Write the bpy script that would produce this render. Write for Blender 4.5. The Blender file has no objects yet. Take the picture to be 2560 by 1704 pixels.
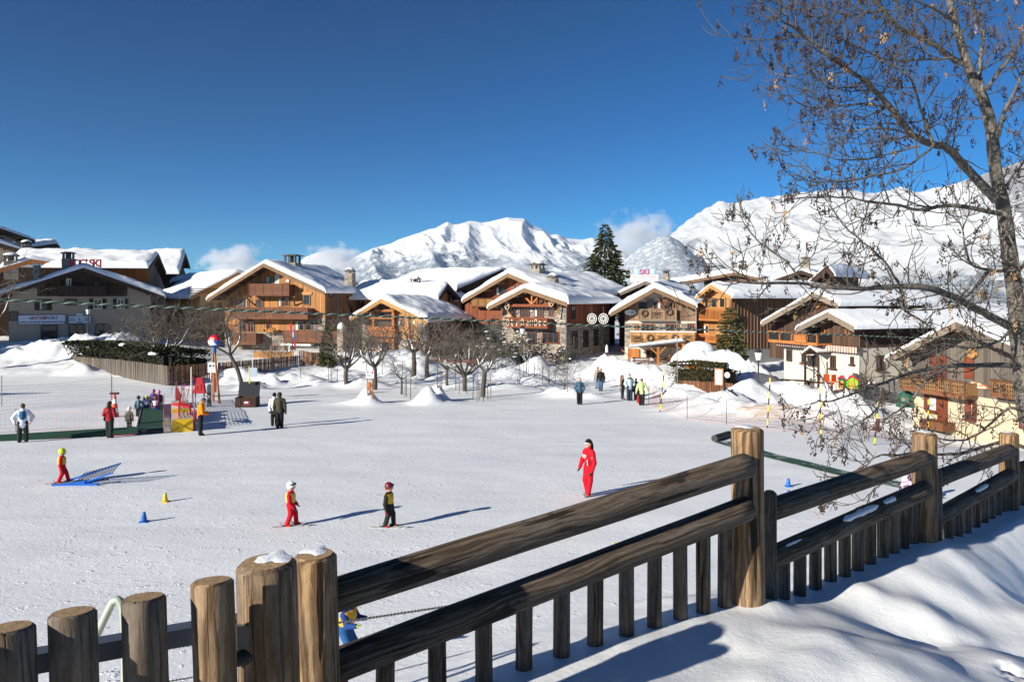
import bpy, math, random
import numpy as np
from mathutils import Vector, Matrix

# ------------------------------------------------------------------ camera, sky, sun, exposure
SC = bpy.context.scene
COL = SC.collection
F, HZ, EYE = 1849.0, 740.0, 6.0            # focal length in photo pixels, horizon row, eye height (m)
cam_d = bpy.data.cameras.new('camera'); cam = bpy.data.objects.new('camera', cam_d); COL.objects.link(cam)
cam.location = (0, 0, EYE); cam.rotation_euler = (math.radians(90), 0, 0)
cam_d.sensor_width = 36; cam_d.lens = F / 2560 * 36
cam_d.shift_y = (HZ - 852) / 2560
cam_d.clip_start = 0.1; cam_d.clip_end = 40000
SC.camera = cam

SUN_EL = math.radians(20.5)
SUN_AZ = Vector((-0.785, -0.62, 0)).normalized()          # towards the sun, on the ground
SUN_DIR = Vector((SUN_AZ.x * math.cos(SUN_EL), SUN_AZ.y * math.cos(SUN_EL), math.sin(SUN_EL)))
wd = bpy.data.worlds.new('World'); SC.world = wd; wd.use_nodes = True
wn = wd.node_tree; bg = wn.nodes['Background']
sky = wn.nodes.new('ShaderNodeTexSky'); sky.sky_type = 'NISHITA'; sky.sun_disc = False
sky.sun_elevation = SUN_EL; sky.sun_rotation = math.atan2(SUN_AZ.x, SUN_AZ.y)
sky.altitude = 2600; sky.air_density = 1.0; sky.dust_density = 0.0; sky.ozone_density = 6.0
gm = wn.nodes.new('ShaderNodeGamma'); gm.inputs[1].default_value = 1.45            # deep polarised winter blue
tn = wn.nodes.new('ShaderNodeMix'); tn.data_type = 'RGBA'; tn.blend_type = 'MULTIPLY'; tn.inputs[0].default_value = 1; tn.inputs[7].default_value = (.032, .315, .325, 1)
wn.links.new(sky.outputs[0], gm.inputs[0]); wn.links.new(gm.outputs[0], tn.inputs[6]); wn.links.new(tn.outputs[2], bg.inputs[0]); bg.inputs[1].default_value = 0.074
sun_d = bpy.data.lights.new('sun', 'SUN'); sun_d.energy = 5.0; sun_d.angle = math.radians(0.5)
sun_d.color = (1.0, 0.935, 0.81)
sun = bpy.data.objects.new('sun', sun_d); COL.objects.link(sun)
sun.location = (-40, -30, 40); sun.rotation_euler = SUN_DIR.to_track_quat('Z', 'Y').to_euler()
SC.view_settings.view_transform = 'Standard'; SC.view_settings.look = 'None'
SC.view_settings.exposure = 0.70; SC.view_settings.gamma = 1.0; SC.view_settings.use_curve_mapping = False
SC.render.engine = 'CYCLES'
SC.cycles.use_denoising = True
SC.cycles.max_bounces = 6; SC.cycles.diffuse_bounces = 3; SC.cycles.glossy_bounces = 2
SC.cycles.volume_bounces = 3; SC.cycles.transparent_max_bounces = 8; SC.cycles.sample_clamp_indirect = 6

# ------------------------------------------------------------------ helpers
def P(px, py, d):
    return Vector(((px - 1280) / F * d, d, EYE - (py - HZ) / F * d))
def PX(px, d):
    return (px - 1280) / F * d
def PZ(py, d):
    return EYE - (py - HZ) / F * d

def ss(a, b, x):
    t = np.clip((x - a) / (b - a), 0, 1); return t * t * (3 - 2 * t)
def hash2(ix, iy, seed):
    h = (ix.astype(np.int64) * 374761393 + iy.astype(np.int64) * 668265263 + seed * 1442695041) & 0x7fffffff
    h = ((h ^ (h >> 13)) * 1274126177) & 0x7fffffff
    h = (h ^ (h >> 16)) & 0xffff
    return h / 65535.0
def vnoise(x, y, seed=0):
    x = np.asarray(x, float); y = np.asarray(y, float)
    ix = np.floor(x); iy = np.floor(y); fx = x - ix; fy = y - iy
    fx = fx * fx * fx * (fx * (fx * 6 - 15) + 10); fy = fy * fy * fy * (fy * (fy * 6 - 15) + 10)
    a = hash2(ix, iy, seed); b = hash2(ix + 1, iy, seed); c = hash2(ix, iy + 1, seed); d = hash2(ix + 1, iy + 1, seed)
    return (a + (b - a) * fx) * (1 - fy) + (c + (d - c) * fx) * fy
def fbm(x, y, seed=0, oct=4, gain=.5):
    s = 0; a = 1; t = 0
    for i in range(oct):
        s = s + a * (vnoise(x * 2 ** i + 13.1 * i, y * 2 ** i - 7.7 * i, seed + i) - .5); t += a; a *= gain
    return s / t
def ridged(x, y, seed=0, oct=5, gain=.55):
    s = 0; a = 1; t = 0
    for i in range(oct):
        n = 1 - np.abs(2 * vnoise(x * 2 ** i + 5.3 * i, y * 2 ** i + 9.1 * i, seed + i) - 1)
        s = s + a * n; t += a; a *= gain
    return s / t

def tag(o, label=None, cat=None, group=None, kind=None):
    if label: o['label'] = label
    if cat: o['category'] = cat
    if group: o['group'] = group
    if kind: o['kind'] = kind
    return o
def thing(name, label, cat, loc=(0, 0, 0), rz=0.0, group=None, scale=None):
    o = bpy.data.objects.new(name, None); COL.objects.link(o)
    o.location = loc; o.rotation_euler = (0, 0, rz); o.empty_display_size = .2
    if scale: o.scale = (scale,) * 3
    return tag(o, label, cat, group)
def kids(o):
    return [c for c in bpy.data.objects if c.parent == o]
def copy_tree(o, ch=None):
    """copy a thing with its parts and sub-parts (meshes shared)"""
    tree = {}
    for c in bpy.data.objects:
        if c.parent: tree.setdefault(c.parent, []).append(c)
    def rec(src, par):
        c = src.copy(); COL.objects.link(c)
        if par: c.parent = par
        for k in tree.get(src, []): rec(k, c)
        return c
    return rec(o, None)

class MB:
    def __init__(s): s.v = []; s.f = []; s.m = []; s.s = []
    def add(s, vs, fs, mi=0, sm=False):
        b = len(s.v); s.v.extend([tuple(p) for p in vs])
        for f in fs: s.f.append([i + b for i in f]); s.m.append(mi); s.s.append(sm)
        return s
    def box(s, x0, x1, y0, y1, z0, z1, mi=0):
        return s.add([(x0, y0, z0), (x1, y0, z0), (x1, y1, z0), (x0, y1, z0), (x0, y0, z1), (x1, y0, z1), (x1, y1, z1), (x0, y1, z1)],
                     [(0, 3, 2, 1), (4, 5, 6, 7), (0, 1, 5, 4), (1, 2, 6, 5), (2, 3, 7, 6), (3, 0, 4, 7)], mi)
    def cbox(s, c, size, R=None, mi=0):
        hx, hy, hz = size[0] / 2, size[1] / 2, size[2] / 2
        vs = [Vector((sx * hx, sy * hy, sz * hz)) for sz in (-1, 1) for sx, sy in ((-1, -1), (1, -1), (1, 1), (-1, 1))]
        if R is not None: vs = [R @ v for v in vs]
        c = Vector(c)
        return s.add([v + c for v in vs], [(0, 3, 2, 1), (4, 5, 6, 7), (0, 1, 5, 4), (1, 2, 6, 5), (2, 3, 7, 6), (3, 0, 4, 7)], mi)
    def beam(s, p0, p1, w, h, mi=0):
        p0 = Vector(p0); p1 = Vector(p1); d = p1 - p0
        R = d.to_track_quat('Y', 'Z').to_matrix()
        return s.cbox((p0 + p1) / 2, (w, d.length, h), R, mi)
    def prism(s, poly, ext, mi=0):
        """closed polygon (3-D points) extruded by a vector"""
        n = len(poly); e = Vector(ext); a = [Vector(p) for p in poly]
        nrm = Vector((0, 0, 0))
        for i in range(n): nrm += a[i].cross(a[(i + 1) % n])
        if nrm.dot(e) > 0: a = a[::-1]
        vs = a + [p + e for p in a]
        fs = [tuple(range(n)), tuple(range(2 * n - 1, n - 1, -1))]
        fs += [(i, i + n, (i + 1) % n + n, (i + 1) % n) for i in range(n)]
        return s.add(vs, fs, mi)
    def tube(s, pts, rad, n=8, mi=0, sm=True, caps=True):
        pts = [Vector(p) for p in pts]; k = len(pts)
        if not hasattr(rad, '__len__'): rad = [rad] * k
        vs = []; ref = None
        for i in range(k):
            d = (pts[min(i + 1, k - 1)] - pts[max(i - 1, 0)])
            if d.length < 1e-9: d = Vector((0, 0, 1))
            d.normalize()
            if ref is None: ref = Vector((1, 0, 0)) if abs(d.x) < .8 else Vector((0, 1, 0))
            x = (ref - d * ref.dot(d)).normalized(); y = d.cross(x); ref = x
            for j in range(n):
                a = 2 * math.pi * j / n
                vs.append(pts[i] + (x * math.cos(a) + y * math.sin(a)) * rad[i])
        fs = [(i * n + j, i * n + (j + 1) % n, (i + 1) * n + (j + 1) % n, (i + 1) * n + j) for i in range(k - 1) for j in range(n)]
        b = len(s.f); s.add(vs, fs, mi, sm)
        if caps:
            s.add(vs[:n], [tuple(range(n - 1, -1, -1))], mi); s.add(vs[-n:], [tuple(range(n))], mi)
        return s
    def cyl(s, p0, p1, r0, r1=None, n=12, mi=0, sm=True):
        return s.tube([p0, p1], [r0, r0 if r1 is None else r1], n, mi, sm)
    def ell(s, c, r, n=12, m=8, R=None, mi=0, z0=-1.0, sm=True):
        """ellipsoid; z0 > -1 cuts the bottom off"""
        c = Vector(c); vs = []; a0 = math.asin(z0)
        for i in range(m + 1):
            t = a0 + (math.pi / 2 - a0) * i / m
            for j in range(n):
                p = 2 * math.pi * j / n
                v = Vector((r[0] * math.cos(t) * math.cos(p), r[1] * math.cos(t) * math.sin(p), r[2] * math.sin(t)))
                vs.append(c + (R @ v if R is not None else v))
        fs = [(i * n + j, i * n + (j + 1) % n, (i + 1) * n + (j + 1) % n, (i + 1) * n + j) for i in range(m) for j in range(n)]
        s.add(vs, fs, mi, sm)
        s.add(vs[:n], [tuple(range(n - 1, -1, -1))], mi)
        return s
    def lathe(s, prof, c=(0, 0, 0), n=16, mi=0, sm=True):
        c = Vector(c); vs = []
        for r, z in prof:
            for j in range(n):
                a = 2 * math.pi * j / n; vs.append(c + Vector((r * math.cos(a), r * math.sin(a), z)))
        k = len(prof)
        fs = [(i * n + j, i * n + (j + 1) % n, (i + 1) * n + (j + 1) % n, (i + 1) * n + j) for i in range(k - 1) for j in range(n)]
        s.add(vs, fs, mi, sm)
        s.add(vs[:n], [tuple(range(n - 1, -1, -1))], mi); s.add(vs[-n:], [tuple(range(n))], mi)
        return s
    def mesh(s, name, mats):
        me = bpy.data.meshes.new(name); me.from_pydata(s.v, [], s.f)
        for m in (mats if isinstance(mats, (list, tuple)) else [mats]): me.materials.append(m)
        me.polygons.foreach_set('material_index', s.m); me.polygons.foreach_set('use_smooth', s.s); me.update()
        return me
    def build(s, name, mats, parent=None, loc=None, rot=None, **kw):
        return inst(s.mesh(name, mats), name, parent, loc, rot, **kw)
def inst(me, name, parent=None, loc=None, rot=None, scale=None, **kw):
    o = bpy.data.objects.new(name, me); COL.objects.link(o)
    if parent: o.parent = parent
    if loc is not None: o.location = loc
    if rot is not None: o.rotation_euler = rot
    if scale is not None: o.scale = scale
    if kw: tag(o, **kw)
    return o
def np_mesh(name, V, Q, mats, sm=True, parent=None, mi=None, **kw):
    """fast mesh from numpy verts and quads/tris"""
    me = bpy.data.meshes.new(name); V = np.asarray(V, np.float32); Q = np.asarray(Q, np.int32)
    k = Q.shape[1]
    me.vertices.add(len(V)); me.vertices.foreach_set('co', V.ravel())
    me.loops.add(Q.size); me.loops.foreach_set('vertex_index', Q.ravel())
    me.polygons.add(len(Q)); me.polygons.foreach_set('loop_start', np.arange(0, Q.size, k, dtype=np.int32))
    me.polygons.foreach_set('loop_total', np.full(len(Q), k, np.int32))
    for m in (mats if isinstance(mats, (list, tuple)) else [mats]): me.materials.append(m)
    if mi is not None: me.polygons.foreach_set('material_index', np.asarray(mi, np.int32))
    me.polygons.foreach_set('use_smooth', np.full(len(Q), sm)); me.update(); me.validate()
    return inst(me, name, parent, **kw)
def grid_quads(nx, ny):
    i = np.arange(nx - 1)[:, None] * ny + np.arange(ny - 1)[None, :]
    return np.stack([i, i + ny, i + ny + 1, i + 1], -1).reshape(-1, 4)

# ------------------------------------------------------------------ materials
def lin(c):
    return tuple(((v / 12.92) if v <= .04045 else ((v + .055) / 1.055) ** 2.4) for v in c)
class NT:
    def __init__(s, name):
        s.mat = bpy.data.materials.new(name); s.mat.use_nodes = True; s.t = s.mat.node_tree
        s.b = s.t.nodes['Principled BSDF']
    def n(s, typ, **kw):
        nd = s.t.nodes.new('ShaderNode' + typ)
        for k, v in kw.items():
            if k in nd.inputs and not hasattr(nd, k): nd.inputs[k].default_value = v
            else: setattr(nd, k, v)
        return nd
    def l(s, a, b): s.t.links.new(a, b)
    def math(s, op, a, b=None, clamp=False):
        nd = s.t.nodes.new('ShaderNodeMath'); nd.operation = op; nd.use_clamp = clamp
        for i, v in enumerate((a, b)):
            if v is None: continue
            if isinstance(v, (int, float)): nd.inputs[i].default_value = v
            else: s.l(v, nd.inputs[i])
        return nd.outputs[0]
    def mix(s, fac, a, b, blend='MIX'):
        nd = s.t.nodes.new('ShaderNodeMix'); nd.data_type = 'RGBA'; nd.blend_type = blend
        for sock, v in ((nd.inputs[0], fac), (nd.inputs[6], a), (nd.inputs[7], b)):
            if isinstance(v, (int, float)): sock.default_value = v
            elif isinstance(v, tuple): sock.default_value = v if len(v) == 4 else v + (1,)
            else: s.l(v, sock)
        return nd.outputs[2]
    def ramp(s, fac, stops):
        nd = s.t.nodes.new('ShaderNodeValToRGB'); e = nd.color_ramp.elements
        while len(e) < len(stops): e.new(.5)
        for el, (p, c) in zip(e, stops):
            el.position = p; el.color = (c, c, c, 1) if isinstance(c, (int, float)) else tuple(c) + (1,)
        s.l(fac, nd.inputs[0]); return nd.outputs[0]
    def coord(s, scale=(1, 1, 1), space='Object', off=None):
        tc = s.t.nodes.new('ShaderNodeTexCoord'); mp = s.t.nodes.new('ShaderNodeMapping')
        mp.inputs['Scale'].default_value = scale; s.l(tc.outputs[space], mp.inputs[0])
        if off is not None: s.l(off, mp.inputs[1])
        return mp.outputs[0]
    def noise(s, vec, scale, detail=3, rough=.55, dist=0.0):
        nd = s.n('TexNoise'); nd.inputs['Scale'].default_value = scale; nd.inputs['Detail'].default_value = detail
        nd.inputs['Roughness'].default_value = rough; nd.inputs['Distortion'].default_value = dist
        s.l(vec, nd.inputs['Vector']); return nd.outputs[0]
    def bump(s, h, strength=.3, dist=.02, prev=None):
        nd = s.n('Bump'); nd.inputs['Strength'].default_value = strength; nd.inputs['Distance'].default_value = dist
        s.l(h, nd.inputs['Height'])
        if prev is not None: s.l(prev, nd.inputs['Normal'])
        return nd.outputs[0]
    def fin(s, col=None, rough=None, nor=None, spec=None, metal=None):
        if col is not None:
            if isinstance(col, tuple): s.b.inputs['Base Color'].default_value = col + (1,)
            else: s.l(col, s.b.inputs['Base Color'])
        if rough is not None:
            if isinstance(rough, (int, float)): s.b.inputs['Roughness'].default_value = rough
            else: s.l(rough, s.b.inputs['Roughness'])
        if nor is not None: s.l(nor, s.b.inputs['Normal'])
        if spec is not None: s.b.inputs['Specular IOR Level'].default_value = spec
        if metal is not None: s.b.inputs['Metallic'].default_value = metal
        return s.mat

def simple(name, c, rough=.6, spec=.3, metal=0.0, var=.12, scale=6, stretch=(1, 1, 1), bump=0.0, rnd=0.0, isl=0.0, hue=0.0):
    """one colour with uneven tone, optional streaks, per-object or per-piece tone and fine relief"""
    t = NT(name); vec = t.coord(stretch)
    n = t.noise(vec, scale, 4, .6)
    f = t.math('ADD', t.math('MULTIPLY', t.math('SUBTRACT', n, .5), 2 * var * 1.6), 1.0)
    if rnd:
        oi = t.n('ObjectInfo'); f = t.math('MULTIPLY', f, t.math('ADD', t.math('MULTIPLY', t.math('SUBTRACT', oi.outputs['Random'], .5), 2 * rnd), 1.0))
    if isl:
        g = t.n('NewGeometry'); f = t.math('MULTIPLY', f, t.math('ADD', t.math('MULTIPLY', t.math('SUBTRACT', g.outputs['Random Per Island'], .5), 2 * isl), 1.0))
    col = t.mix(1.0, c, f, 'MULTIPLY')
    if hue:
        src = t.n('NewGeometry').outputs['Random Per Island'] if isl else t.n('ObjectInfo').outputs['Random']
        h = t.math('FRACT', t.math('MULTIPLY', src, 7.31))
        col = t.mix(t.math('MULTIPLY', h, hue), col, (.16, .15, .14))
    nor = t.bump(n, bump, .01) if bump else None
    return t.fin(col, rough, nor, spec, metal)

def snow_mat(name, kind='soft'):
    t = NT(name); vec = t.coord((1, 1, 1))
    base = (.86, .88, .91)
    if kind == 'field':
        def rot(an, sx, sy):
            mp = t.n('Mapping'); mp.inputs['Rotation'].default_value = (0, 0, an); mp.inputs['Scale'].default_value = (sx, sy, 1)
            m0 = t.n('TexCoord'); t.l(m0.outputs['Object'], mp.inputs[0]); return mp.outputs[0]
        def lines(an, sx, sy, w, dist):
            n = t.noise(rot(an, sx, sy), 1.0, 2, .5, dist)
            return t.ramp(t.math('ABSOLUTE', t.math('SUBTRACT', n, .5)), [(0, 1.0), (w, 0.0)])
        fine = t.noise(vec, 11, 4, .65); ch = t.noise(rot(.2, .6, 1), 2.4, 6, .70); patchy = t.ramp(t.noise(vec, .22, 3, .6), [(.40, 0.0), (.62, 1.0)])
        pit = t.ramp(t.noise(rot(.5, .8, 1), 3.6, 4, .72), [(.60, 0.0), (.70, 1.0)])
        n1 = t.bump(t.math('ADD', t.math('MULTIPLY', ch, .40), t.math('MULTIPLY', fine, .22)), .5, .10)
        n1 = t.bump(t.math('MULTIPLY', pit, t.math('ADD', .15, t.math('MULTIPLY', patchy, .85))), .55, .055, n1)
        tk = t.math('ADD', t.math('ADD', lines(.12, .030, .62, .055, .5), lines(-.30, .045, .5, .045, .4)), t.math('MULTIPLY', lines(.8, .05, .42, .040, .3), .8))
        n2 = t.bump(tk, -.6, .07, n1)
        col = t.mix(t.ramp(t.noise(rot(.1, .10, .45), 1.0, 5, .65, .6), [(.38, 0.0), (.66, 1.0)]), base, (.77, .79, .825))
        gp_ = t.n('NewGeometry'); sp = t.n('SeparateXYZ'); t.l(gp_.outputs['Position'], sp.inputs[0])      # grit in the dug bank behind the net
        q = t.math('ADD', t.math('POWER', t.math('DIVIDE', t.math('SUBTRACT', sp.outputs[0], 13.5), 4.2), 2.0), t.math('POWER', t.math('DIVIDE', t.math('SUBTRACT', sp.outputs[1], 40.3), 1.9), 2.0))
        dm = t.math('MULTIPLY', t.ramp(q, [(.25, 1.0), (1.0, 0.0)]), t.ramp(t.noise(t.coord((.5, 1, 1)), .9, 5, .65), [(.42, 0), (.62, .8)]))
        col = t.mix(dm, col, (.52, .37, .24))
        return t.fin(col, .55, n2, .25)
    if kind == 'dirty':
        d = t.noise(t.coord((.35, 1, 3)), 1.0, 5, .65)
        col = t.mix(t.ramp(d, [(.5, 0.0), (.68, .75)]), base, (.55, .40, .26))
        return t.fin(col, .7, t.bump(t.noise(vec, 5, 5, .7), .6, .08), .2)
    if kind == 'near':
        g = t.noise(vec, 160, 2, .6); g2 = t.noise(vec, 40, 3, .6); u = t.noise(vec, 7, 3)
        nor = t.bump(g, .35, .004, t.bump(g2, .25, .008, t.bump(u, .2, .03)))
        return t.fin(base, .45, nor, .35)
    n1 = t.noise(vec, 2.2, 4, .55); n2 = t.noise(vec, 14, 3, .6)
    nor = t.bump(n2, .25, .03, t.bump(n1, .35, .12))
    return t.fin(base, .55, nor, .25)

SNOW = snow_mat('snow'); SNOW_FIELD = snow_mat('snow_field', 'field'); SNOW_NEAR = snow_mat('snow_near', 'near'); SNOW_DIRT = snow_mat('snow_dirty', 'dirty')
MS = {}
def W_(name, c, **kw):
    d = dict(rough=.75, spec=.15, var=.30, scale=7, stretch=(1, 1, .12), bump=.3); d.update(kw)
    MS[name] = simple(name, c, **d); return MS[name]
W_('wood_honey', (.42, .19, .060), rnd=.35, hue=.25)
W_('wood_light', (.44, .23, .085), rnd=.18, hue=.10, stretch=(.12, 1, 1))
W_('wood_orange', (.40, .15, .045), rnd=.2)
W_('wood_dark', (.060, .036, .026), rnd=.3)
W_('wood_brown', (.15, .065, .034), rnd=.3)
W_('wood_red', (.19, .060, .030), rnd=.3)
W_('wood_barge', (.20, .125, .075), stretch=(.3, .3, .3))
W_('wood_grey', (.20, .155, .115), rnd=.35, hue=.4)
W_('wood_umber', (.088, .052, .036), rnd=.3)
W_('wood_tan', (.24, .135, .06), rnd=.2)
W_('wood_smoke', (.12, .098, .080), rnd=.35, hue=.4)
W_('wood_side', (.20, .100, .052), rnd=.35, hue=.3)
W_('wood_mixed', (.27, .155, .08), rnd=.42, hue=.55)
W_('wood_balcony', (.165, .075, .045), rnd=.15)
W_('wood_picket', (.13, .108, .088), rnd=.3, hue=.3)
W_('wood_shutter', (.17, .045, .022), rnd=.15, stretch=(.2, 1, 1))
MS['plaster_white'] = simple('plaster_white', (.60, .55, .46), rough=.9, spec=.1, var=.08, scale=3, bump=.25)
MS['plaster_cream'] = simple('plaster_cream', (.50, .41, .29), rough=.9, spec=.1, var=.08, scale=2, bump=.2)
MS['plaster_beige'] = simple('plaster_beige', (.42, .35, .27), rough=.9, spec=.1, var=.12, scale=2, bump=.2)
MS['plaster_ochre'] = simple('plaster_ochre', (.55, .33, .12), rough=.9, spec=.1, var=.12, scale=2, bump=.2)
MS['plaster_grey'] = simple('plaster_grey', (.30, .29, .28), rough=.9, spec=.1, var=.15, scale=2, bump=.2)
MS['stone'] = simple('stone', (.34, .29, .23), rough=.85, spec=.15, var=.35, scale=9, bump=.5, isl=.55, hue=.55)
MS['mortar'] = simple('mortar', (.26, .235, .20), rough=.95, spec=.05, var=.2, scale=12, bump=.3)
MS['slate'] = simple('slate', (.085, .085, .085), rough=.7, var=.3, scale=8, bump=.4)
MS['soffit'] = simple('soffit', (.12, .065, .035), rough=.8, var=.25, scale=4, stretch=(1, .15, 1))
MS['glass'] = simple('glass', (.020, .024, .030), rough=.06, spec=.6, var=.2, scale=2)
MS['curtain'] = simple('curtain', (.62, .60, .56), rough=.9, var=.25, scale=8, stretch=(6, 1, .2))
MS['frame_wood'] = simple('frame_wood', (.30, .125, .055), rough=.6, var=.25, stretch=(1, 1, .3))
MS['frame_dark'] = simple('frame_dark', (.075, .042, .028), rough=.6, var=.2)
MS['frame_white'] = simple('frame_white', (.72, .70, .66), rough=.6, var=.08)
MS['metal_grey'] = simple('metal_grey', (.30, .31, .32), rough=.4, metal=.8, var=.15)
MS['metal_dark'] = simple('metal_dark', (.03, .032, .035), rough=.45, spec=.4, var=.2)
def flat(name, c, rough=.55, spec=.3, var=.10, **kw):
    if name not in MS: MS[name] = simple(name, c, rough=rough, spec=spec, var=var, **kw)
    return MS[name]
BLACK = flat('black_cloth', (.018, .018, .021), .8)
RED = flat('red_cloth', (.50, .010, .022), .65)
WHITE = flat('white_paint', (.78, .78, .76), .5)
YELLOW = flat('yellow_paint', (.72, .47, .02), .5)
BLUE = flat('blue_plastic', (.012, .12, .48), .4)
GREEN = flat('green_mat', (.018, .065, .040), .85, bump=.4, scale=30)
UNIT = MB().box(-.5, .5, -.5, .5, -.5, .5)
_unit = {}
def ubox(name, mat, parent, x0, x1, y0, y1, z0, z1, **kw):
    """a box piece that shares one unit-cube mesh per material"""
    if mat.name not in _unit: _unit[mat.name] = UNIT.mesh(mat.name + '_piece', mat)
    return inst(_unit[mat.name], name, parent, ((x0 + x1) / 2, (y0 + y1) / 2, (z0 + z1) / 2), None, (abs(x1 - x0), abs(y1 - y0), abs(z1 - z0)), **kw)
def text(name, body, mat, parent, loc, rot, size, ext=.01, ax='CENTER', xs=1.0):
    cu = bpy.data.curves.new(name, 'FONT'); cu.body = body; cu.size = size; cu.extrude = ext; cu.resolution_u = 3
    cu.offset = .022 * size; cu.align_x = ax; cu.align_y = 'CENTER'
    tmp = bpy.data.objects.new(name + '_curve', cu)
    me = tmp.to_mesh().copy(); tmp.to_mesh_clear(); bpy.data.objects.remove(tmp); me.name = name
    me.materials.clear(); me.materials.append(mat)
    return inst(me, name, parent, loc, rot, (xs, 1, 1))

# ------------------------------------------------------------------ terrain
FP2 = np.array([1.237, 3.89]); FDIR = np.array([.776, .631]); FNOR = np.array([.631, -.776])
MOUNDS = []   # (x, y, rx, ry, h, angle)
def mound(px, d, rx, ry, h, ang=0.0): MOUNDS.append((PX(px, d), d, rx, ry, h, ang))
# ploughed bank in front of the ski shop, far left
mound(40, 75, 5, 1.8, .8); mound(130, 76, 5, 2.0, 1.25, .1); mound(215, 77, 5, 2.0, 1.4); mound(300, 78, 4, 2.2, 1.8); mound(-60, 74, 6, 3, .7); mound(170, 78, 9, 2.4, 1.1)
mound(205, 69, 1.6, 1.2, .9)
# orchard heaps
for px, d, r, h in ((600, 66, 3.0, 1.1), (680, 64, 2.2, .8), (750, 63, 2.6, .8), (640, 60, 1.0, .5), (680, 61, .9, .9), (850, 66, 3.5, .8), (960, 68, 3.6, 1.0), (1040, 70, 3.2, 1.2), (1110, 66, 3.0, .7),
                    (1200, 66, 3.4, .9), (1270, 65, 2.5, 1.0), (1330, 62, 2.4, .7), (1345, 70, 2.2, 1.3), (1260, 58, 2.2, .5), (1420, 52, 1.6, .55), (1475, 51, 1.2, .35), (900, 60, 2.4, .5), (1150, 59, 2.8, .4), (780, 60, 2.2, .45),
                    (1390, 54, 1.0, .5), (1255, 72, 2.0, 1.3), (930, 74, 4, 1.1), (1010, 76, 4, 1.3)):
    mound(px, d, r, r * .75, h)
# big ploughed pile beside the path
mound(1520, 66, 2.4, 2.0, 2.0); mound(1565, 64, 2.4, 2.0, 1.6); mound(1625, 63, 3.0, 2.0, 1.35); mound(1530, 69, 2.2, 1.6, 1.7); mound(1690, 58, 3, 1.8, 1.2); mound(1740, 55, 2.6, 1.6, .9)
mound(1640, 54, 2.6, 1.2, .55); mound(1700, 52, 2.4, 1.2, .6)
# banks on the right in front of the white house
mound(1880, 49, 3.0, 1.7, 1.35); mound(1810, 47, 2.4, 1.4, .9); mound(1960, 50, 3.0, 1.6, 1.5); mound(2040, 49, 3, 1.6, 1.5); mound(2120, 48, 2.6, 1.6, 1.5); mound(1760, 44, 2.4, 1.2, .7)
mound(1850, 42, 3.6, 1.2, .8); mound(1960, 41, 3.6, 1.3, .8); mound(2080, 41, 3, 1.4, .8); mound(2190, 42, 3, 1.6, .7); mound(1880, 60, 2.6, 3.0, 1.9, .3)
mound(1790, 62, 4, 3, .8)
# shovelled heaps at the orchard edge
mound(917, 47.5, .75, .7, 1.15); mound(900, 47.5, 1.6, .9, .3); mound(1068, 47.5, .85, .8, 1.25); mound(1095, 49, .7, .6, 1.3); mound(1080, 48, 1.8, 1.0, .3); mound(630, 57, 1.2, .9, .55)

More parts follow.
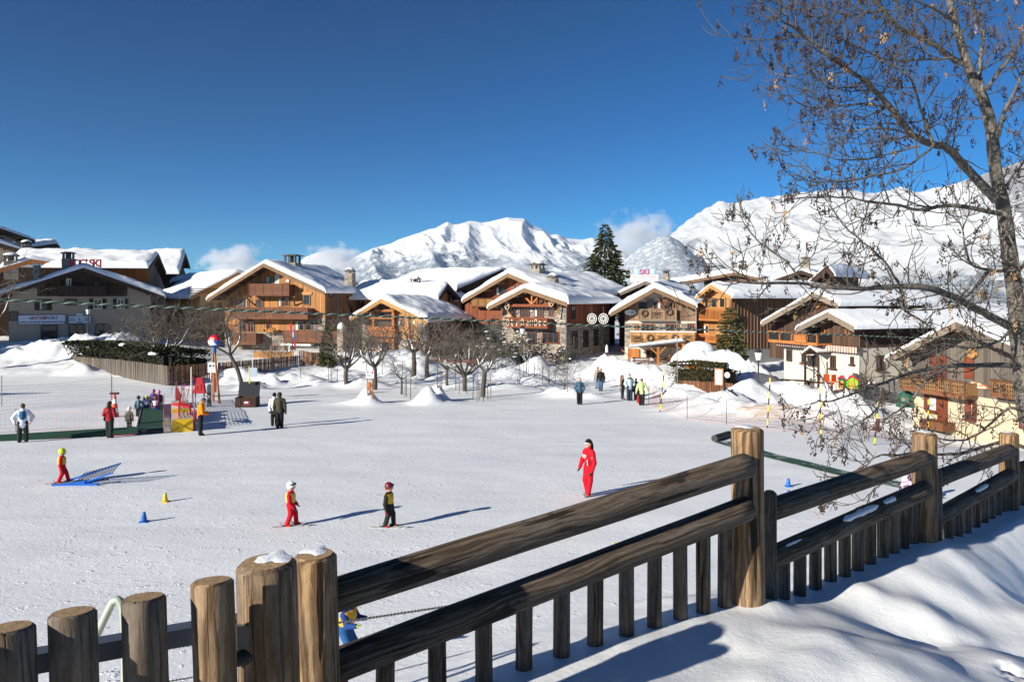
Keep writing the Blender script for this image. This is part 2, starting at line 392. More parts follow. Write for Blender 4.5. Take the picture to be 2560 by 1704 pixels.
DRIFTS = []
for px, py, ln, wd_, hb in ((1935, 1530, .42, .16, .10), (2120, 1540, .55, .22, .11), (2235, 1570, .35, .15, .07), (2330, 1470, .50, .16, .09), (2450, 1500, .45, .20, .10), (2420, 1410, .5, .14, .07), (1850, 1640, .40, .20, .06), (2080, 1640, .5, .25, .08), (2300, 1640, .5, .22, .09), (1690, 1690, .35, .2, .06), (2520, 1600, .5, .2, .09), (2540, 1420, .5, .2, .08), (2180, 1440, .3, .10, .045)):
    d_ = 1.66 * F / (py - HZ); DRIFTS.append((PX(px, d_), d_, ln, wd_, hb * .40, -.45))
for px, py in ((2515, 1648), (2545, 1655), (2530, 1675)):
    d_ = 1.72 * F / (py - HZ); DRIFTS.append((PX(px, d_), d_, .03, .035, -.06, .6))
def H(x, y):
    x = np.asarray(x, float); y = np.asarray(y, float)
    z = .7 - .034 * np.minimum(y, 62) + 1.0 * ss(64, 84, y) - 0.02 * np.maximum(y - 90, 0)
    z = z - 1.45 * ss(13, 25, x) * ss(27, 41, y) * (1 - .85 * ss(45, 55, y))
    z = z + 1.4 * ss(-30, -46, x) * ss(66, 84, y)
    M = np.zeros_like(z + x)
    for mx, my, rx, ry, h, an in MOUNDS:
        ca, sa = math.cos(an), math.sin(an)
        dx = (x - mx) * ca + (y - my) * sa; dy = -(x - mx) * sa + (y - my) * ca
        q = (dx / rx) ** 2 + (dy / ry) ** 2
        e = h * np.exp(-q * 1.4); M = np.maximum(M, e) + .12 * np.minimum(M, e)
    M = M * (1 + .75 * fbm(x * 1.1, y * 1.1, 61, 5, .62)) + np.clip(M * 2, 0, 1) * (.26 * (ridged(x * .8, y * .8, 63, 5) - .6) + .22 * fbm(x * 2.6, y * 2.6, 65, 3, .6)) 
    z = z + M
    rough = np.clip(ss(54, 62, y) * (1 - ss(-26, -30, x)) + ss(9, 16, x) * ss(37, 42, y) + ss(66, 70, y), 0, 1)
    z = z + rough * (.55 * fbm(x * .45, y * .45, 3, 6, .62)) + .05 * fbm(x * .5, y * .8, 7, 4)
    # bank with the log fence
    rx_, ry_ = x - FP2[0], y - FP2[1]
    s = rx_ * FNOR[0] + ry_ * FNOR[1]; t = rx_ * FDIR[0] + ry_ * FDIR[1]
    drop = np.interp(t, [-6, -2.36, -1.26, -.2, .25, .7, 1.5, 2.2, 2.6, 3.1, 4.3, 12], [1.56, 1.53, 1.56, 1.61, 1.70, 1.75, 1.75, 1.73, 1.82, 1.89, 1.91, 2.6])
    und = .30 * fbm(s * .55 + 3, t * .75, 21, 3, .4) * ss(.15, .8, s) + .11 * fbm(s * 1.3, t * 1.1 + s * .8, 23, 3, .45) * ss(.1, .5, s) + .04 * fbm(s * 2.4, t * 2.4, 25, 3) * ss(0, .5, s) + .012 * fbm(s * 5, t * 5, 28, 2)
    w = t * .9 - s * 1.25                                    # wind drifts running down the slope
    und = und + .12 * ss(.2, .9, s) * (np.abs(np.sin(w * 1.9 + 1.3 * fbm(s * .9, t * .9, 31, 2))) ** .8 - .6)
    und = und - .14 * (t + .3) * ss(.05, .7, s)
    for bx_, by_, ln, wd_, hb, an in DRIFTS:
        ca, sa = math.cos(an), math.sin(an); u_ = (x - bx_) * ca + (y - by_) * sa; v_ = -(x - bx_) * sa + (y - by_) * ca
        u_ = u_ + .25 * v_ * v_ / wd_
        pr_ = np.where(u_ < 0, np.exp(-(u_ / ln) ** 2), np.exp(-(u_ / (ln * .22)) ** 2)); und = und + hb * pr_ * np.exp(-(v_ / wd_) ** 2)
    top = EYE - drop + und - .06 * np.maximum(s - .6, 0)
    e = -s - .55
    bank = top - .80 * np.where(e > 2, e, np.log1p(np.exp(np.clip(e * 5, -30, 30))) / 5)
    k = .35
    hh = np.clip(.5 + .5 * (bank - z) / k, 0, 1)
    return z * (1 - hh) + bank * hh + k * hh * (1 - hh)
def gz(x, y): return float(H(np.array([x]), np.array([y]))[0])
def ground(px, py, d0=8.0, d1=100.0):
    d = np.arange(d0, d1, .05); x = (px - 1280) / F * d; z = EYE - (py - HZ) / F * d
    hit = np.nonzero(z <= H(x, d))[0]
    k = d[hit[0]] if len(hit) else d1
    x = (px - 1280) / F * k
    return Vector((x, k, gz(x, k)))

def patch(name, x0, x1, y0, y1, st, mat, cut=None, lift=0.0, **kw):
    xs = np.arange(x0, x1 + st / 2, st); ys = np.arange(y0, y1 + st / 2, st)
    X, Y = np.meshgrid(xs, ys, indexing='ij'); Z = H(X, Y) + lift
    q = grid_quads(len(xs), len(ys))
    if cut:
        cx = X.ravel()[q].mean(1); cy = Y.ravel()[q].mean(1)
        q = q[~((cx > cut[0]) & (cx < cut[1]) & (cy > cut[2]) & (cy < cut[3]))]
    return np_mesh(name, np.stack([X, Y, Z], -1).reshape(-1, 3), q, mat, **kw)
patch('snow_field', -66, 62, -4, 108, .28, SNOW_FIELD, cut=(-2.8, 7.2, .4, 9.0), kind='structure')
patch('snow_bank', -3.1, 7.5, .1, 9.3, .04, SNOW_NEAR, lift=.004, kind='structure')
# far valley floor out to the mountains
fx = np.concatenate([np.linspace(-9000, -70, 40), np.linspace(-60, 60, 20), np.linspace(70, 9000, 40)]); fy = np.concatenate([[-3000, -600, -100, -3.5], np.linspace(107, 900, 30), np.linspace(1000, 12000, 30)])
X, Y = np.meshgrid(fx, fy, indexing='ij')
Z = np.where(Y > 100, -1.4 - .02 * np.maximum(Y - 108, 0) * (Y < 900) - 16 * (Y >= 900), -6.0)
Z = np.where((np.abs(X) > 62) & (Y <= 100), -4.0, Z)
q = grid_quads(len(fx), len(fy)); cx = X.ravel()[q].mean(1); cy = Y.ravel()[q].mean(1)
q = q[~((np.abs(cx) < 58) & (cy > -3) & (cy < 107))]
np_mesh('valley_ground', np.stack([X, Y, Z], -1).reshape(-1, 3), q, SNOW, kind='structure')

# ------------------------------------------------------------------ mountains (real distances, kilometres)
def mountain_mat(name, tree_line, rock=.45, tree_scale=.012, bushes=0.0, patch_s=.0016, alb=1.0, fcol=(.095, .120, .142)):
    t = NT(name); geo = t.n('NewGeometry'); sx = t.n('SeparateXYZ'); t.l(geo.outputs['Position'], sx.inputs[0])
    sn = t.n('SeparateXYZ'); t.l(geo.outputs['Normal'], sn.inputs[0])
    vec = t.coord((1, 1, 1), 'Object')
    big = t.noise(vec, patch_s, 4, .6); fine = t.noise(t.coord((1, .35, .3)), tree_scale * 6.0, 3, .75); mid = t.noise(vec, tree_scale, 4, .65)
    # forest: below a ragged tree line
    h = t.math('ADD', sx.outputs[2], t.math('MULTIPLY', t.math('SUBTRACT', big, .5), 620.0))
    fm = t.ramp(t.math('DIVIDE', t.math('SUBTRACT', tree_line, h), 60.0, True), [(0, 0), (1, 1)])
    stip = t.ramp(fine, [(.36, .45), (.60, 1.0)])
    fm = t.math('MULTIPLY', fm, stip)
    fm = t.math('MULTIPLY', fm, t.ramp(mid, [(.38, .05), (.5, 1.0)]))
    # rock on steep ground
    st = t.math('SUBTRACT', 1.0, sn.outputs[2])
    rk = t.math('MULTIPLY', t.ramp(t.math('ADD', st, t.math('MULTIPLY', t.math('SUBTRACT', mid, .5), .7)), [(.55, 0), (.75, 1)]), rock)
    snowc = t.mix(t.ramp(t.noise(vec, patch_s * 2.2, 5, .62), [(.40, 0), (.64, .55)]), tuple(alb * q for q in (.68, .69, .71)), tuple(alb * q for q in (.47, .49, .53)))
    col = t.mix(rk, snowc, (.17, .165, .175))
    if bushes:
        bm = t.math('MULTIPLY', t.ramp(t.noise(t.coord((1, .5, 1)), .055, 4, .75), [(.60, 0), (.72, 1)]), t.ramp(t.noise(vec, .006, 2), [(.42, 0), (.6, bushes)]))
        col = t.mix(bm, col, (.22, .22, .22))
    col = t.mix(fm, col, fcol)
    nor = t.bump(mid, .3, 14.0, t.bump(t.noise(vec, tree_scale * .4, 5, .6), .4, 30.0))
    return t.fin(col, .8, nor, .05)
def mountain(name, crest, D, Lf, Lb, x_pad, step, base, amp, mat, seed, spur=.0020, prof=.85, jag=0.0, label=None):
    """height field with a crest line through (px, py) at depth D(px); falls Lf metres towards us"""
    px = np.array([c[0] for c in crest], float); py = np.array([c[1] for c in crest], float)
    Dp = np.array([D(p) for p in px]); cxs = (px - 1280) / F * Dp; czs = EYE - (py - HZ) / F * Dp
    o = np.argsort(cxs); cxs, czs, Dp = cxs[o], czs[o], Dp[o]
    xs = np.arange(cxs[0] - x_pad[0], cxs[-1] + x_pad[1], step)
    zr = np.interp(xs, cxs, czs); yr = np.interp(xs, cxs, Dp)
    zr = np.where(xs < cxs[0], base + (czs[0] - base) * np.exp(-(cxs[0] - xs) / max(x_pad[0] * .4, 1)), zr)
    zr = zr + jag * (ridged(xs * .02, xs * 0, seed + 50, 4) - .6)
    rows = np.concatenate([np.linspace(-1, 0, int(Lb / step / 2), endpoint=False), np.linspace(0, 1, int(Lf / step)) ** 1.12])
    X = xs[:, None] + 0 * rows[None, :]
    Y = yr[:, None] - np.where(rows > 0, rows * Lf, rows * Lb)[None, :]
    r = np.abs(rows)[None, :]
    fall = (1 - r ** prof) if prof >= 1 else (1 - r) ** (1 / prof)
    Z = base + (zr[:, None] - base) * fall
    env = np.clip(r * 6, 0, 1) * (1 - r) ** .6
    wx = X + 300 * fbm(X * .0008, Y * .0008, seed + 9, 3)
    Z = Z + env * amp * (ridged(wx * spur + .30 * Y * spur, Y * spur * .42, seed, 7, .52) ** 1.6 - .62) * 1.9 + env * amp * .5 * fbm(X * .0011, Y * .0011, seed + 3, 4)
    return np_mesh(name, np.stack([X, Y, Z], -1).reshape(-1, 3), grid_quads(len(xs), len(rows))[:, ::-1], mat, kind='structure')
def zz(o, s, pts): return [(o[0] + x * s, o[1] + y * s) for x, y in pts]
cr_c = zz((740, 520), .348, [(300, 420), (430, 345), (560, 285), (680, 255), (740, 225), (800, 205), (900, 172), (960, 150), (1000, 145), (1060, 112), (1090, 98), (1130, 118), (1170, 115), (1250, 92), (1290, 96), (1340, 105), (1400, 95), (1440, 85), (1520, 66), (1560, 72), (1640, 75),
                             (1680, 112), (1700, 125), (1770, 150), (1800, 172), (1830, 190), (1880, 188), (1940, 217), (2000, 222), (2060, 226), (2130, 212), (2180, 235), (2240, 262), (2330, 280), (2420, 330), (2600, 420)])
mountain('mountain_central', cr_c, lambda p: 6000, 1900, 1200, (1500, 500), 9, -30, 105, mountain_mat('mountain_snow', 300, .5), 11, spur=.0026, prof=.86)
cr_l = zz((740, 520), .348, [(-200, 470), (-60, 440), (20, 385), (80, 345), (150, 315), (200, 318), (240, 320), (320, 365), (420, 400), (560, 450)])
mountain('mountain_left', cr_l, lambda p: 8200, 1600, 1000, (900, 500), 16, -30, 90, mountain_mat('mountain_left_snow', 60), 41, prof=.8, jag=45)
cr_r = zz((1440, 380), .4754, [(420, 500), (500, 432), (560, 382), (600, 350), (640, 322), (700, 287), (730, 268), (760, 258), (790, 262), (820, 258), (860, 256), (900, 252), (950, 250), (1000, 238), (1050, 236), (1100, 225), (1200, 214), (1300, 203), (1400, 193), (1440, 190), (1470, 196), (1500, 214), (1550, 214),
                               (1620, 203), (1680, 196), (1720, 188), (1750, 200), (1790, 215), (1850, 200), (1900, 185), (2050, 145), (2200, 100), (2356, 48), (2600, -40), (3000, -160)])
mountain('mountain_right', cr_r, lambda p: 4600 - np.clip((p - 1700) / 860, 0, 1.6) * 1700, 1750, 900, (300, 900), 9, -30, 75, mountain_mat('mountain_right_snow', 110, .9, .02, .95, alb=.70), 23, spur=.0042, prof=.80, jag=30)
cr_m = [(1440, 700), (1500, 690), (1559, 651), (1595, 622), (1630, 600), (1650, 590), (1668, 587), (1697, 601), (1720, 622), (1750, 650), (1800, 690), (1860, 720)]
mountain('forest_hill', cr_m, lambda p: 3900, 900, 700, (200, 200), 9, -30, 30, mountain_mat('forest_hill_snow', 900, .1, .035, fcol=(.20, .235, .275)), 67, prof=.9)

# ------------------------------------------------------------------ houses
RND = random.Random(5)
class House:
    def __init__(s, name, label, L, R, zb, D, cat='house', group=None):
        pl = Vector((PX(*L), L[1], 0)); pr = Vector((PX(*R), R[1], 0))
        s.W = (pr - pl).length; s.D = D; s.u = (pr - pl) / s.W; s.v = Vector((-s.u.y, s.u.x, 0)); s.zb = zb
        s.o = Vector((pl.x, pl.y, zb)); s.yaw = math.atan2(s.u.y, s.u.x)
        s.root = thing(name, label, cat, s.o, s.yaw, group); s.of = 1.0; s.base = 1.0
    def loc(s, w):
        d = w - s.o; return Vector((d.dot(s.u), d.dot(s.v), d.z))
    def uz(s, px, py, v=0.0):
        """photo pixel -> (u, z) on the plane v = const of the front"""
        r = Vector(((px - 1280) / F, 1, -(py - HZ) / F)); e = Vector((0, 0, EYE)) - s.o
        t = (v - e.dot(s.v)) / r.dot(s.v); q = e + r * t
        return q.dot(s.u), q.z
    def vz(s, px, py, u=None):
        if u is None: u = s.W
        r = Vector(((px - 1280) / F, 1, -(py - HZ) / F)); e = Vector((0, 0, EYE)) - s.o
        t = (u - e.dot(s.u)) / r.dot(s.u); q = e + r * t
        return q.dot(s.v), q.z
    # ---- shell
    def roof(s, A, L, R, of=1.3, ob=.8, snow=.45, mat='wood_barge', thick=.24, seed=1, purlins=True, lumpy=1.0, barge=True, skirt=True):
        s.of, s.ob = of, ob
        s.uA, s.zA = s.uz(*A, v=-of); s.uL, s.zL = s.uz(*L, v=-of); s.uR, s.zR = s.uz(*R, v=-of)
        return s.roof_abs(snow, mat, thick, seed, purlins, lumpy, barge)
    def roof_abs(s, snow=.45, mat='wood_barge', thick=.24, seed=1, purlins=True, lumpy=1.0, barge=True):
        D, of, ob = s.D, s.of, s.ob
        mb = MB(); ext = (0, D + of + ob - .06, 0); y0 = -of + .03
        mb.prism([(s.uL, y0, s.zL), (s.uA, y0, s.zA), (s.uA, y0, s.zA - thick), (s.uL, y0, s.zL - thick * .8)], ext)
        mb.prism([(s.uA + .002, y0, s.zA), (s.uR, y0, s.zR), (s.uR, y0, s.zR - thick * .8), (s.uA + .002, y0, s.zA - thick)], ext)
        rf = mb.build('roof', MS['soffit'], s.root)
        if barge:
            for a, b in (((s.uL, s.zL), (s.uA, s.zA)), ((s.uA, s.zA), (s.uR, s.zR))):
                m = MB(); m.prism([(a[0], -of - .05, a[1] + .02), (b[0], -of - .05, b[1] + .02), (b[0], -of - .05, b[1] - thick - .20), (a[0], -of - .05, a[1] - thick - .18)], (0, .07, 0))
                m.build('bargeboard', MS[mat], rf)
        if purlins:
            for k in (.22, .5, .78):
                for (ua, za), (ub, zb) in (((s.uL, s.zL), (s.uA, s.zA)), ((s.uR, s.zR), (s.uA, s.zA))):
                    u = ua + (ub - ua) * k; z = za + (zb - za) * k - thick - .16
                    MB().box(u - .11, u + .11, -of + .12, .1, z - .14, z + .12).build('purlin', MS[mat], s.root)
            MB().box(s.uA - .12, s.uA + .12, -of + .12, .1, s.zA - thick - .36, s.zA - thick - .06).build('purlin', MS[mat], s.root)
        # snow blanket with rounded edges
        if snow:
            nu, nv = 56, 44; o_ = .14; rg = np.random.RandomState(seed)
            # parameter along the slope from left eave to right eave
            a = np.linspace(0, 1, nu); a = .5 - .5 * np.cos(a * math.pi) * (1 - .25 * np.sin(a * math.pi) ** 2)
            u = s.uL - o_ + (s.uR - s.uL + 2 * o_) * a
            b = np.linspace(0, 1, nv); b = .5 - .5 * np.cos(b * math.pi) * (1 - .3 * np.sin(b * math.pi) ** 2)
            v = -of - .01 + (D + of + ob + .10) * b
            U, V = np.meshgrid(u, v, indexing='ij')
            mL = (s.zA - s.zL) / (s.uA - s.uL); mR = (s.zA - s.zR) / (s.uR - s.uA)
            du = U - s.uA; w = .42
            Zr = s.zA - np.where(du < 0, mL, mR) * (np.sqrt(du ** 2 + w * w) - w) * 1.0 - np.where(du < 0, mL, mR) * 0
            Zr0 = s.zA - np.where(du < 0, -mL * du, mR * du)
            n = fbm(U * .35 + seed * 7, V * .35, seed, 4); n2 = fbm(U * .12 + seed * 3, V * .12, seed + 5, 3)
            th = snow * (1 + lumpy * (1.0 * n + 1.2 * n2 + .35 * fbm(U * 1.3, V * 1.3, seed + 8, 2)))
            e = np.minimum(np.minimum(U - u[0], u[-1] - U), np.minimum(V - v[0], v[-1] - V))
            ew = .55 * snow / .45
            q = np.clip(e / ew, 0, 1); prof = np.sqrt(np.clip(1 - (1 - q) ** 2.2, 0, 1))
            Z = np.where(Zr > Zr0, Zr, Zr0) * 0 + np.minimum(Zr, Zr0 + 9) * 0 + Zr0 * 1.0
            Z = Z - np.clip(w - np.abs(du), 0, w) * .18 + th * prof * .94 + .03
            top = np.stack([U, V, Z], -1).reshape(-1, 3)
            # closing skirt: ring of the border dropped down to the boards
            idx = np.arange(nu * nv).reshape(nu, nv)
            ring = np.concatenate([idx[:, 0], idx[-1, 1:], idx[-2::-1, -1], idx[0, -2:0:-1]])
            low = top[ring].copy(); low[:, 2] -= .16
            VV = np.concatenate([top, low]); k = len(ring); base = nu * nv
            Q = list(grid_quads(nu, nv))
            i = np.arange(k); Q = np.concatenate([np.array(Q), np.stack([ring[i], base + i, base + (i + 1) % k, ring[(i + 1) % k]], -1)])
            np_mesh('roof_snow', VV, Q, SNOW, True, s.root)
        s.thick = thick; return s
    def zr(s, u):
        return s.zA - ((s.uA - u) * (s.zA - s.zL) / (s.uA - s.uL) if u < s.uA else (u - s.uA) * (s.zA - s.zR) / (s.uR - s.uA))
    def walls(s, mat, z0=None):
        b = -s.base if z0 is None else z0; W = s.W; t = s.thick
        pts = [(0, 0, b), (W, 0, b), (W, 0, s.zr(W) - t)]
        if 0 < s.uA < W: pts.append((s.uA, 0, s.zA - t - .02))
        pts.append((0, 0, s.zr(0) - t))
        MB().prism(pts, (0, s.D, 0)).build('wall', MS[mat], s.root); return s
    # ---- pieces on a face: f = front / side (right) / left
    def bx(s, f, a0, a1, z0, z1, p0, p1):
        if f == 'front': return (a0, a1, -p1, -p0, z0, z1)
        if f == 'side': return (s.W + p0, s.W + p1, a0, a1, z0, z1)
        return (-p1, -p0, a0, a1, z0, z1)
    def rect(s, f, r, z=None):
        """pixel rectangle (zoom coords via s.Z) -> a0, a1, z0, z1"""
        x0, y0, x1, y1 = r; Z = s.Z
        g = s.uz if f == 'front' else s.vz
        A = g(*Z(x0, (y0 + y1) / 2)); B = g(*Z(x1, (y0 + y1) / 2)); xm = (x0 + x1) / 2
        return A[0], B[0], g(*Z(xm, y1))[1], g(*Z(xm, y0))[1]
    def planks(s, f, a0, a1, z0, z1, mat, w=.22, p=.045, horiz=False, clip=True, holes=()):
        """cladding boards, each one its own object; holes = openings (a0, a1, z0, z1) left free"""
        if horiz:
            n = max(1, int((z1 - z0) / w)); w = (z1 - z0) / n
            for i in range(n):
                q = p + RND.uniform(-.008, .012)
                ubox('plank', MS[mat], s.root, *s.bx(f, a0, a1, z0 + i * w + .008, z0 + (i + 1) * w - .008, 0, q))
            return s
        a = a0
        while a < a1 - .05:
            ww = min(w * RND.uniform(.75, 1.3), a1 - a); q = p + RND.uniform(-.012, .015); zt = z1
            if clip and f == 'front': zt = min(z1, s.zr(a) - s.thick - .03, s.zr(a + ww) - s.thick - .03)
            segs = [(z0, zt)]
            for h in holes:
                if a + ww / 2 > h[0] and a + ww / 2 < h[1]:
                    ns = []
                    for l, t in segs:
                        if h[2] > l: ns.append((l, min(t, h[2])))
                        if h[3] < t: ns.append((max(l, h[3]), t))
                    segs = ns
            for l, t in segs:
                if t - l > .12: ubox('plank', MS[mat], s.root, *s.bx(f, a + .008, a + ww - .008, l, t, 0, q))
            a += ww
        return s
    def stones(s, f, a0, a1, z0, z1, hh=.17, holes=()):
        """rubble masonry: many small proud stones over a mortar bed, one part"""
        ubox('mortar_bed', MS['mortar'], s.root, *s.bx(f, a0, a1, z0, z1, 0, .05))
        mb = MB(); z = z0
        while z < z1 - .03:
            h = min(hh * RND.uniform(.55, 1.35), z1 - z); a = a0
            while a < a1 - .03:
                w = min(RND.uniform(.16, .62), a1 - a); p = RND.uniform(.06, .12)
                c = (a + w / 2, z + h / 2)
                if not any(H_[0] < c[0] < H_[1] and H_[2] < c[1] < H_[3] for H_ in holes):
                    x0, x1, y0, y1, q0, q1 = s.bx(f, a + .012, a + w - .012, z + .012, z + h - .012, .02, p)
                    j = lambda m: RND.uniform(-m, m)
                    b = len(mb.v); mb.box(x0, x1, y0, y1, q0, q1)
                    for i in range(b, b + 8):
                        v = mb.v[i]; mb.v[i] = (v[0] + j(.014), v[1] + j(.014), v[2] + j(.018))
                a += w
            z += h
        mb.build('stone_facing', MS['stone'], s.root, kind='stuff'); return s
    def window(s, f, a0, a1, z0, z1, frame='frame_wood', mull=1, bars=0, curtain=0, shut=None, sill=False, name='window', pane='glass', fw=.09, p=.11, p0=0.0):
        mb = MB(); B = lambda *q: mb.box(*s.bx(f, *q))
        B(a0, a0 + fw, z0, z1, p0, p0 + p); B(a1 - fw, a1, z0, z1, p0, p0 + p); B(a0 + fw, a1 - fw, z0, z0 + fw, p0, p0 + p); B(a0 + fw, a1 - fw, z1 - fw, z1, p0, p0 + p)
        for i in range(mull):
            m = a0 + (a1 - a0) * (i + 1) / (mull + 1); B(m - fw * .4, m + fw * .4, z0 + fw, z1 - fw, p0, p0 + p - .012)
        for i in range(bars):
            m = z0 + (z1 - z0) * (i + 1) / (bars + 1); B(a0 + fw, a1 - fw, m - .02, m + .02, p0, p0 + p - .02)
        o = mb.build(name, MS[frame], s.root)
        ubox('pane', MS[pane], o, *s.bx(f, a0 + fw * .5, a1 - fw * .5, z0 + fw * .5, z1 - fw * .5, p0 + .005, p0 + .062))
        if curtain:
            w = (a1 - a0 - 2 * fw) * curtain
            ubox('curtain', MS['curtain'], o, *s.bx(f, a0 + fw, a0 + fw + w, z0 + fw, z1 - fw, p0 + .02, p0 + .070))
        if shut:
            w = (a1 - a0) * .5; m, k = shut
            for sd in k:
                x0, x1 = (a0 - w, a0 - .02) if sd == 'l' else (a1 + .02, a1 + w)
                m2 = MB(); B2 = lambda *q: m2.box(*s.bx(f, *q)); B2(x0, x1, z0, z1, p0 + .02, p0 + .07)
                nz = 7
                for i in range(nz):
                    q = z0 + (z1 - z0) * i / nz; B2(x0 + .02, x1 - .02, q + .02, q + (z1 - z0) / nz - .02, p0 + .07, p0 + .088)
                m2.build('shutter', MS[m], s.root)
        if sill: ubox('sill', MS[frame], o, *s.bx(f, a0 - .12, a1 + .12, z0 - .1, z0 - .005, 0, p0 + .2))
        return o
    def balcony(s, f, a0, a1, z0, z1, dep=1.2, mat='wood_balcony', style='panel', n=6, ret=(True, True), floor=.14, cuts=True, name='balcony', xs=None, snow=False, rail='wood_balcony'):
        """z0..z1 = visible height of the parapet; parapet stands dep out from the wall"""
        mb = MB(); mb.box(*s.bx(f, a0, a1, z0 - .02, z0 + floor, .02, dep - .06))
        o = mb.build(name, MS[rail], s.root)
        xs = xs or [a0 + (a1 - a0) * i / n for i in range(n + 1)]
        ubox('handrail', MS[rail], o, *s.bx(f, a0 - .04, a1 + .04, z1 - .09, z1, dep - .13, dep + .05))
        ubox('bottom_rail', MS[rail], o, *s.bx(f, a0 + .002, a1 - .002, z0 - .05, z0 + .16, dep - .06, dep + .035))
        for x in xs: ubox('baluster_post', MS[rail], o, *s.bx(f, max(x - .05, a0), min(x + .05, a1), z0 + .16, z1 - .09, dep - .09, dep + .045))
        for xa, xb in zip(xs[:-1], xs[1:]):
            if style == 'panel':
                m = MB(); B = lambda *q: m.box(*s.bx(f, *q)); B(xa + .05, xb - .05, z0 + .16, z1 - .09, dep - .05, dep)
                # raised fret-work strips
                k = max(2, int((xb - xa) / .16)); hh = z1 - z0
                for i in range(k):
                    c = xa + .12 + (xb - xa - .24) * (i + .5) / k
                    B(c - .022, c + .022, z0 + hh * .34, z0 + hh * .74, dep, dep + .018)
                B(xa + .09, xb - .09, z0 + hh * .26, z0 + hh * .30, dep, dep + .012); B(xa + .09, xb - .09, z0 + hh * .80, z0 + hh * .84, dep, dep + .012)
                m.build('panel', MS[mat], o)
            elif style == 'boards':
                k = max(2, int((xb - xa) / .17))
                for i in range(k):
                    q0 = xa + .052 + (xb - xa - .104) * i / k; q1 = xa + .052 + (xb - xa - .104) * (i + 1) / k
                    ubox('board', MS[mat], o, *s.bx(f, q0 + .006, q1 - .006, z0 + .165, z1 - .095, dep - .05, dep + RND.uniform(-.005, .012)))
            else:
                k = max(2, int((xb - xa) / .14))
                for i in range(k):
                    c = xa + (xb - xa) * (i + .5) / k
                    ubox('slat', MS[mat], o, *s.bx(f, c - .035, c + .035, z0 + .16, z1 - .09, dep - .04, dep - .005))
                if style == 'lattice':
                    for i in range(3):
                        z = z0 + .16 + (z1 - z0 - .25) * (i + .5) / 3
                        ubox('slat', MS[mat], o, *s.bx(f, xa + .05, xb - .05, z - .03, z + .03, dep - .002, dep + .02))
        for e, a in zip(ret, (a0, a1)):
            if e: ubox('side_panel', MS[mat], o, *s.bx(f, a - .025 if a == a0 else a - .03, a + .03 if a == a0 else a + .025, z0 + .145, z1 - .095, .02, dep - .092))
        if snow: ubox('snow_strip', SNOW, o, *s.bx(f, a0 - .03, a1 + .03, z1 + .002, z1 + .10, dep - .12, dep + .04))
        return o
    def chimney(s, r, v, kind=0, snow=True, tall=0, label=None):
        """r = pixel rectangle of the shaft + cap (zoom coords); v = depth on the roof"""
        x0, y0, x1, y1 = r; Z = s.Z
        u0, z1 = s.uz(*Z(x0, y0), v=v); u1, z0 = s.uz(*Z(x1, y1), v=v); w = u1 - u0; c = (u0 + u1) / 2; k = w * .40
        zc = min(z1 - w * .55, z1 - .55); zt = z1 - (.28 if snow else .12); zb = min(z0, s.zr(c)) - .8
        mb = MB(); mb.box(c - k, c + k, v - k, v + k, zb, zc)
        o = mb.build('chimney', MS['mortar'], s.root)
        st = MB(); z = zb + .5
        while z < zc - .02:
            h = min(RND.uniform(.10, .2), zc - z)
            for d in range(4):
                a = -k
                while a < k - .03:
                    ww = min(RND.uniform(.18, .5), k - a); q = k + RND.uniform(.015, .05)
                    A = (c + a + .01, c + a + ww - .01); Bv = (v + a + .01, v + a + ww - .01)
                    if d == 0: st.box(*A, v - q, v - k + .02, z + .01, z + h - .01)
                    elif d == 1: st.box(c + k - .02, c + q, *Bv, z + .01, z + h - .01)
                    elif d == 2: st.box(c - q, c - k + .02, *Bv, z + .01, z + h - .01)
                    a += ww
            z += h
        st.build('stone_facing', MS['stone'], o, kind='stuff')
        pil = MB()
        for i in (-1, 0, 1):
            for j in (-1, 1):
                pil.box(c + i * k * .8 - k * .13, c + i * k * .8 + k * .13, v + j * k * .8 - k * .13, v + j * k * .8 + k * .13, zc, zt - .1)
        pil.box(c - k * .45, c + k * .45, v - k * .45, v + k * .45, zc, zt - .1)
        pil.build('flue_pillars', MS['slate'] if kind == 1 else MS['stone'], o)
        cap = MB(); e = k * 1.22
        if kind == 2:      # little gabled slab
            cap.prism([(c - e, v - e, zt - .14), (c, v - e, zt + .14), (c + e, v - e, zt - .14), (c + e, v - e, zt - .22), (c - e, v - e, zt - .22)], (0, 2 * e, 0))
        else:
            cap.box(c - e, c + e, v - e, v + e, zt - .12, zt - .02); cap.box(c - e * .6, c + e * .6, v - e * .6, v + e * .6, zt - .02, zt + .07)
        cap.build('cap', MS['slate'], o)
        if snow: MB().ell((c, v, zt - .02), (e * .95, e * .95, .36), 14, 6, None, 0, 0.0).build('snow_cap', SNOW, o)
        return o
def zoom(ox, oy, sc): return lambda x, y: (ox + x * sc, oy + y * sc)

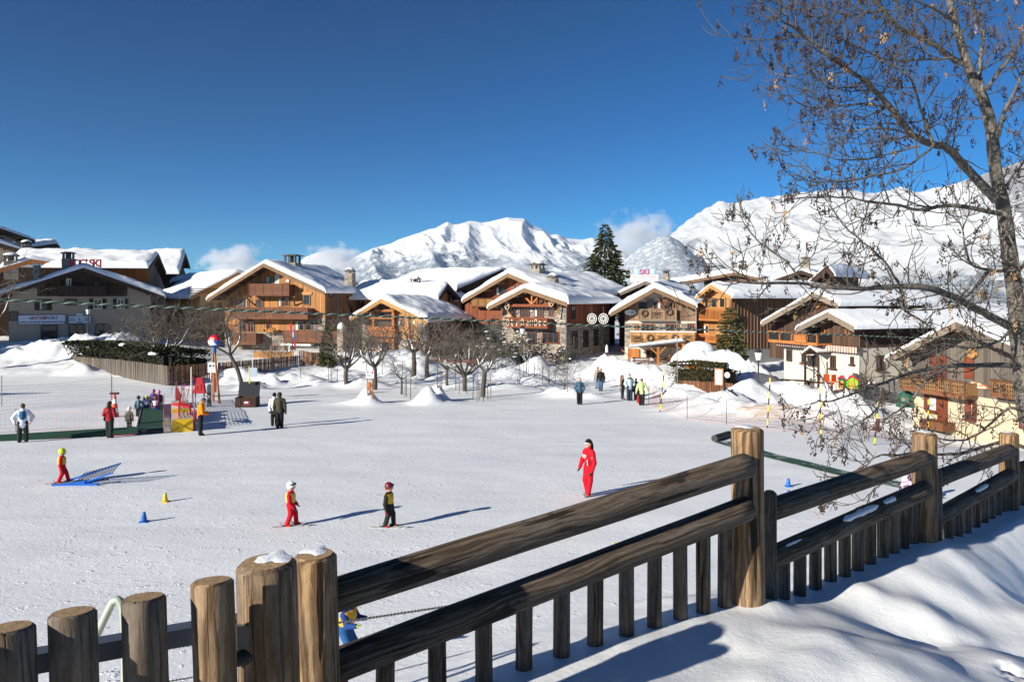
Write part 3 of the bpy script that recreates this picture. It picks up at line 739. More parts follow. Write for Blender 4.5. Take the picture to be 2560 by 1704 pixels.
# ---- far left: ski hire shop in the shade
Z1 = zoom(0, 540, .2377)
h = House('ski_shop', 'shaded beige ski shop with red rooftop letters and brown balcony', (22, 80), (376, 86), PZ(866, 83), 13, 'shop'); h.Z = Z1
h.roof(Z1(880, 545), Z1(-150, 870), Z1(1730, 845), of=1.6, snow=.55, seed=3, mat='wood_dark'); h.walls('plaster_beige')
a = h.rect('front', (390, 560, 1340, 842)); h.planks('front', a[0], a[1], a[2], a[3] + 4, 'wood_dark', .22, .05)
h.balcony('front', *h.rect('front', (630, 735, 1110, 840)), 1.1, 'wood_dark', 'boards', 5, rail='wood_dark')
for r, kw in (((695, 655, 750, 735), dict(frame='frame_white', curtain=.6)), ((985, 685, 1045, 735), {}), ((410, 875, 500, 990), dict(shut=('wood_dark', 'lr'), mull=1, curtain=.3)),
              ((680, 870, 810, 940), {}), ((985, 870, 1075, 975), dict(frame='frame_white', shut=('wood_dark', 'lr'))), ((1230, 870, 1310, 975), dict(frame='frame_white', shut=('wood_dark', 'lr'))),
              ((430, 1145, 605, 1290), dict(mull=0, name='shop_window')), ((725, 1135, 885, 1280), dict(name='shop_door')), ((1005, 1130, 1170, 1280), dict(name='shop_window')), ((100, 1000, 190, 1100), {})):
    h.window('front', *h.rect('front', r), **dict(dict(frame='frame_dark', p0=.03), **kw))
h.chimney((640, 370, 800, 560), 4.5, 1, False); h.chimney((345, 495, 430, 620), 1.5, 0); SHOP = h
# its signs
def board(h, name, label, r, parts, mat, frame=None, p=.2, cat='sign'):
    a0, a1, z0, z1 = h.rect('front', r)
    c = h.o + h.u * ((a0 + a1) / 2) - h.v * p; t = thing(name, label, cat, (c.x, c.y, h.zb + (z0 + z1) / 2), h.yaw)
    w, hh = a1 - a0, z1 - z0
    ubox('board', mat, t, -w / 2, w / 2, 0, .06, -hh / 2, hh / 2)
    if frame:
        for x in (-w / 2 - .04, w / 2): ubox('frame', frame, t, x, x + .04, -.03, .06, -hh / 2 - .04, hh / 2 + .04)
        for z in (-hh / 2 - .04, hh / 2): ubox('frame', frame, t, -w / 2, w / 2, -.03, .06, z, z + .04)
    for body, m, x, z, sz, xs in parts:
        text('lettering', body, m, t, (x * w, -.012, z * hh), (math.pi / 2, 0, 0), sz * hh, .004, xs=xs)
    return t, w, hh
NAVY = flat('navy_paint', (.02, .04, .16)); SIGNRED = flat('sign_red', (.45, .02, .03)); PANEL = flat('white_panel', (.66, .70, .78))
t, w, hh = board(h, 'shop_sign', 'long white ski shop sign with red and blue lettering above the shop windows', (195, 1040, 690, 1135),
      [('INTER', SIGNRED, -.07, .17, .42, 1.15), ('SPORT', NAVY, .185, .17, .42, 1.1), ('Location / Ski Rental - Sp\u00e9cialiste Boot Fitting', NAVY, 0, -.26, .24, 1.0)], PANEL, NAVY)
m = MB(); m.prism([(-.27 * w, -.02, .28 * hh), (-.245 * w, -.02, .28 * hh), (-.235 * w, -.02, .12 * hh), (-.19 * w, -.02, .30 * hh), (-.235 * w, -.02, 0)], (0, .015, 0)); m.build('emblem', NAVY, t)
t, w, hh = board(h, 'shop_sign', 'smaller white shop sign with raised centre emblem right of the long one', (725, 1050, 955, 1125), [], PANEL, NAVY)
m = MB(); m.box(-.16 * w, .14 * w, -.02, .04, .55 * hh, .85 * hh); m.build('top_plate', PANEL, t)
m = MB()
for x, z, ww in ((-.33, .18, .26), (-.33, -.10, .26), (.31, .18, .26), (.31, -.08, .26), (0, -.36, .3)): m.box((x - ww / 2) * w, (x + ww / 2) * w, -.012, .0, (z - .05) * hh, (z + .05) * hh)
m.prism([(-.07 * w, -.01, .25 * hh), (-.03 * w, -.01, .25 * hh), (0, -.01, -.02 * hh), (.08 * w, -.01, .32 * hh), (0, -.01, -.25 * hh)], (0, .008, 0)); m.build('print', NAVY, t)
# rooftop letters, each letter its own part
q = h.uz(*Z1(905, 498), v=-1.2)
rt = thing('roof_sign', 'red LOC SKI letters on a frame along the shop ridge', 'sign', h.o + h.u * q[0] - h.v * 1.2 + Vector((0, 0, q[1])), h.yaw)
LR = flat('letter_red', (.30, .008, .03), .5)
for ch, x in (('L', 760), ('O', 808), ('C', 868), ("'", 912), ('S', 965), ('K', 1015), ('I', 1058)):
    u, z = h.uz(*Z1(x, 500), v=-1.2); text('letter', ch, LR, rt, (u - q[0], 0, z - q[1]), (math.pi / 2, 0, 0), 1.15, .07, xs=1.05)
u0 = h.uz(*Z1(745, 525), v=-1.2)[0] - q[0]; u1 = h.uz(*Z1(1070, 525), v=-1.2)[0] - q[0]
m = MB(); m.box(u0, u1, .09, .14, -.45, -.40); m.box(u0, u1, .09, .14, .36, .40)
for k in (.15, .5, .83): m.box(u0 + (u1 - u0) * k - .03, u0 + (u1 - u0) * k + .03, .14, .2, -2.0, .5)
m.build('support_frame', MS['metal_dark'], rt)
# unseen block added on the left to shade the shop and the lane
h = House('shade_block', 'tall unseen block added left of the ski shop to shade it', (-1016, 62), (-811, 61), PZ(880, 66), 9, 'building'); h.Z = Z1
h.of, h.ob = 1.2, 1.0; h.uA = h.W / 2; h.zA = 20.5; h.uL, h.uR = -1.5, h.W + 1.5; h.zL = h.zR = 16.0
h.roof_abs(.5, 'wood_dark', .3, 9); h.walls('plaster_beige')
for k in range(4):
    for j in range(3): h.window('front', 1.2 + k * 2.3, 2.4 + k * 2.3, 3 + j * 3.6, 4.6 + j * 3.6, frame='frame_dark')

# ---- houses up behind the shop
h = House('hillside_house', 'beige corner house highest at the left edge', (-110, 104), (68, 114), PZ(700, 108), 12); h.Z = Z1
h.of, h.ob = 1.5, .8; h.uA, h.zA = h.uz(*Z1(-260, 40), v=-1.5); h.uR, h.zR = h.uz(*Z1(365, 255), v=-1.5); h.uL = 2 * h.uA - h.uR; h.zL = h.zR
h.roof_abs(.5, 'wood_dark', .35, 5); h.walls('plaster_beige', -6); h.window('front', *h.rect('front', (0, 225, 30, 278)), frame='wood_red')
h = House('hillside_house', 'wide snowy roof with two small stone chimneys at far left', (-130, 96), (150, 104), PZ(720, 100), 14); h.Z = Z1
h.of, h.ob = 1.2, .8; h.uA, h.zA = h.uz(*Z1(-120, 250), v=-1.2); h.uR, h.zR = h.uz(*Z1(655, 480), v=-1.2); h.uL = 2 * h.uA - h.uR; h.zL = h.zR
h.roof_abs(.6, 'wood_dark', .4, 6); h.walls('plaster_beige', -6); h.chimney((215, 250, 345, 390), 5, 2); h.chimney((115, 265, 168, 330), 9, 0)
h = House('hillside_house', 'low snowy roof with orange eaves and broad stone chimney beside the shop ridge', (-60, 90), (150, 95), PZ(740, 92), 8); h.Z = Z1
h.of, h.ob = 1.0, .6; h.uA, h.zA = h.uz(*Z1(330, 455), v=-1); h.uL, h.zL = h.uz(*Z1(-350, 660), v=-1); h.uR, h.zR = h.uz(*Z1(650, 500), v=-1)
h.roof_abs(.5, 'wood_orange', .3, 7); h.walls('wood_dark', -6); h.chimney((20, 385, 210, 600), -.2, 1)
h = House('hillside_house', 'snowy flat ridge roof peeping above the left rooftops', (60, 118), (140, 124), PZ(700, 120), 10); h.Z = Z1
h.of, h.ob = 1.2, .8; h.uA, h.zA = h.uz(*Z1(590, 290), v=-1.2); h.uR, h.zR = h.uz(*Z1(625, 320), v=-1.2); h.uL, h.zL = h.uz(*Z1(200, 340), v=-1.2)
h.roof_abs(.6, 'wood_dark', .4, 8); h.walls('wood_dark', -6)
# barn with the big roof slope towards us: ridge runs left-right, grey gable to the right
def side_barn(name, label, gl, gr, zb, D, A, L, R, snow=.6, seed=1, wall='wood_grey', of=.9, ob=.9):
    """house whose gable faces right: 'front' is the gable"""
    h = House(name, label, gl, gr, zb, D); h.Z = Z1; h.of, h.ob = of, ob
    h.uA, h.zA = h.uz(*A, v=-of); h.uL, h.zL = h.uz(*L, v=-of); h.uR, h.zR = h.uz(*R, v=-of)
    h.roof_abs(snow, 'wood_dark', .35, seed); h.walls(wall, -6); return h
h = side_barn('hillside_barn', 'big barn with thick snowy roof and grey plank gable', (372, 100), (414, 110), PZ(740, 100), 15, Z1(1665, 395), Z1(1560, 535), Z1(1745, 590), .7, 12)
h.planks('front', 0, h.W, -1, 9, 'wood_grey', .3, .05, clip=True)
h.planks('left', 0, h.D, h.zr(0) - 3.3, h.zr(0) - .5, 'wood_orange', .5, .05, clip=False)
ubox('gallery_beam', MS['wood_orange'], h.root, *h.bx('left', 0, h.D, h.zr(0) - .75, h.zr(0) - .5, .06, .3))
ubox('gallery_beam', MS['wood_orange'], h.root, *h.bx('left', 0, h.D, h.zr(0) - 3.5, h.zr(0) - 3.25, .06, .3))
h = side_barn('hillside_barn', 'narrow barn with snowy roof and dark open gable beside the grey one', (446, 116), (474, 126), PZ(760, 116), 9, Z1(1950, 385), Z1(1885, 595), Z1(1998, 535), .55, 13, 'wood_dark')
h.planks('front', 0, h.W, 0, 5, 'wood_dark', .3, .05)
h = House('hillside_house', 'grey shaded house with sunlit snow roof in the gap behind the left barns', (432, 104), (528, 104), PZ(790, 104), 9); h.Z = Z1
h.of, h.ob = .8, .8; h.uA, h.zA = h.uz(*Z1(2140, 625), v=-.8); h.uL, h.zL = h.uz(*Z1(1790, 700), v=-.8); h.uR, h.zR = h.uz(*Z1(2290, 690), v=-.8)
h.roof_abs(.7, 'wood_dark', .3, 14); h.walls('plaster_grey', -4); h.window('front', *h.rect('front', (1880, 750, 1920, 800))); h.window('front', *h.rect('front', (1870, 880, 1960, 960)))
h = House('ochre_house', 'sunlit ochre house with wall lanterns beside the big chalet', (500, 93), (600, 97), PZ(800, 94), 9); h.Z = zoom(460, 600, .2122)
h.of, h.ob = 1.0, .8; h.uA, h.zA = h.uz(*h.Z(640, 380), v=-1); h.uL, h.zL = h.uz(*h.Z(70, 670), v=-1); h.uR, h.zR = h.uz(*h.Z(1200, 670), v=-1)
h.roof_abs(.4, 'wood_honey', .25, 15, purlins=False); h.walls('plaster_ochre', -3)
for x in (310, 415):
    u, z = h.uz(*h.Z(x, 770)); m = MB(); m.box(u - .04, u + .04, -.3, 0, z + .35, z + .42); m.lathe([(.06, .3), (.2, .22), (.15, -.1), (.05, -.2)], (u, -.3, z), 8); m.build('wall_lantern', MS['metal_dark'], h.root)
m = MB()
for i in range(3):
    u0, z = h.uz(*h.Z(40, 578 + i * 22), v=-1.05); u1, _ = h.uz(*h.Z(420 - i * 20, 578 + i * 22), v=-1.05); m.tube([(u0, -1.1, z), (u1, -1.1, z + .1)], .05, 5)
m.build('snow_guard', MS['wood_red'], h.root)

# ---- big chalet
Z2 = zoom(460, 600, .2122)
h = House('big_chalet', 'large honey coloured timber chalet with three tiers of carved balconies', (563, 88.5), (813, 86), PZ(884, 87), 13, 'chalet'); h.Z = Z2
h.roof(Z2(937, 272), Z2(270, 690), Z2(1660, 605), of=2.0, snow=.55, seed=21, lumpy=.8); h.walls('wood_brown')
R = lambda r: h.rect('front', r)
wins = [((970, 430, 1060, 515), dict(curtain=.4)), ((1080, 410, 1130, 512), dict(frame='frame_white', mull=0, curtain=.9)), ((1190, 455, 1250, 505), dict(mull=0, pane='curtain')),
        ((635, 690, 715, 805), dict(mull=0, pane='metal_dark')), ((727, 690, 772, 792), dict(curtain=.3)), ((865, 685, 932, 800), dict(name='balcony_door', mull=0)), ((1112, 678, 1166, 782), dict(name='balcony_door', mull=0, curtain=.6)), ((1182, 668, 1246, 780), dict(name='balcony_door', mull=0)),
        ((1408, 640, 1492, 765), dict(mull=0)), ((655, 948, 745, 1082), dict(name='terrace_door')), ((755, 948, 832, 1082), dict(name='terrace_door')), ((968, 970, 1028, 1042), dict(mull=0)), ((1308, 945, 1420, 1065), dict(name='terrace_door', curtain=.35)), ((1430, 945, 1512, 1065), dict(name='terrace_door', mull=0)),
        ((1005, 1235, 1110, 1312), dict(curtain=.3)), ((700, 1240, 780, 1310), dict(mull=0)), ((1185, 1225, 1310, 1310), dict(mull=0, pane='metal_dark', name='cellar_door'))]
hol = [R(r) for r, _ in wins]
zs = R((500, 900, 520, 1090))[2]; zm = R((500, 900, 600, 905))[3]
h.planks('front', 0, h.W, zs, 12, 'wood_honey', .21, .05, holes=hol)
for r in ((1520, 905, 1680, 1062),): q = R(r); h.stones('front', q[0], h.W + .05, q[2], q[3] - .05)
q = R((490, 1085, 1660, 1330)); h.stones('front', 0, h.W, -.5, q[3], holes=hol[-3:])
h.stones('side', 0, 6, -.5, zs + 1.6)
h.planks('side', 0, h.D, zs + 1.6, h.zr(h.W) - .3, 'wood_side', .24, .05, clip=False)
for r, kw in wins: h.window('front', *R(r), **dict(dict(p0=.035), **kw))
h.window('side', 1.0, 2.1, zs + 4.2, zs + 5.6, p0=.035, frame='frame_dark'); h.window('side', 1.2, 2.6, .6, 2.8, p0=.05, frame='frame_dark', name='side_door'); h.window('side', 6.5, 7.6, zs + 2, zs + 3.4, p0=.035, frame='frame_dark')
def bal(h, r, dep, xs=None, **kw):
    Z = h.Z; g = lambda x, y: h.uz(*Z(x, y), v=-dep); x0, y0, x1, y1 = r
    A, B = g(x0, (y0 + y1) / 2)[0], g(x1, (y0 + y1) / 2)[0]; xm = (x0 + x1) / 2
    if xs: xs = [g(x, (y0 + y1) / 2)[0] for x in xs]
    return h.balcony('front', A, B, g(xm, y1)[1], g(xm, y0)[1], dep, xs=xs, **kw)
bal(h, (765, 512, 1240, 652), 1.3, [765, 830, 930, 1033, 1155, 1240])
bal(h, (540, 792, 1460, 925), 1.4, [540, 690, 838, 942, 1046, 1150, 1300, 1460])
bal(h, (560, 1092, 850, 1226), 1.5, [560, 715, 850]); bal(h, (1172, 1066, 1822, 1206), 1.6, [1172, 1335, 1442, 1552, 1650, 1735, 1822])
# posts, braces and the pale trim under the eaves
for x in (845, 1310):
    u, z = h.uz(*Z2(x, 660)); MB().beam((u, -.1, z - 1.1), (u - .7 if x < 1000 else u + .5, -1.2, z - .05), .14, .16).build('brace', MS['wood_honey'], h.root)
q = R((600, 655, 780, 690)); ubox('trim_beam', MS['wood_light'], h.root, *h.bx('front', q[0], q[1], q[2], q[3] - .1, .06, .16)); q = R((1310, 612, 1510, 642)); ubox('trim_beam', MS['wood_light'], h.root, *h.bx('front', q[0], q[1], q[2], q[3], .06, .16))
# firewood on the terrace sill
mb = MB(); q = R((968, 1035, 1112, 1082))
for i in range(26):
    u = q[0] + (q[1] - q[0]) * RND.random(); z = q[2] + (q[3] - q[2]) * RND.random(); mb.cyl((u, -1.0, z), (u, -.5, z), .07, .07, 6)
mb.build('firewood_stack', MS['wood_light'], h.root, kind='stuff')
u, z = h.uz(*Z2(1855, 1045), v=-1.5); _, z0 = h.uz(*Z2(1855, 1200), v=-1.5)
m = MB(); m.box(u - .36, u + .36, -1.9, -1.2, -1, z); m.build('stone_pillar', MS['stone'], h.root); m = MB(); m.ell((u, -1.55, z), (.45, .45, .75), 12, 6, None, 0, 0.0); m.build('pillar_snow', SNOW, h.root)
q = h.rect('front', (1225, 1212, 1570, 1232)); ubox('awning', WHITE, h.root, *h.bx('front', q[0], q[1], q[2], q[3], .1, 1.7))
q = h.rect('front', (1300, 1232, 1360, 1345)); ubox('terrace_post', WHITE, h.root, *h.bx('front', q[0], q[0] + .2, -1, q[3], 1.3, 1.5))
q = h.rect('front', (1365, 1240, 1640, 1345)); ubox('terrace_wall', MS['plaster_grey'], h.root, *h.bx('front', q[0], q[1], -1, q[3], .02, 1.0))
h.chimney((1190, 165, 1365, 310), 4.0, 1, False); h.chimney((1902, 325, 2012, 470), 6.5, 2); BIG = h

# ---- small chalet in front of it
Z3 = zoom(860, 640, .17218)
h = House('small_chalet', 'small pale timber chalet with open loggia and stone corner pillars', (906, 82.6), (1062, 80), PZ(887, 81), 10, 'chalet'); h.Z = Z3
h.roof(Z3(540, 618), Z3(95, 890), Z3(1205, 940), of=1.6, snow=.6, seed=31, mat='wood_light'); h.walls('wood_light'); R = lambda r: h.rect('front', r)
lt = R((765, 890, 1070, 1190)); z1 = R((300, 1185, 400, 1195))[3]
h.planks('front', lt[0], lt[1], lt[2], 9, 'wood_light', .2, .05, horiz=False)
q = R((360, 1050, 760, 1060)); lo = R((262, 905, 362, 1700)); ro = R((1070, 905, 1178, 1700))
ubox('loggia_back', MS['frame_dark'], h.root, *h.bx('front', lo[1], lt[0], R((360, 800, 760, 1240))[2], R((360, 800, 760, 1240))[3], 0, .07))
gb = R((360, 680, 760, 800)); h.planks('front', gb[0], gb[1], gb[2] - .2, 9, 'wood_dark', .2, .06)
h.stones('front', 0, lo[1], -.6, h.zr(0) - .5); h.stones('front', ro[0], h.W + .05, -.6, h.zr(h.W) - .5); h.stones('front', lo[1], ro[0], -.6, z1, holes=[R((480, 1245, 770, 1420))])
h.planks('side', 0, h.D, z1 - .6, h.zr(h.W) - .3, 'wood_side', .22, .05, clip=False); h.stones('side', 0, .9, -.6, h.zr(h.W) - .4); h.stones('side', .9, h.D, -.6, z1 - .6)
for v in (2.2, 4.6): h.window('side', v, v + .9, z1 + .6, z1 + 1.9, p0=.035, frame='frame_dark')
for r in ((430, 770, 770, 805), (305, 880, 770, 910), (360, 1020, 745, 1068), (470, 1190, 770, 1240)):
    q = R(r); ubox('beam', MS['wood_orange'], h.root, *h.bx('front', *q, .08, .75))
for r in ((448, 800, 476, 1190), (730, 790, 765, 1400), (940, 895, 962, 1185), (770, 895, 784, 1185)):
    q = R(r); ubox('post', MS['wood_orange'], h.root, *h.bx('front', *q, .09, .6 if r[0] < 760 else .2))
bal(h, (365, 1062, 740, 1165), .75, [365, 505, 735], mat='wood_orange', style='panel', rail='wood_orange')
for r, kw in (((775, 905, 875, 1015), dict(curtain=.5)), ((480, 1245, 770, 1395), dict(mull=2, name='terrace_door', curtain=.25)), ((968, 1235, 1068, 1320), dict(frame='wood_red'))): h.window('front', *R(r), **dict(dict(p0=.05), **kw))
q = R((968, 935, 1035, 990)); ubox('sun_emblem', flat('emblem_yellow', (.85, .72, .42)), h.root, *h.bx('front', *q, .06, .10))
# scalloped valance under the gable
m = MB()
for i in range(26):
    k = (i + .5) / 26; u = gb[0] - .5 + (gb[1] - gb[0] + 1.0) * k; z = h.zr(u) - .62; m.prism([(u - .1, -1.3, z + .22), (u + .1, -1.3, z + .22), (u, -1.3, z - .1)], (0, .03, 0))
m.build('valance', MS['frame_dark'], h.root, kind='stuff')
q = R((430, 820, 470, 860)); MB().lathe([(.05, .28), (.16, .2), (.13, -.12), (.04, -.2)], ((q[0] + q[1]) / 2, -1.0, q[2] + .2), 10).build('globe_lamp', WHITE, h.root)
# ---- chalet with a cross gable behind
h = House('rear_chalet', 'pale chalet with side gable peeping over the small chalet roof', (925, 97), (1050, 94), PZ(860, 95), 13, 'chalet'); h.Z = Z3
h.roof(Z3(693, 420), Z3(250, 650), Z3(1150, 640), of=1.4, snow=.6, seed=33, mat='wood_barge'); h.walls('wood_light', -3); h.planks('front', 0, h.W, 2.0, 9, 'wood_light', .24, .05)
h.chimney((980, 295, 1100, 470), 2.5, 1, True)
h = side_barn('rear_chalet', 'dark side gable with snowy peak between the small and red chalets', (1098, 92), (1152, 101), PZ(860, 93), 10, Z3(1503, 405), Z3(1375, 610), Z3(1690, 610), .55, 34, 'wood_orange', .8, .8); h.Z = Z3
h.planks('front', 0, h.W, 2, 9, 'wood_orange', .24, .05); h.window('front', h.W * .35, h.W * .35 + .9, 4.3, 6, frame='frame_dark', p0=.04)
h = House('rear_barn', 'long dark barn with broad snowy roof and little chimney behind the red chalet', (1165, 104), (1330, 116), PZ(860, 110), 15); h.Z = Z3
h.of, h.ob = .9, .8; h.uA, h.zA = h.uz(*Z3(2300, 195), v=-.9); h.uL, h.zL = h.uz(*Z3(1640, 482), v=-.9); h.uR, h.zR = h.uz(*Z3(2960, 470), v=-.9)
h.roof_abs(.6, 'wood_dark', .3, 35); h.walls('wood_dark', -6); h.planks('front', 0, h.W, 2, 12, 'wood_dark', .35, .05); h.chimney((1575, 185, 1692, 330), 9.0, 0)
h = House('hidden_roof_house', 'dark flat chimney block and snowy ridge far behind the rear chalet', (985, 120), (1080, 118), PZ(860, 118), 8); h.Z = Z3
h.of, h.ob = .8, .8; h.uA, h.zA = h.uz(*Z3(1000, 372), v=-.8); h.uL, h.zL = h.uz(*Z3(560, 400), v=-.8); h.uR, h.zR = h.uz(*Z3(1350, 400), v=-.8)
h.roof_abs(.4, 'wood_dark', .3, 36, purlins=False); h.walls('wood_dark', -3); h.chimney((880, 290, 980, 370), 1.5, 1, False)

# ---- red chalet and the stone house before it
Z4 = zoom(1130, 630, .18251)
h = House('red_chalet', 'red brown timber chalet with slatted balcony half hidden behind the stone house', (1163, 90), (1360, 84), PZ(885, 87), 19, 'chalet'); h.Z = Z4
h.uA = 0; h.of = 1.5; h.ob = .8
h.uA, h.zA = h.uz(*Z4(765, 287), v=-1.5); h.uL, h.zL = h.uz(*Z4(140, 655), v=-1.5); h.uR, h.zR = h.uz(*Z4(1420, 560), v=-1.5)
h.roof_abs(.6, 'wood_barge', .26, 41); h.walls('wood_red'); R = lambda r: h.rect('front', r)
wz = [R((605, 480, 732, 590)), R((835, 465, 880, 500))]
h.planks('front', 0, h.W, 3.5, 12, 'wood_red', .22, .05, holes=wz)
for q in wz: h.window('front', *q, p0=.04, frame='frame_dark', curtain=.3)
h.planks('front', 0, .9, -.5, 3.5, 'wood_red', .22, .05); ubox('recess_shade', MS['metal_dark'], h.root, *h.bx('front', .9, h.W, -.5, 3.48, 0, .04))  # flat near-black slab: the shade of the recess is put into its colour
bal(h, (262, 632, 560, 742), 1.2, None, n=3, mat='wood_light', style='slats', rail='wood_brown')
h.chimney((1085, 125, 1255, 335), 3.0, 2); h.chimney((1322, 290, 1446, 470), -.5, 2)
h = House('stone_house', 'rubble stone chalet with carved letter balcony and red window frames', (1257, 80.5), (1413, 76.5), PZ(893, 78), 11, 'chalet'); h.Z = Z4
h.roof(Z4(990, 490), Z4(490, 748), Z4(1580, 690), of=1.8, snow=.6, seed=43); h.walls('mortar'); R = lambda r: h.rect('front', r)
wins = [((830, 755, 882, 890), dict(mull=0)), ((938, 755, 1070, 895), dict(mull=2, name='balcony_door')), ((1130, 750, 1265, 890), dict(mull=2, name='balcony_door', curtain=.3)), ((1330, 750, 1415, 885), dict(mull=1)), ((1248, 1080, 1475, 1252), dict(mull=2, fw=.12)), ((1040, 1085, 1165, 1260), dict(mull=1))]
hol = [R(r) for r, _ in wins]
gz0 = R((700, 700, 720, 748))[2]
h.stones('front', 0, h.W + .05, -.6, gz0, holes=hol)
h.planks('front', 0, h.W, gz0, 9, 'wood_brown', .22, .05)
for (r, kw), q in zip(wins, hol): h.window('front', *q, **dict(dict(p0=.05, frame='wood_red'), **kw))
q = R((835, 712, 1420, 748)); ubox('beam', MS['wood_red'], h.root, *h.bx('front', *q, .08, 1.0))
for a, b in (((1095, 585), (1095, 712)), ((1010, 622), (1090, 705)), ((1170, 628), (1100, 705)), ((1110, 580), (1400, 690))):
    u0, z0 = h.uz(*Z4(*a), v=-.9); u1, z1 = h.uz(*Z4(*b), v=-.9); MB().beam((u0, -.9, z0), (u1, -.9, z1), .13, .16).build('truss_beam', MS['wood_orange'], h.root)
for a, b in (((1500, 715), (1395, 880)), ((745, 790), (820, 885))):
    u0, z0 = h.uz(*Z4(*a), v=-.3); u1, z1 = h.uz(*Z4(*b), v=-1.0); MB().beam((u0, -.3, z0), (u1, -1.0, z1), .12, .12).build('brace', MS['wood_light'], h.root)
o = bal(h, (735, 895, 1310, 1035), 1.2, None, n=5, mat='wood_red', style='boards', rail='wood_red')
# pale cut-out figures on the parapet
LT = flat('letter_tan', (.62, .50, .36))
for x, w, k in ((765, 60, 0), (822, 38, 1), (888, 34, 2), (965, 52, 3), (1040, 40, 4), (1092, 46, 5), (1150, 46, 3), (1205, 42, 2), (1275, 46, 4)):
    u, z = h.uz(*Z4(x, 965), v=-1.23); ww = w * .18251 / F * 78 / 2; hh = .36
    m = MB()
    if k in (0, 3): m.tube([(ww * .8 * math.cos(a_), 0, hh * math.sin(a_)) for a_ in np.linspace(0, 2 * math.pi, 13)], .06, 5)
    elif k == 1: m.box(-.06, .06, -.03, .03, -hh, hh); m.box(-.06, ww, -.03, .03, -hh, -hh + .12)
    elif k == 2: m.box(-.07, .07, -.03, .03, -hh, hh * .5); m.box(-ww, ww, -.03, .03, hh * .2, hh * .36)
    elif k == 4: m.tube([(ww * .8 * math.cos(a_), 0, -.1 + hh * .6 * math.sin(a_)) for a_ in np.linspace(.2, 5.6, 11)], .06, 5)
    else: m.tube([(-ww * .7, 0, hh * .6), (-ww * .7, 0, -hh), (ww * .7, 0, -hh), (ww * .7, 0, hh * .6)], .06, 5)
    m.build('carved_letter', LT, o, (u, -1.245, z))
for x, y in ((755, 740), (1358, 695)):
    u, z = h.uz(*Z4(x, y), v=-1.3); m = MB(); m.tube([(.26 * math.cos(a_), 0, .36 * math.sin(a_)) for a_ in np.linspace(0, 2 * math.pi, 15)], .05, 5); m.beam((-.2, 0, -.2), (.2, 0, .25), .05, .05)
    m.build('wicker_hoop', LT, h.root, (u, -1.3, z))
h.planks('side', 0, h.D, 3.3, h.zr(h.W) - .3, 'wood_red', .24, .05, clip=False); h.stones('side', 0, h.D, -.6, 3.3)
for v in (1.4, 4.0, 6.6): h.window('side', v, v + 1.2, .9, 2.8, p0=.06, frame='frame_dark')
h.window('side', 1.2, 2.1, 4.0, 5.4, p0=.05, frame='frame_dark')
MB().cyl((h.W + .16, -.12, -.8), (h.W + .16, -.12, h.zr(h.W) - .2), .07, .07, 8).build('downpipe', MS['metal_grey'], h.root); STONE = h
# two big ironwork snowflakes on a bracket
v, z = 9.2, 0
u, z = h.uz(*Z4(1918, 910), v=8.0)
for i, x in enumerate((1918, 2075)):
    u, z = h.uz(*Z4(x, 912), v=-2.0); w_ = h.o + h.u * u - h.v * (-2.0) * -1
    c = h.o + h.u * u + h.v * (-2.0); t = thing('round_ornament', 'white lacework disc hanging %s beside the stone house' % ('left of its twin' if i == 0 else 'nearer the ski chalet'), 'ornament', (c.x, c.y, h.zb + z), h.yaw, 'lacework discs over the lane')
    m = MB()
    for r_ in (.50, .30): m.tube([(r_ * math.cos(a_), 0, r_ * math.sin(a_)) for a_ in np.linspace(0, 2 * math.pi, 25)], .03, 5)
    m.build('ring', WHITE, t); m = MB()
    for k in range(12): a_ = k * math.pi / 6; m.tube([(.1 * math.cos(a_), 0, .1 * math.sin(a_)), (.48 * math.cos(a_), 0, .48 * math.sin(a_))], .022, 4)
    m.build('spokes', WHITE, t); MB().box(-.02, .02, -.02, .02, .5, 1.2).build('hanger', MS['metal_dark'], t)

# ---- ski rental chalet
Z5 = zoom(1500, 650, .20408)
h = House('ski_chalet', 'weathered board chalet with oval sign and patio under a lean-to', (1562, 79), (1739, 77.5), PZ(906, 78), 11, 'chalet'); h.Z = Z5
h.roof(Z5(665, 340), Z5(125, 645), Z5(1178, 560), of=1.5, snow=.6, seed=51); h.walls('plaster_white'); R = lambda r: h.rect('front', r)
g = R((468, 420, 935, 600)); zb_ = R((300, 740, 400, 750))[3]; za_ = R((300, 595, 400, 600))[3]
h.planks('front', 0, h.W, zb_, 9, 'wood_mixed', .21, .06, holes=[(g[0], g[1], za_, 12)])
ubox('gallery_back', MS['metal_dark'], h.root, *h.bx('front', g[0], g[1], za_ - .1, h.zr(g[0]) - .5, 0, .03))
for r, kw in (((570, 480, 660, 598), dict(mull=0)), ((700, 470, 790, 598), dict(mull=0, curtain=.4)), ((800, 475, 868, 598), dict(mull=0, curtain=.7)), ((888, 500, 935, 598), dict(mull=0))): h.window('front', *R(r), p0=.04, **kw)
u0, z0 = h.uz(*Z5(770, 600), v=-.7); u1, z1 = h.uz(*Z5(770, 430), v=-.7); MB().beam((u0, -.7, z0), (u0, -.7, z1), .14, .14).build('truss_beam', MS['wood_brown'], h.root)
for x in (705, 838):
    u2, z2 = h.uz(*Z5(x, 470), v=-.7); MB().beam((u2, -.7, z2), (u0, -.7, z2 - .9), .11, .13).build('truss_beam', MS['wood_brown'], h.root)
o = bal(h, (470, 598, 940, 742), .5, [470, 622, 790, 940], mat='wood_mixed', style='boards', rail='wood_grey')
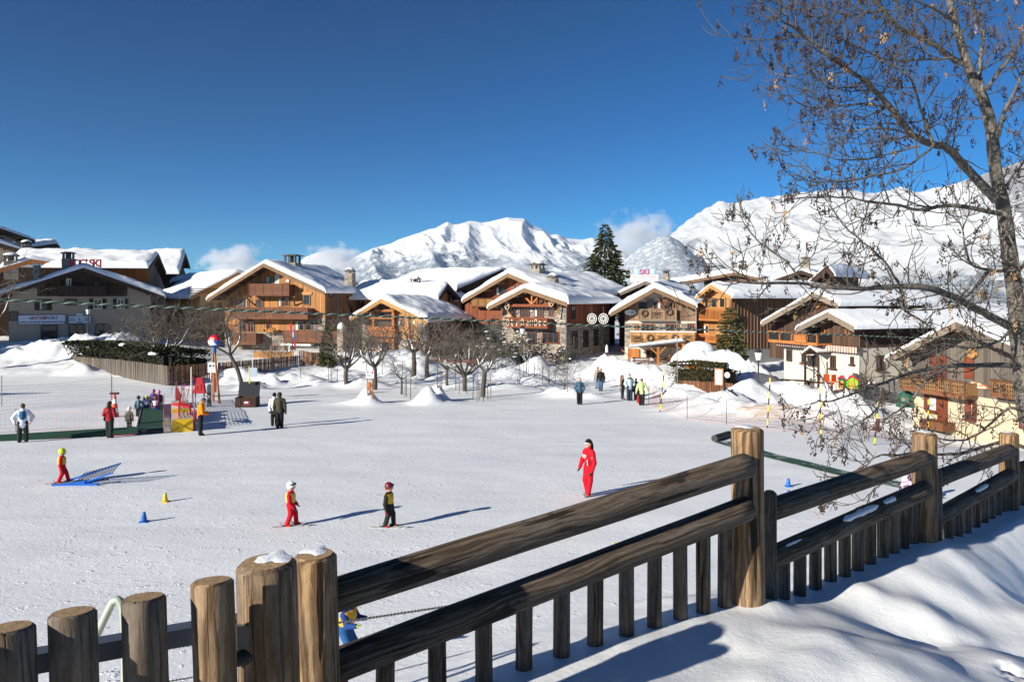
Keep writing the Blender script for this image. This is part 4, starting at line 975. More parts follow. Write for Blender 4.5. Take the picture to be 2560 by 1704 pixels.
# lower terrace and ground floor
st = R((318, 775, 1175, 880)); h.stones('front', 0, h.W, st[2] - 1.6, st[3])
for r, kw in (((500, 780, 668, 875), dict(mull=2)), ((798, 775, 968, 872), dict(mull=2)), ((1062, 770, 1160, 870), dict(mull=2)), ((425, 780, 462, 875), dict(mull=0, pane='wood_orange'))): h.window('front', *R(r), **dict(dict(p0=.06), **kw))
o2 = bal(h, (380, 882, 1160, 1030), 1.6, [380, 640, 880, 1160], mat='wood_light', style='boards', rail='wood_light', snow=True)
def wreath(par, x, y, dep, r=.3):
    u, z = h.uz(*Z5(x, y), v=-dep); m = MB()
    m.tube([(r * math.cos(a_), 0, r * math.sin(a_)) for a_ in np.linspace(0, 2 * math.pi, 13)], r * .3, 5); m.build('wreath', flat('fir_brown', (.10, .06, .035)), par, (u, -dep - .06, z))
wreath(o, 545, 648, .56); wreath(o, 848, 635, .56); wreath(o2, 613, 952, 1.66); wreath(o2, 918, 950, 1.66)
for par, x, y, dep in ((o, 698, 665, .53), (o2, 455, 955, 1.63), (o2, 760, 955, 1.63), (o2, 1075, 950, 1.63)):
    m = MB(); u, z = h.uz(*Z5(x, y), v=-dep)
    for i in range(7):
        for j in range(3): m.box(-.54 + i * .17, -.48 + i * .17, -.012, .01, -.34 + j * .24, -.22 + j * .24)
    m.beam((-.5, 0, .2), (.5, 0, -.1), .03, .07); m.beam((-.5, 0, -.1), (.45, 0, .22), .03, .07); m.build('fretwork', MS['frame_dark'], par, (u, -dep - .03, z), kind='stuff')
u, z = h.uz(*Z5(372, 640), v=-.1); m = MB(); m.cyl((0, -.1, 0), (0, -.04, 0), 1.0, 1.0, 28); sg = thing('oval_sign', 'white oval sign with dark letters on the ski chalet boards', 'sign', h.o + h.u * u - h.v * .1 + Vector((0, 0, z)), h.yaw)
o = m.build('plate', WHITE, sg); o.scale = (.60, 1, .30); text('lettering', 'ES', NAVY, sg, (.25, -.112, .0), (math.pi / 2, 0, 0), .34, .004)
m = MB(); m.box(-.42, -.02, -.108, -.10, .03, .06); m.box(-.42, -.02, -.108, -.10, -.10, -.07); m.build('print', flat('print_grey', (.4, .4, .42)), sg)
q = R((560, 1095, 690, 1215)); h.window('front', *q, p0=.02, mull=1, name='ground_window'); q = R((400, 1085, 480, 1240)); ubox('door_post', MS['wood_orange'], h.root, *h.bx('front', q[0] - .4, q[1], -.5, q[3], .02, .2))
# lean-to over the patio
ct = thing('patio_canopy', 'lean-to timber canopy with snowy sheet roof beside the ski chalet', 'canopy', h.o, h.yaw); dep = 4.6
c0 = h.uz(*Z5(345, 1062), v=-dep); c1 = h.uz(*Z5(1050, 985), v=-dep)
m = MB(); m.prism([(c0[0], -dep, c0[1]), (c1[0], -dep, c1[1]), (c1[0], -dep, c1[1] - .12), (c0[0], -dep, c0[1] - .12)], (0, 3.0, 0)); m.build('sheet_roof', MS['metal_grey'], ct)
m = MB(); m.prism([(c0[0] + .2, -dep + .1, c0[1] + .13), (c1[0] - .3, -dep + .1, c1[1] + .12), (c1[0] - .2, -dep + .1, c1[1] + .004), (c0[0], -dep + .1, c0[1] + .004)], (0, 2.8, 0)); m.build('roof_snow', SNOW, ct)
for x, y0 in ((357, 1080), (712, 1062), (1018, 1020)):
    u, z = h.uz(*Z5(x, y0), v=-dep + .2); MB().box(u - .12, u + .12, -dep + .1, -dep + .32, -2.2, z).build('post', MS['wood_orange'], ct)
    for sd in (-1, 1): MB().beam((u, -dep + .21, z - .8), (u + sd * .75, -dep + .21, z - .05 + sd * .08), .1, .1).build('brace', MS['wood_orange'], ct)
# picnic tables, bin and round table on the patio
def on(h, x, y, v): u, z = h.uz(*h.Z(x, y), v=v); return h.o + h.u * u + h.v * v, z
for k, (x, v, lb) in enumerate(((505, -3.4, 'left hand brown picnic table in the shade under the patio canopy'), (775, -3.2, 'brown picnic table right of the middle canopy post'))):
    w_, _ = on(h, x, 1240, v); t = thing('picnic_table', lb, 'table', (w_.x, w_.y, h.zb + .0), h.yaw, 'picnic tables on the patio')
    ubox('table_top', MS['wood_brown'], t, -.9, .9, -.4, .4, .68, .74); ubox('bench', MS['wood_brown'], t, -.9, .9, -.85, -.6, .42, .47); ubox('bench', MS['wood_brown'], t, -.9, .9, .6, .85, .42, .47)
    for sx in (-.7, .7):
        for sy in (-1, 1): MB().beam((sx, sy * .75, -.4), (sx, sy * .25, .68), .08, .1).build('leg', MS['wood_brown'], t)
w_, _ = on(h, 905, 1270, -4.9); t = thing('patio_table', 'white oval plastic table beside the snow topped hedge', 'table', (w_.x, w_.y, h.zb - .35))
m = MB(); m.cyl((0, 0, .70), (0, 0, .76), .62, .62, 20); m.build('table_top', WHITE, t)
for sx in (-.4, .4):
    for sy in (-.3, .3): MB().cyl((sx, sy, -.6), (sx * .9, sy * .9, .7), .03, .03, 6).build('leg', WHITE, t)
t = thing('board_sign', 'tall brown A-frame board leaning by the chalet door', 'sign', on(h, 860, 1240, -2.2)[0] + Vector((0, 0, h.zb - h.o.z)), h.yaw)
MB().beam((-.35, 0, -.4), (.25, 0, 2.4), .5, .1).build('plank_leg', MS['wood_orange'], t); MB().box(.2, 1.3, .1, .25, 2.2, 2.4).build('cross_beam', MS['wood_orange'], t)
# rental building with the big sign behind
h2 = House('rental_house', 'dark rental house behind the ski chalet under the SKI sign', (1548, 96), (1640, 94), PZ(840, 95), 12); h2.Z = Z5
h2.roof(Z5(560, 255), Z5(160, 435), Z5(1010, 420), of=1.2, snow=.5, seed=53, mat='wood_grey'); h2.walls('wood_red', -3); h2.planks('front', 0, h2.W, 1, 8, 'wood_red', .3, .05); h2.chimney((770, 118, 850, 190), 9, 1, False)
u, z = h2.uz(*Z5(545, 220), v=-1.25); s_ = thing('ski_sign', 'blue and white SKI LOCATION rental sign on a roof', 'sign', h2.o + h2.u * u - h2.v * 1.25 + Vector((0, 0, z)), h2.yaw)
sc = .20408 / F * 94
ubox('board', flat('white_board', (.85, .83, .80)), s_, -172 * sc, 168 * sc, 0, .1, -42 * sc, 36 * sc); ubox('top_board', flat('sky_panel', (.16, .38, .62)), s_, -130 * sc, 132 * sc, 0, .1, 36.5 * sc, 112 * sc)
text('lettering', 'SKI', SIGNRED, s_, (0, -.03, 70 * sc), (math.pi / 2, 0, 0), 92 * sc, .02, xs=1.0); text('lettering', 'LOCATION', flat('print_maroon', (.28, .09, .10)), s_, (0, -.02, 14 * sc), (math.pi / 2, 0, 0), 40 * sc, .008, xs=1.25); text('lettering', 'RENTAL', flat('print_green', (.45, .66, .58)), s_, (0, -.02, -22 * sc), (math.pi / 2, 0, 0), 26 * sc, .008, xs=1.2)
for x in (-105, 92):
    m = MB(); m.box((x - 20) * sc, (x + 20) * sc, -.02, .0, 62 * sc, 84 * sc); m.box((x - 20) * sc, (x - 5) * sc, -.02, 0, 85 * sc, 104 * sc); m.box((x + 5) * sc, (x + 20) * sc, -.02, 0, 85 * sc, 104 * sc); m.prism([((x - 16) * sc, -.02, 60 * sc), ((x + 16) * sc, -.02, 60 * sc), (x * sc, -.02, 40 * sc)], (0, .02, 0)); m.build('emblem', WHITE, s_)
for x in (-140, 138):
    m = MB(); m.tube([((x + 14 * math.cos(a_)) * sc, -.01, (6 + 20 * math.sin(a_)) * sc) for a_ in np.linspace(0, 5, 9)], 5 * sc, 4); m.build('emblem', flat('print_pink', (.62, .34, .30)), s_)
ubox('support', MS['metal_dark'], s_, -90 * sc, 90 * sc, .12, .22, -80 * sc, -40 * sc)
h3 = House('far_roof_house', 'broad snow roof with twin stone chimneys in the right background', (1760, 112), (2010, 108), PZ(830, 110), 12); h3.Z = Z5
h3.roof(Z5(1650, 150), Z5(640, 330), Z5(2900, 430), of=1.0, snow=.6, seed=54); h3.walls('wood_side', -3); h3.chimney((1600, 20, 1690, 160), 1.0, 2, False); h3.chimney((1690, 0, 1800, 150), 2.0, 2, False); h3.chimney((975, 250, 1105, 330), -.4, 1, False)
Z6 = zoom(1880, 640, .29336)
h4 = House('far_roof_house', 'far snow roof with a single stone chimney seen through the bare branches', (1990, 100), (2075, 98), PZ(830, 99), 9); h4.Z = Z6
h4.of = h4.ob = .8; h4.uA, h4.zA = h4.uz(*Z6(420, 120), v=-.8); h4.uL, h4.zL = h4.uz(*Z6(100, 230), v=-.8); h4.uR, h4.zR = h4.uz(*Z6(800, 260), v=-.8)
h4.roof_abs(.6, 'wood_dark', .3, 55); h4.walls('wood_dark', -3); h4.chimney((415, 5, 498, 110), 2, 0, False)
h4 = House('dark_gable_house', 'dark steep gable with a peaked black bargeboard between snowy roofs', (2010, 84), (2075, 82), PZ(850, 83), 9); h4.Z = Z6
h4.roof(Z6(640, 78), Z6(400, 290), Z6(700, 150), of=1.2, snow=.35, seed=56, mat='wood_dark', thick=.5); h4.walls('wood_dark', -3)

# ---- brown house with the long board side
h = House('brown_house', 'tall brown board house with orange balconies at its narrow end', (1742, 79.5), (1828, 75), PZ(915, 77), 16); h.Z = Z5
h.roof(Z5(1355, 297), Z5(1180, 440), Z5(1612, 445), of=1.2, snow=.5, seed=61, mat='wood_light', thick=.2); h.walls('wood_side'); R = lambda r: h.rect('front', r)
wins = [((1290, 470, 1340, 590), dict(mull=0)), ((1370, 465, 1445, 585), dict(mull=0, name='balcony_door')), ((1472, 460, 1545, 585), dict(mull=0, name='balcony_door')), ((1265, 785, 1350, 905), dict(mull=0, curtain=.4, fw=.16))]
h.planks('front', 0, h.W, 0, 12, 'wood_honey', .2, .05, holes=[R(r) for r, _ in wins])
for r, kw in wins: h.window('front', *R(r), **dict(dict(p0=.03, frame='wood_light'), **kw))
bal(h, (1188, 588, 1560, 740), 1.0, [1188, 1345, 1470, 1560], mat='wood_orange', style='slats', rail='wood_orange'); bal(h, (1178, 905, 1420, 1000), 1.0, [1178, 1300, 1420], mat='wood_orange', style='slats', rail='wood_orange')
q = h.vz(*Z5(1700, 1090))[1]
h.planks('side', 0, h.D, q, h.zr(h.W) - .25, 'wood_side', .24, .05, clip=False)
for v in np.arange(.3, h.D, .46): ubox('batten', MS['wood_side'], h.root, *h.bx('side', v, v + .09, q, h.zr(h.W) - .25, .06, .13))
ubox('plinth', MS['plaster_grey'], h.root, *h.bx('side', 0, h.D, -1.5, q - .01, 0, .06)); h.chimney((1975, 195, 2045, 400), 7.5, 0, False); BROWN = h

# ---- white house with two stepped gables
h = House('white_house', 'white plastered house with dark board upper floor and snowy roof', (1960, 57.9), (2148, 51.0), PZ(990, 52), 15); h.Z = Z6
h.roof(Z6(645, 478), Z6(378, 610), Z6(872, 600), of=1.3, snow=.30, seed=71, mat='wood_grey', thick=.2, lumpy=.5); h.walls('plaster_white'); R = lambda r: h.rect('front', r)
zb_ = R((600, 750, 800, 762))[2]; q5 = R((562, 600, 900, 758))
h.planks('front', q5[0], h.W, zb_, 9, 'wood_umber', .2, .06); h.planks('front', 0, q5[0], zb_, 9, 'wood_dark', .2, .05)
h.planks('side', 0, h.D, zb_, h.zr(h.W) - .2, 'wood_dark', .22, .06, clip=False)
for r, kw in (((672, 845, 718, 955), dict(sill=True)), ((845, 855, 872, 920), dict(sill=True, mull=0)), ((480, 845, 562, 940), dict(name='entrance_door')), ((300, 795, 345, 895), dict(mull=0)), ((430, 830, 465, 905), dict(mull=0, sill=True))): h.window('front', *R(r), **dict(dict(frame='frame_dark'), **kw))
S = lambda r: h.rect('side', r)
q = S((1055, 845, 1112, 965)); h.window('side', *q, frame='frame_dark', sill=True, curtain=.3); q = S((1225, 580, 1285, 650)); h.window('side', *q, p0=.05, frame='frame_dark'); q = S((1560, 545, 1640, 600)); h.window('side', *q, p0=.05, frame='frame_white')
ubox('side_plinth', MS['plaster_grey'], h.root, *h.bx('side', .5, h.D, -1.5, S((1000, 1075, 1100, 1085))[3], 0, .05))
# fringed awning over the front windows
def fringe(h, r, dep, name='awning'):
    Z = h.Z; g = lambda x, y: h.uz(*Z(x, y), v=-dep); a0 = g(r[0], r[3])[0]; a1 = g(r[2], r[3])[0]; z1 = g((r[0] + r[2]) / 2, r[1])[1]; z0 = g((r[0] + r[2]) / 2, r[3])[1]; m = MB(); n = max(4, int((a1 - a0) / .12))
    for i in range(n):
        m.box(a0 + (a1 - a0) * i / n, a0 + (a1 - a0) * (i + 1) / n, -dep - .015, -dep + .015, z0 + (.05 if i % 2 else .0), z1, i % 2)
    m.build(name, [flat('awning_cream', (.62, .50, .42)), flat('awning_rose', (.38, .16, .13))], h.root)
    ubox('awning_box', MS['wood_brown'], h.root, a0, a1, -dep + .02, -.07, z1 - .06, z1 + .02)
fringe(h, (565, 765, 892, 815), .5); fringe(h, (210, 745, 556, 775), .9)
bal(h, (140, 648, 556, 742), 1.4, None, n=4, mat='metal_dark', style='slats', rail='wood_orange')
o = bal(h, (352, 662, 462, 728), 1.5, None, n=1, mat='wood_orange', style='boards', rail='wood_orange', name='flower_box')
for x, y in ((615, 640), (825, 645)):
    u, z = h.uz(*Z6(x, y)); m = MB(); m.tube([(.18 * math.cos(a_), 0, .24 * math.sin(a_)) for a_ in np.linspace(0, 2 * math.pi, 11)], .04, 5); m.build('wall_ornament', MS['wood_orange'], h.root, (u, -.1, z))
# entrance porch
q0, zq = h.uz(*Z6(495, 775), v=-1.3); q1, z1 = h.uz(*Z6(430, 825), v=-1.3); q2, z2 = h.uz(*Z6(560, 820), v=-1.3)
m = MB(); m.prism([(q1, -1.3, z1), (q0, -1.3, zq), (q2, -1.3, z2), (q2, -1.3, z2 - .12), (q0, -1.3, zq - .14), (q1, -1.3, z1 - .12)], (0, 1.25, 0)); m.build('porch_roof', MS['wood_dark'], h.root); m = MB(); m.prism([(q1 - .05, -1.32, z1 + .1), (q0, -1.32, zq + .14), (q2 + .05, -1.32, z2 + .1), (q2, -1.32, z2 + .003), (q0, -1.32, zq + .003), (q1, -1.32, z1 + .003)], (0, 1.2, 0)); m.build('porch_snow', SNOW, h.root)
for u in (q1 + .1, q2 - .1): MB().box(u - .06, u + .06, -1.2, -1.08, -1, z1 - .15).build('porch_post', MS['wood_dark'], h.root)
WHITEH = h
h2 = House('white_house_annex', 'taller rear gable of the white house with long overhanging roof', (1925, 63.2), (2105, 56.8), PZ(985, 56), 10); h2.Z = Z6
h2.roof(Z6(527, 310), Z6(85, 560), Z6(735, 405), of=1.5, snow=.28, seed=72, mat='wood_grey', thick=.2, lumpy=.5); h2.walls('wood_umber', 2.2)
h2.planks('front', 0, h2.W, 2.2, 9, 'wood_umber', .22, .05)
m = MB(); u, z = h2.uz(*Z6(560, 415), v=-.1)
m.ell((0, 0, 0), (.35, .12, .28), 10, 6)
for s_ in (-1, 1): m.tube([(s_ * .2, 0, .1), (s_ * .8, -.1, .1), (s_ * 1.0, -.1, .5)], [.09, .07, .03], 6)
m.build('horned_ornament', MS['wood_light'], h2.root, (u, -.2, z))
# ---- right edge house with shutters
h = House('shutter_house', 'cream and grey board house with red shutters behind the bare tree', (2282, 46.5), (2700, 36.5), PZ(1092, 44), 11); h.Z = Z6
h.of, h.ob = 1.6, .8; h.uA, h.zA = h.uz(*Z6(1740, 560), v=-1.6); h.uL, h.zL = h.uz(*Z6(1140, 870), v=-1.6); h.uR, h.zR = h.uz(*Z6(2420, 860), v=-1.6)
h.roof_abs(.28, 'wood_grey', .2, 73, lumpy=.4); h.walls('plaster_cream'); R = lambda r: h.rect('front', r)
zb_ = R((1850, 1190, 1950, 1200))[3]; wins = [(1540, 850, 1665, 1040), (1818, 865, 1895, 1040)]
h.planks('front', 0, h.W, zb_, 9, 'wood_smoke', .2, .06)
for r in wins: ubox('closed_shutter', MS['wood_shutter'], h.root, *h.bx('front', *R(r), .07, .12))
for r, sh in (((1510, 1190, 1590, 1322), 'lr'), ((1865, 1232, 1900, 1395), 'r')):
    q = R(r); h.window('front', *q, mull=0, pane='curtain', frame='wood_shutter', sill=True, p0=.0, shut=('wood_shutter', sh))
q = R((1590, 1180, 1672, 1400)); ubox('door_shutter', MS['wood_shutter'], h.root, *h.bx('front', *q, .05, .11)); q = R((1822, 1220, 1868, 1400)); ubox('shutter', MS['wood_shutter'], h.root, *h.bx('front', *q, .05, .1)); q = R((2285, 1320, 2330, 1470)); ubox('shutter', MS['wood_shutter'], h.root, *h.bx('front', *q, .05, .1))
bal(h, (1262, 1035, 1812, 1172), 1.0, None, n=5, mat='wood_tan', style='lattice', rail='wood_brown'); bal(h, (2035, 1085, 2700, 1235), .9, None, n=5, mat='wood_tan', style='lattice', rail='wood_brown')
q = R((1540, 1400, 1740, 1425)); ubox('step', MS['wood_brown'], h.root, *h.bx('front', q[0], q[1], q[2] - .3, q[3], .1, 1.0))
u, z = h.uz(*Z6(1880, 830), v=-.12); m = MB(); m.box(-.35, .35, -.1, 0, -.1, .1); m.ell((0, -.1, 0), (.3, .16, .3), 10, 6); m.build('wall_ornament', MS['wood_light'], h.root, (u, -.1, z))
ZS = zoom(2400, 930, .042445)
u0, z0 = h.uz(*ZS(650, 490), v=-.12); u1, z1 = h.uz(*ZS(1500, 740), v=-.12); u2, z2 = h.uz(*ZS(1620, 1000), v=-.12); u3, z3 = h.uz(*ZS(590, 950), v=-.12); um, zm_ = (u0 + u2) / 2, (z0 + z3) / 2
t = thing('wooden_sign', 'carved orange wood sign board with two pale text lines', 'sign', h.o + h.u * um - h.v * .12 + Vector((0, 0, zm_)), h.yaw)
m = MB(); m.prism([(u0 - um, 0, z0 - zm_), (u1 - um, 0, z1 - zm_), (u2 - um + .03, 0, (z1 + z2) / 2 - zm_), (u2 - um, 0, z2 - zm_), (u3 - um, 0, z3 - zm_)], (0, .05, 0)); m.build('board', flat('sign_wood', (.42, .18, .07), var=.2), t)
PALE = flat('letter_cream', (.80, .70, .55))
for k, (xa, ya, xb, yb, n) in enumerate(((690, 640, 1210, 720, 9), (580, 840, 1520, 920, 15))):
    m = MB(); r_ = random.Random(k)
    for i in range(n):
        f_ = i / (n - 1); ua, za = h.uz(*ZS(xa + (xb - xa) * f_, ya + (yb - ya) * f_), v=-.12); w_ = .05
        m.box(ua - um - w_, ua - um - w_ * .3, -.015, -.002, za - zm_ - .055, za - zm_ + .055)
        if r_.random() < .8: m.box(ua - um - w_ * .3 + .001, ua - um + w_ * .6, -.015, -.002, za - zm_ + .02 * r_.choice((-1, 0, 2)), za - zm_ + .045)
    m.build('carved_text', PALE, t, kind='stuff')
SHUT = h

# ------------------------------------------------------------------ log fence and gate in the foreground
def log_mat(name, light, dark, stain=.35, grey=.3):
    t = NT(name); oi = t.n('ObjectInfo'); tc = t.n('TexCoord')
    cmb = t.n('CombineXYZ')
    r1 = t.math('SUBTRACT', t.math('FRACT', t.math('MULTIPLY', oi.outputs['Random'], 13.7)), .5); r2 = t.math('SUBTRACT', t.math('FRACT', t.math('MULTIPLY', oi.outputs['Random'], 5.3)), .5)
    t.l(t.math('MULTIPLY', r1, .05), cmb.inputs[0]); t.l(t.math('MULTIPLY', r2, .05), cmb.inputs[1]); t.l(t.math('MULTIPLY', oi.outputs['Random'], 9.0), cmb.inputs[2])
    ad = t.n('VectorMath', operation='ADD'); t.l(tc.outputs['Object'], ad.inputs[0]); t.l(cmb.outputs[0], ad.inputs[1])
    mp = t.n('Mapping'); mp.inputs['Scale'].default_value = (1, 1, .17); t.l(ad.outputs[0], mp.inputs[0])
    wob = t.n('TexNoise'); wob.inputs['Scale'].default_value = 13; wob.inputs['Detail'].default_value = 2; t.l(mp.outputs[0], wob.inputs['Vector'])
    sc = t.n('VectorMath', operation='SCALE'); sc.inputs['Scale'].default_value = .060; t.l(wob.outputs['Color'], sc.inputs[0])
    ad2 = t.n('VectorMath', operation='ADD'); t.l(mp.outputs[0], ad2.inputs[0]); t.l(sc.outputs[0], ad2.inputs[1])
    wv = t.n('TexWave'); wv.wave_type = 'RINGS'; wv.rings_direction = 'Z'; wv.inputs['Scale'].default_value = 15; wv.inputs['Distortion'].default_value = .9; wv.inputs['Detail'].default_value = 2; wv.inputs['Detail Scale'].default_value = 1.2
    t.l(ad2.outputs[0], wv.inputs['Vector'])
    fib = t.noise(mp.outputs[0], 160, 3, .7); tone = t.noise(mp.outputs[0], 10, 3, .6)
    ring = t.ramp(wv.outputs[0], [(.15, 0), (.75, .8), (1, 1)])
    col = t.mix(ring, light, dark)
    col = t.mix(t.math('MULTIPLY', t.ramp(tone, [(.42, 0), (.66, 1)]), grey), col, (.17, .145, .125))
    col = t.mix(1.0, col, t.math('ADD', .38, t.math('MULTIPLY', fib, 1.24)), 'MULTIPLY')
    gm_ = t.n('Mapping'); gm_.inputs['Scale'].default_value = (1, 1, .022); t.l(ad2.outputs[0], gm_.inputs[0])
    gr = t.ramp(t.noise(gm_.outputs[0], 75, 3, .6), [(.50, 0), (.60, .75)]); col = t.mix(gr, col, tuple(q * .42 for q in dark))
    # knots
    mk = t.n('Mapping'); mk.inputs['Scale'].default_value = (1, 1, .42); t.l(ad.outputs[0], mk.inputs[0])
    vo = t.n('TexVoronoi'); vo.inputs['Scale'].default_value = 5.5; t.l(mk.outputs[0], vo.inputs['Vector'])
    kn = t.ramp(vo.outputs['Distance'], [(.055, 1.0), (.13, .0)])
    kr = t.ramp(vo.outputs['Distance'], [(.10, .55), (.24, .0)])
    col = t.mix(t.math('MAXIMUM', kn, t.math('MULTIPLY', kr, .6)), col, (.055, .030, .018))
    # dark weather stains
    ms = t.n('Mapping'); ms.inputs['Scale'].default_value = (1.4, 1.4, .45); t.l(ad.outputs[0], ms.inputs[0])
    sn = t.noise(ms.outputs[0], 4.5, 6, .68, .6)
    col = t.mix(t.math('MULTIPLY', t.ramp(sn, [(.54, 0), (.62, 1)]), stain), col, (.026, .020, .018))
    # drying cracks
    mc = t.n('Mapping'); mc.inputs['Scale'].default_value = (1, 1, .05); t.l(ad.outputs[0], mc.inputs[0])
    cr = t.ramp(t.noise(mc.outputs[0], 30, 2, .5), [(.655, 0), (.675, 1)])
    col = t.mix(t.math('MULTIPLY', cr, .92), col, (.02, .014, .010))
    nor = t.bump(t.math('SUBTRACT', t.math('ADD', t.math('MULTIPLY', fib, .5), t.math('MULTIPLY', wv.outputs[0], .35)), t.math('MULTIPLY', cr, 2.0)), .6, .005)
    return t.fin(col, .72, nor, .2)
LOG = log_mat('log_pine', (.34, .22, .115), (.145, .080, .036), .25, .5); RAIL = log_mat('log_rail', (.155, .116, .078), (.080, .056, .038), .92, .6); BALU = log_mat('log_slim', (.175, .135, .098), (.095, .068, .045), .45, .75)
ENDG = simple('end_grain', (.36, .24, .13), rough=.85, var=.3, scale=60, bump=.3)
def log(name, p0, p1, r0, r1, mat, par, o, n=24, cut=(0, 0), cham=.012, seed=0, rz=0.0):
    """round timber from p0 to p1 in a local frame with Z along it; cut tilts the end faces"""
    p0 = Vector(p0); p1 = Vector(p1); L = (p1 - p0).length; m = MB(); k = max(6, int(L / .12)); rg = random.Random(seed)
    prof = []; vs = []
    zs = [0, cham] + [L * i / k for i in range(1, k)] + [L - cham, L]
    ph = [rg.uniform(0, 6.28) for _ in range(4)]
    for i, z in enumerate(zs):
        r = r0 + (r1 - r0) * z / L; e = cham if i in (0, len(zs) - 1) else 0
        for j in range(n):
            a = 2 * math.pi * j / n; q = (r - e) * (1 + .018 * math.sin(2 * a + ph[0] + z) + .012 * math.sin(3 * a + ph[1] - 2 * z) + .010 * math.sin(z * 7 + ph[2]))
            zz_ = z
            if i >= len(zs) - 2: zz_ += cut[1] * q * math.cos(a + rz)
            if i <= 1: zz_ += cut[0] * q * math.cos(a + rz)
            vs.append((q * math.cos(a), q * math.sin(a), zz_))
    K = len(zs)
    m.add(vs, [(i * n + j, i * n + (j + 1) % n, (i + 1) * n + (j + 1) % n, (i + 1) * n + j) for i in range(K - 1) for j in range(n)], 0, True)
    m.add(vs[:n], [tuple(range(n - 1, -1, -1))], 1); m.add(vs[-n:], [tuple(range(n))], 1)
    q = (p1 - p0).to_track_quat('Z', 'Y')
    return m.build(name, [mat, ENDG], par, p0 - o, q.to_euler())
o0 = P(785, 1381, 2.55); o0.z = gz(o0.x, o0.y)
FEN = thing('log_fence', 'round log fence with double rails running along the snow bank', 'fence', o0)
def post(px, py, d, r, lean=0.0, name='post', mat=LOG, snow=True, seed=1, depth=.35, rad2=None, cut=.0):
    top = P(px, py, d); b = Vector((top.x + lean, top.y, 0)); b.z = gz(b.x, b.y) - depth
    lg = log(name, b, top, r * 1.03, rad2 or r, mat, FEN, o0, 28, (0, cut), .014, seed)
    if snow:
        m = MB(); rg = random.Random(seed)
        ox, oy = r * .18 * math.cos(seed * 2.1), r * .22; vs = [(ox, oy, .006)]; n = 20
        for k, (f_, z) in enumerate(((.25, .0055), (.45, .0035), (.60, .0005))):
            for j in range(n):
                a = 2 * math.pi * j / n; q = r * f_ * (1 + .22 * math.sin(3 * a + seed) + .14 * math.sin(5 * a + seed * 2) + .08 * math.sin(9 * a)); vs.append((ox + q * math.cos(a), oy + q * math.sin(a), z))
        fs = [(0, 1 + j, 1 + (j + 1) % n) for j in range(n)] + [(1 + k * n + j, 1 + (k + 1) * n + j, 1 + (k + 1) * n + (j + 1) % n, 1 + k * n + (j + 1) % n) for k in range(2) for j in range(n)]
        m.add(vs, fs, 0, True).build('snow_cap', SNOW_NEAR, FEN, top - o0 + Vector((0, .01, .001)))
    return lg
post(666, 1402, 2.18, .086, .030, seed=3, depth=.5); post(787, 1383, 2.52, .074, .028, seed=4, depth=.5)
post(1868, 1069, 3.89, .081, .008, seed=5); post(2311, 1081, 5.28, .080, .006, seed=6); post(2522, 1081, 6.70, .080, .004, seed=7); post(2720, 1075, 7.9, .080, .004, seed=8)
post(1925, 1226, 4.06, .036, 0, 'short_post', BALU, False, 11); post(2343, 1171, 5.45, .034, 0, 'short_post', BALU, False, 12); post(2556, 1160, 6.95, .036, 0, 'short_post', BALU, False, 13)
rails = [((812, 1495, 2.62), (1872, 1161, 3.78)), ((828, 1668, 2.64), (1872, 1268, 3.80)), ((1915, 1277, 4.08), (2312, 1146, 5.18)), ((1915, 1400, 4.08), (2314, 1222, 5.20)),
         ((2335, 1199, 5.50), (2524, 1126, 6.58)), ((2335, 1296, 5.50), (2526, 1187, 6.60)), ((2545, 1172, 7.0), (2725, 1120, 7.8)), ((2545, 1235, 7.0), (2725, 1165, 7.8))]
for i, (a, b) in enumerate(rails):
    pa, pb = P(*a), P(*b); log('rail', pa, pb, .060, .064, RAIL, FEN, o0, 24, (0, 0), .022, 20 + i)
    if i in (3, 5):                                      # old snow clinging to the lower rails
        m = MB(); rg = random.Random(i)
        for (f0, f1, w_) in ((.08, .16, .008), (.40, .62, .020), (.66, .74, .016)) if i == 3 else ((.45, .62, .016),):
            pts = []; rr = []
            for k in range(9):
                f_ = f0 + (f1 - f0) * k / 8; pts.append(pa.lerp(pb, f_) + Vector((.012, -.03, .052)) - o0); rr.append(w_ * (.25 if k in (0, 8) else rg.uniform(.7, 1.2)))
            m.tube(pts, rr, 7)
        m.build('rail_snow', SNOW_NEAR, FEN)
def on_line(px, A, B):
    r = (px - 1280) / F; t = (r * A[1] - A[0]) / ((B[0] - A[0]) - r * (B[1] - A[1])); return (A[0] + (B[0] - A[0]) * t, A[1] + (B[1] - A[1]) * t, t)
spans = [((PX(787, 2.62), 2.62), (PX(1868, 3.95), 3.95), rails[1], [845, 964, 1092, 1208, 1311, 1405, 1489, 1566, 1637, 1700, 1758, 1812]),
         ((PX(1868, 4.0), 4.0), (PX(2311, 5.35), 5.35), rails[3], [1959, 2000, 2039, 2076, 2112, 2145, 2176, 2206, 2234, 2259, 2283]),
         ((PX(2311, 5.35), 5.35), (PX(2522, 6.75), 6.75), rails[5], [2370, 2394, 2417, 2439, 2459, 2477, 2493, 2507]),
         ((PX(2522, 6.75), 6.75), (PX(2720, 7.95), 7.95), rails[7], [2575, 2595, 2615, 2635, 2655])]
for k, (A, B, rl, pxs) in enumerate(spans):
    pa, pb = P(*rl[0]), P(*rl[1])
    for i, px in enumerate(pxs):
        x, y, t = on_line(px, A, B); f_ = (x - pa.x) / (pb.x - pa.x); z = pa.z + (pb.z - pa.z) * f_ + .01
        log('baluster', (x + RND.uniform(-.006, .006), y, gz(x, y) - .3), (x, y, z), .037, .036, BALU, FEN, o0, 16, (0, 0), .006, 100 * k + i)
